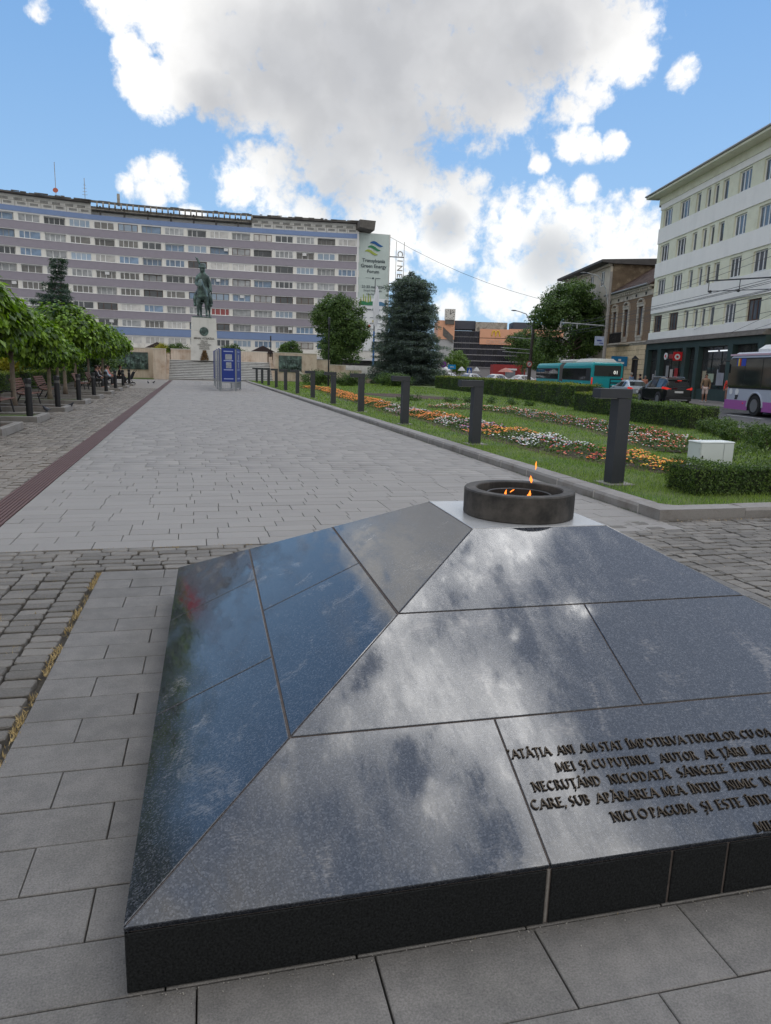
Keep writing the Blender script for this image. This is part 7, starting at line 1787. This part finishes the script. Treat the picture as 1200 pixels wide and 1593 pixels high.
def bus(name, loc, rz, label, L_, W, H, skirt, upper, skz, glass_z, wheels, roofcol, articul=None, rear=False, front=False):
    root = empty(name, loc, rz, label, 'bus'); w = W/2
    # x forward, y left; body as rounded shell
    def section(x, z0, z1, inset=0):
        r_ = .16; pts = []
        for (y, z) in [(-w+inset, z0), (-w+inset, z1-r_*1.6), (-w+inset+.05, z1-r_*.7), (-w+inset+.22, z1), (w-inset-.22, z1), (w-inset-.05, z1-r_*.7), (w-inset, z1-r_*1.6), (w-inset, z0)]: pts.append((x, y, z))
        return pts
    x0, x1 = -L_, 0.0
    segs = [(x0, x1)] if articul is None else [(x0, articul-.55), (articul+.55, x1)]
    for (a, c) in segs:
        b = MB(); st_ = [section(a,.30,H-.08,.06), section(a+.12,.26,H), section(c-.45,.26,H), section(c-.12,.28,H-.10,.04), section(c,.34,H-.35,.14)]
        vs = sum(st_, []); n = 8; b.add(vs, [(j*n+k, (j+1)*n+k, (j+1)*n+(k+1)%n, j*n+(k+1)%n) for j in range(4) for k in range(n)]+[tuple(range(n)), tuple(range(5*n-1, 4*n-1, -1))]); b.build('body', upper, root)
        # lower skirt in its colour
        for sd in (-1, 1):
            b = MB(); b.box(a+.02, c-.12, sd*w-(.02 if sd > 0 else -.0)-.0, sd*w+(.012 if sd > 0 else .02-.032), .24, skz) if False else b.box(a+.02, c-.12, min(sd*(w-.01), sd*(w+.012)), max(sd*(w-.01), sd*(w+.012)), .24, skz); b.build('skirt', skirt, root)
            # windows, each pane by itself
            n_ = max(1, round((c-a)/1.55)); g0, g1 = glass_z
            for k in range(n_):
                q0 = a+.10+(c-a-.2)*k/n_; q1 = a+.10+(c-a-.2)*(k+1)/n_-.05
                if rear and a == x0 and k == 0: q0 += 1.1
                if q1-q0 < .2: continue
                b = MB(); b.box(q0, q1, min(sd*(w+.004), sd*(w+.02)), max(sd*(w+.004), sd*(w+.02)), g0, g1); b.build('side_window', m_cglass, root)
            b = MB(); b.box(a+.1, c-.3, min(sd*(w+.0), sd*(w+.008)), max(sd*(w+.0), sd*(w+.008)), g0-.06, g1+.06); b.build('window_surround', m_trim, root)
    b = MB(); b.box(-.02-.10,.02,-w+.16,w-.16,.95,H-.42); b.build('windscreen', m_cglass, root)
    b = MB(); b.box(-.35,.012,-w+.02,w-.02,.26,skz); b.build('front_bumper', skirt, root)
    if articul is not None:
        for k in range(9):
            b = MB(); xx = articul-.55+k*.1375; pts = section(xx-.0, .35, H-.04, .05 if k % 2 else .12)+section(xx+.06, .35, H-.04, .05 if k % 2 else .12)
            b.add(pts, [(k2, (k2+1)%8, (k2+1)%8+8, k2+8) for k2 in range(8)]+[tuple(range(8)), tuple(range(15,7,-1))]); b.build('bellows_fold', M('bellows_grey', (.17,.16,.155), .8), root)
    for x in wheels:
        for sd in (-1, 1):
            b = MB(); n = 24; pts = [( x+.60*math.cos(math.pi*k/n)*1.0, .62*math.sin(math.pi*k/n)+.42) for k in range(n+1)]
            poly = [(x-.60,.24)]+[(q, z) for q, z in reversed(pts)]+[(x+.60,.24)]
            b.prismy(poly, min(sd*(w+.0), sd*(w+.016)), max(sd*(w+.0), sd*(w+.016))); b.build('wheel_well', M('wheel_well', (.006,.006,.006), .9), root)
            b = MB(); ang_ = [math.pi*k/14 for k in range(15)]; b.tube([(x+.64*math.cos(a), sd*(w+.02), .42+.66*math.sin(a)) for a in ang_], .045, 6); b.build('wheel_arch', upper if skz < .9 else skirt, root)
            wheel(root, x, sd*(w-.12), .48, .30, 1 if sd > 0 else -1)
    b = MB(); b.cham(x0+L_*.35, x0+L_*.35+3.6, -w+.3, w-.3, H, H+.28, .12); b.build('roof_pod', roofcol, root)
    return root, w
# lilac and grey bus at the right, driving away from us
m_lil = M('lilac_paint', (.36,.10,.34), .35, spec=.6); m_gry = M('bus_grey', (.40,.43,.50), .35, spec=.6)
bz, w = bus('bus', tuple(st(-16.35, 5.83, -.012)), SROT, 'lilac and grey city bus entering from the right edge', 12.0, 2.5, 2.92, m_lil, m_gry, .68, (1.28,2.60), [-2.75,-8.8], m_white)
b = MB(); b.box(-11.9,-.15,-w-.02,w+.02,2.76,2.84); b.build('roof_stripe', M('pale_pink', (.6,.42,.5), .4), bz)
b = MB(); b.cham(-5.6,-1.9,-.9,.9,2.90,3.25,.2); b.build('roof_unit', m_white, bz)
b = MB(); 
for k, c_ in enumerate([(.02,.05,.35),(.7,.55,.03),(.55,.04,.03)]):
    bb = MB(); bb.box(-.95-.11*(k),-.85-.11*k+.01, w+.021, w+.026, 2.28, 2.62); bb.build('flag_stripe', M('flag_%d' % k, c_, .5), bz)
bb = MB(); bb.box(-1.62,-1.25,w+.021,w+.026,2.28,2.62); bb.build('flag_sticker', M('flag_blue', (.03,.06,.4), .5), bz)
for k, x in enumerate((-.55,-1.1)):
    bb = MB(); bb.lathe([(.15,-.004),(.15,.004)], 18); o = bb.build('round_sticker', m_white, bz); o.rotation_euler = (math.pi/2,0,0); o.location = (x, w+.012, 1.07)
text(bz, '37', .26, (-1.1, w+.016, .72), m_black, rot=(math.pi/2,0,math.pi), name='fleet_number', off=.01)
for sd in (1,-1):
    bb = MB(); bb.tube([(-.1,sd*(w-.1),2.5),(.25,sd*(w+.12),2.55),(.28,sd*(w+.18),2.35)], .03, 6); bb.cham(.2,.34,sd*(w+.18)-.12,sd*(w+.18)+.12,1.95,2.38,.03); bb.build('mirror', m_trim, bz)
bb = MB(); bb.lathe([(.02,0),(.09,.01),(.09,.06),(.05,.08)], 12); o = bb.build('side_lamp', m_tail, bz); o.scale = (.3,.3,.3); o.rotation_euler = (-math.pi/2,0,0); o.location = (-1.75,w+.01,.55)
# teal articulated bus, rear towards us
m_teal = M('teal_paint', (.0,.30,.33), .3, spec=.6); m_tealr = M('roof_cream', (.5,.5,.46), .5)
tz, w = bus('bus', tuple(st(18.6, 6.5, -.012)), SROT, 'teal articulated city bus seen from behind across the street', 16.4, 2.45, 2.62, m_teal, m_teal, 1.1, (1.30,2.12), [-2.6,-8.5,-14.2], m_tealr, articul=-8.3, rear=True)
b = MB(); b.box(-16.47,-16.40,-1.0,1.0,1.62,2.40); b.build('rear_window', m_cglass, tz)
b = MB(); b.box(-16.46,-16.40,-1.15,-.25,.55,1.45); b.build('engine_grille', M('grille_dark', (.02,.03,.03), .6), tz)
b = MB(); b.box(-16.45,-16.40,-.18,1.12,.55,1.45); b.build('engine_cover', m_teal, tz)
for k in range(3): b = MB(); b.box(-16.5,-16.45,-1.12,-.28,.62+k*.28,.80+k*.28); b.build('louvre', m_teal, tz)
text(tz, '01', .36, (-16.49,-.62,1.78), M('line_number', (.75,.75,.7), .5, emis=((1,1,.9), .5)), rot=(math.pi/2,0,-math.pi/2), name='line_number')
b = MB(); b.cham(-15.6,-11.8,-1.0,1.0,2.60,2.92,.25); b.build('roof_unit', m_tealr, tz)
b = MB(); b.box(-8.9,-7.7,-.8,.8,2.6,2.75); b.build('roof_joint', M('leaf_green', (.12,.45,.05), .5), tz)
for sd in (-1,1): b = MB(); b.box(-16.45,-16.40,sd*1.14-.05,sd*1.14+.05,.7,1.5); b.build('tail_lamp', m_tail, tz)

# ------------------------------------------------------------ street poles, arms, signs, wires
m_pole = M('concrete_pole', (.30,.27,.25), .85, n=.12, ns=3); m_steel = M('pale_steel', (.42,.43,.44), .5, metal=.3)
pa = empty('street_lamp_pole', tuple(st(9.6,4.3,.13)), 0, 'tall grey pole with curved lamp arm and cantilever beside the old house', 'lamp pole')
b = MB(); b.tube([(0,0,0),(.02,0,5),(.08,.05,10.0)], [.17,.14,.10], 10); b.build('pole', m_pole, pa)
b = MB(); b.tube([(.05,0,7.0),(-.35,-.0,8.6),(-1.2,0,9.6),(-2.2,0,9.75)], .045, 6); b.build('lamp_arm', m_steel, pa)
b = MB(); b.ball((-2.5,0,9.72), (.38,.14,.08), 8, 6); b.build('lamp_head', m_metal_dk, pa)
b = MB(); b.tube([(0,0,5.62),(-4.3,0,5.72)], .055, 6)
b.build('cantilever', m_steel, pa)
for x in (-4.25,-2.75): b = MB(); b.tube([(x,0,5.3),(x,0,5.72)], .05, 6); b.build('insulator', m_steel, pa)
b = MB(); b.box(-.98,-.12,-.03,.03,4.0,4.75); b.build('sign_plate', M('sign_pale_blue', (.42,.47,.62), .5, n=.2, ns=4), pa)
b = MB(); b.box(-.80,-.35,-.036,-.03,4.35,4.45); b.box(-.55,-.2,-.036,-.03,4.15,4.22); b.build('sign_print', M('sign_ink', (.03,.05,.25), .5), pa, kind='stuff')
pb = empty('street_lamp_pole', (35.9,73.0,.05), 0, 'dark slanting pole with long curved lamp arm left of the street tree', 'lamp pole')
b = MB(); b.tube([(-.1,0,0),(0,0,4),(.2,0,8.3)], [.2,.17,.12], 10); b.build('pole', M('dark_pole', (.07,.06,.055), .85), pb)
b = MB(); b.tube([(.0,0,5.6),(-.25,.0,7.0),(-.9,0,7.9),(-1.8,.1,8.15),(-2.2,.1,8.2)], .05, 6); b.build('lamp_arm', m_steel, pb)
b = MB(); b.ball((-2.3,.1,8.2), (.35,.12,.07), 8, 6); b.build('lamp_head', m_metal_dk, pb)
for z, l in ((5.3,2.6),(4.15,3.6),(3.75,3.4)): b = MB(); b.tube([(0,0,z),(-l,0,z+.1)], .045, 6); b.build('cantilever', m_steel, pb)
b = MB(); b.lathe([(.33,-.02),(.33,.02)], 20); o = b.build('round_sign', m_wht, pb); o.rotation_euler = (math.pi/2,0,0); o.location = (-.22,-.2,2.6)
b = MB(); b.lathe([(.33,-.03),(.33,.03),(.26,.03),(.26,-.03)], 20, closed=True); o = b.build('red_ring', m_red, pb); o.rotation_euler = (math.pi/2,0,0); o.location = (-.22,-.21,2.6)
b = MB(); b.obox((-.22,-.24,2.6),(.06,.02,.42),ry=.75); b.build('turn_arrow', m_black, pb)
pcn = empty('trolley_wire_pole', tuple(st(-20.5,4.35,.13)), SROT, 'trolley wire pole with cantilever standing beyond the right edge', 'pole')
b = MB(); b.tube([(0,0,0),(0,0,8)], [.14,.10], 10); b.build('pole', m_pole, pcn)
b = MB(); b.tube([(0,0,6.1),(4.6,4.1,6.15)], .035, 6); b.build('cantilever', m_metal_dk, pcn)
b = MB(); b.tube([(4.5,4.0,6.15),(4.5,4.0,5.62)], .02, 5); b.tube([(3.4,3.05,6.1),(3.4,3.05,5.55)], .02, 5); b.tube([(4.5,4.0,5.66),(1.0,1.1,5.56)], .02, 5); b.build('hanger', m_metal_dk, pcn)
for t_ in (.0,.3,.65): 
    b = MB(); c = Vector((4.4,3.95,5.64)).lerp(Vector((1.0,1.1,5.55)), t_); b.ball(tuple(c), (.09,.09,.07), 6, 5); b.build('insulator', m_black, pcn)
m_wire = M('wire', (.03,.03,.035), .6)
def wire(p, q, sag, lab, rad=.011, grp='overhead wires of the street'):
    p, q = Vector(p), Vector(q); pts = []
    for k in range(13):
        t_ = k/12; c = p.lerp(q, t_); c.z -= sag*4*t_*(1-t_); pts.append(c-p)
    b = MB(); b.tube(pts, rad, 4, caps=False); o = b.build('overhead_wire', m_wire, None, label=lab, category='wire', group=grp); o.location = p
wl = 'thin dark overhead wire crossing in front of the pale facades'
wl2 = ['trolley wire nearest the sidewalk, running the whole street','second trolley wire from the sidewalk, running the whole street']
for k, (a, oa, za, c, oc, zc, sg_) in enumerate([(34,4.3,6.0,-30,5.5,5.9,.25),(34,4.3,5.7,-30,6.1,5.6,.25),(9.6,4.3,5.7,-30,7.4,5.75,.2),(9.6,5.6,5.7,-30,8.0,5.7,.2),(9.6,7.2,5.7,-30,8.6,5.75,.2),(9.6,8.4,5.7,-30,9.2,5.7,.2),(34,6,5.6,-30,4.7,6.5,.4),(34,8,5.6,-30,4.7,6.9,.4),(9.6,4.3,7.2,-28,4.5,8.9,.5),(9.6,4.3,6.6,-28,4.5,7.3,.5),(9.6,4.3,6.3,-28,4.5,6.8,.55),(11,.2,8.6,-28,5,9.4,.4),(9.6,4.3,5.2,-24,4.3,5.6,.5),(-3,.2,4.7,-24,4.3,7.0,.1),(-6,.2,4.8,-24,4.3,6.2,.15),(2.3,.2,5.2,-20,4.3,6.8,.1)]):
    wire(st(a,oa,za), st(c,oc,zc), sg_, wl2[k] if k < 2 else wl)
wire((35.5,133,25.5), (88,118,13.5), 4.0, 'long thin cable running down from the top of the banner', .03, 'long cable')
# signs and stalls glimpsed beyond the hedge
def board(name, x, y, z0, z1, w_, col, lab, round_=False, post=True, cat='sign'):
    root = empty(name, (x,y,0), 0, lab, cat)
    if post: b = MB(); b.tube([(0,0,0),(0,0,z0)], .04, 6); b.build('post', m_steel, root)
    mt = M('board_%02d%02d%02d' % tuple(int(q*99) for q in col), col, .5)
    b = MB()
    if round_: 
        b.lathe([(w_/2,-.03),(w_/2,.03)], 18); o = b.build('sign_panel', mt, root); o.rotation_euler = (math.pi/2,0,0); o.location = (0,0,(z0+z1)/2)
    else: b.box(-w_/2,w_/2,-.04,.04,z0,z1); b.build('sign_panel', mt, root)
    return root
board('round_sign', 30.05, 85, 2.05, 2.85, .8, (.20,.06,.28), 'round purple sign beyond the left end of the hedge', True)
o = board('direction_sign', 31.1, 84.8, 1.9, 2.45, 1.0, (.01,.28,.62), 'bright blue rectangular direction sign beyond the hedge'); b = MB(); b.obox((0,-.05,2.17),(.5,.02,.1)); b.build('arrow', m_white, o)
o = board('pedestrian_sign', 33.2, 84.2, 1.45, 2.15, .6, (.02,.10,.42), 'blue square pedestrian crossing sign beyond the hedge'); b = MB(); b.prismy([(-.2,1.55),(.2,1.55),(0,2.05)],-.06,-.045); b.build('white_triangle', m_white, o)
for k, (x, y, w_, col) in enumerate([(29.2,90,1.6,(.6,.6,.6)),(30.6,91,1.4,(.55,.5,.48)),(32.2,90.5,1.8,(.62,.62,.62)),(39.8,88,2.2,(.45,.2,.16)),(36.5,90,1.0,(.5,.5,.5)),(34.4,90,1.1,(.55,.55,.56))]):
    root = empty('market_parasol', (x,y,0), 0, ['pale market parasol behind the purple sign','dusty pink parasol left of the blue sign','white market parasol right of the blue sign','faded red parasol near the round no-turn sign','small grey parasol right of the bright green tree','white parasol beside the pedestrian sign'][k], 'parasol', 'market parasols beyond the hedge')
    b = MB(); b.lathe([(w_/2,1.75),(w_*.3,2.05),(.03,2.3)], 8); b.build('canopy', M('canopy_%d' % k, col, .8), root); b = MB(); b.tube([(0,0,0),(0,0,2.2)],.025,6); b.build('pole', m_steel, root)
# low shop row glimpsed under the round tree
sh = empty('low_pavilion', (24,112,0), 0, 'low pale market pavilion with canopy seen right of the flagpole', 'pavilion')
b = MB(); b.box(-11,9,0,8,0,3.2); b.build('body', M('pavilion_wall', (.12,.12,.125), .7, n=.3, ns=.8), sh); b = MB(); b.box(-11.6,9.6,-1.6,0,2.9,3.2); b.build('canopy', m_white, sh)
# dry leaves, litter and weeds in the joints
r = np.random.default_rng(3); m_dry = M('dry_leaf_bits', (.33,.24,.13), .9, irand=.5)
def litter(name, lab, xs, ys, n, sz, mat=m_dry, z=.004, seedk=0):
    x = r.uniform(*xs, n); y = r.uniform(*ys, n); a = (x, y)
    link(leaf_mesh(name, np.stack([x, y, np.full(n, z)], 1), np.tile([0,0,1.],(n,1)), sz, sz*.5, 0, seed=seedk, jit=.35), name, mat, None, kind='stuff', label=lab, category='debris')
litter('dry_leaf_litter', 'dry leaf bits along the foot of the front kerb', (5.3,9.5), (6.72,6.87), 380, .02, seedk=1)
litter('dry_leaf_litter', 'scattered dry bits on the cobbles right of the monument', (4.3,9.5), (4.0,6.8), 260, .016, seedk=2)
def strawline(lab, p, q, n, w_, h, seedk, mat):
    t_ = r.uniform(0,1,n); keep = (np.sin(t_*37)+np.sin(t_*91+1)+r.normal(0,.6,n)) > .1; t_ = t_[keep]; n = len(t_)
    x = p[0]+(q[0]-p[0])*t_+r.normal(0,w_,n); y = p[1]+(q[1]-p[1])*t_+r.normal(0,w_,n)
    link(leaf_mesh('joint_straw', np.stack([x,y,np.full(n,-.02)],1), np.tile([0,-.5,.6],(n,1)), h, .004, -.5, seed=seedk, along=np.tile([0,0,1.],(n,1)), jit=.9), 'joint_straw', mat, None, kind='stuff', label=lab, category='dry grass')
m_straw = M('straw', (.42,.31,.14), .9, irand=.4)
x0, y0 = monxf(-.615, 4.0); x1, y1 = monxf(-.615, -.4)
strawline('dry straw growing in the joint between slabs and cobbles at the left', (x0,y0), (x1,y1), 2600, .012, .034, 1, m_straw)
for k in range(5): strawline('dry straw in the cobble joints of the left strip', (-.84-.175*k-.175, 5.7), (-.84-.175*k-.175, 2.9), 420, .012, .03, 10+k, m_straw)
strawline('dry straw between the cobbles and the pale promenade slabs', (-2.0,6.41), (1.2,6.41), 900, .02, .03, 20, m_straw)
strawline('straw along the foot of the monument side', monxf(.3,-.004), monxf(3.2,-.004), 500, .004, .02, 21, m_straw)
strawline('straw and weeds along the foot of the long kerb', (5.11,7.2), (5.11,22), 2200, .012, .045, 22, lm_mid)
strawline('dry straw along the right edge strip of the plaza', monxf(4.13,3.6), monxf(4.13,-.5), 900, .012, .03, 23, m_straw)

# small grit on the slabs in front of the monument
rs = random.Random(9); grit = MB()
for _ in range(240):
    x = rs.uniform(-.2,2.2); y = 1.655-(x+.2)*.0227-abs(rs.gauss(0,.02))-.004; q = rs.uniform(.0010,.0035); grit.obox((x,y,.003), (q,q*.8,q*.7), rz=rs.random()*3)
for _ in range(120):
    x = rs.uniform(-1.1,2.2); y = rs.uniform(1.0,4.5); 
    if x > -.15 and y > 1.6: continue
    q = rs.uniform(.001,.0035); grit.obox((x,y,.003), (q,q*.8,q*.7), rz=rs.random()*3)
grit.build('grit', M('pale_grit', (.3,.28,.25), .9, irand=.5), None, kind='stuff', label='tiny pale grit gathered at the foot of the monument', category='grit')
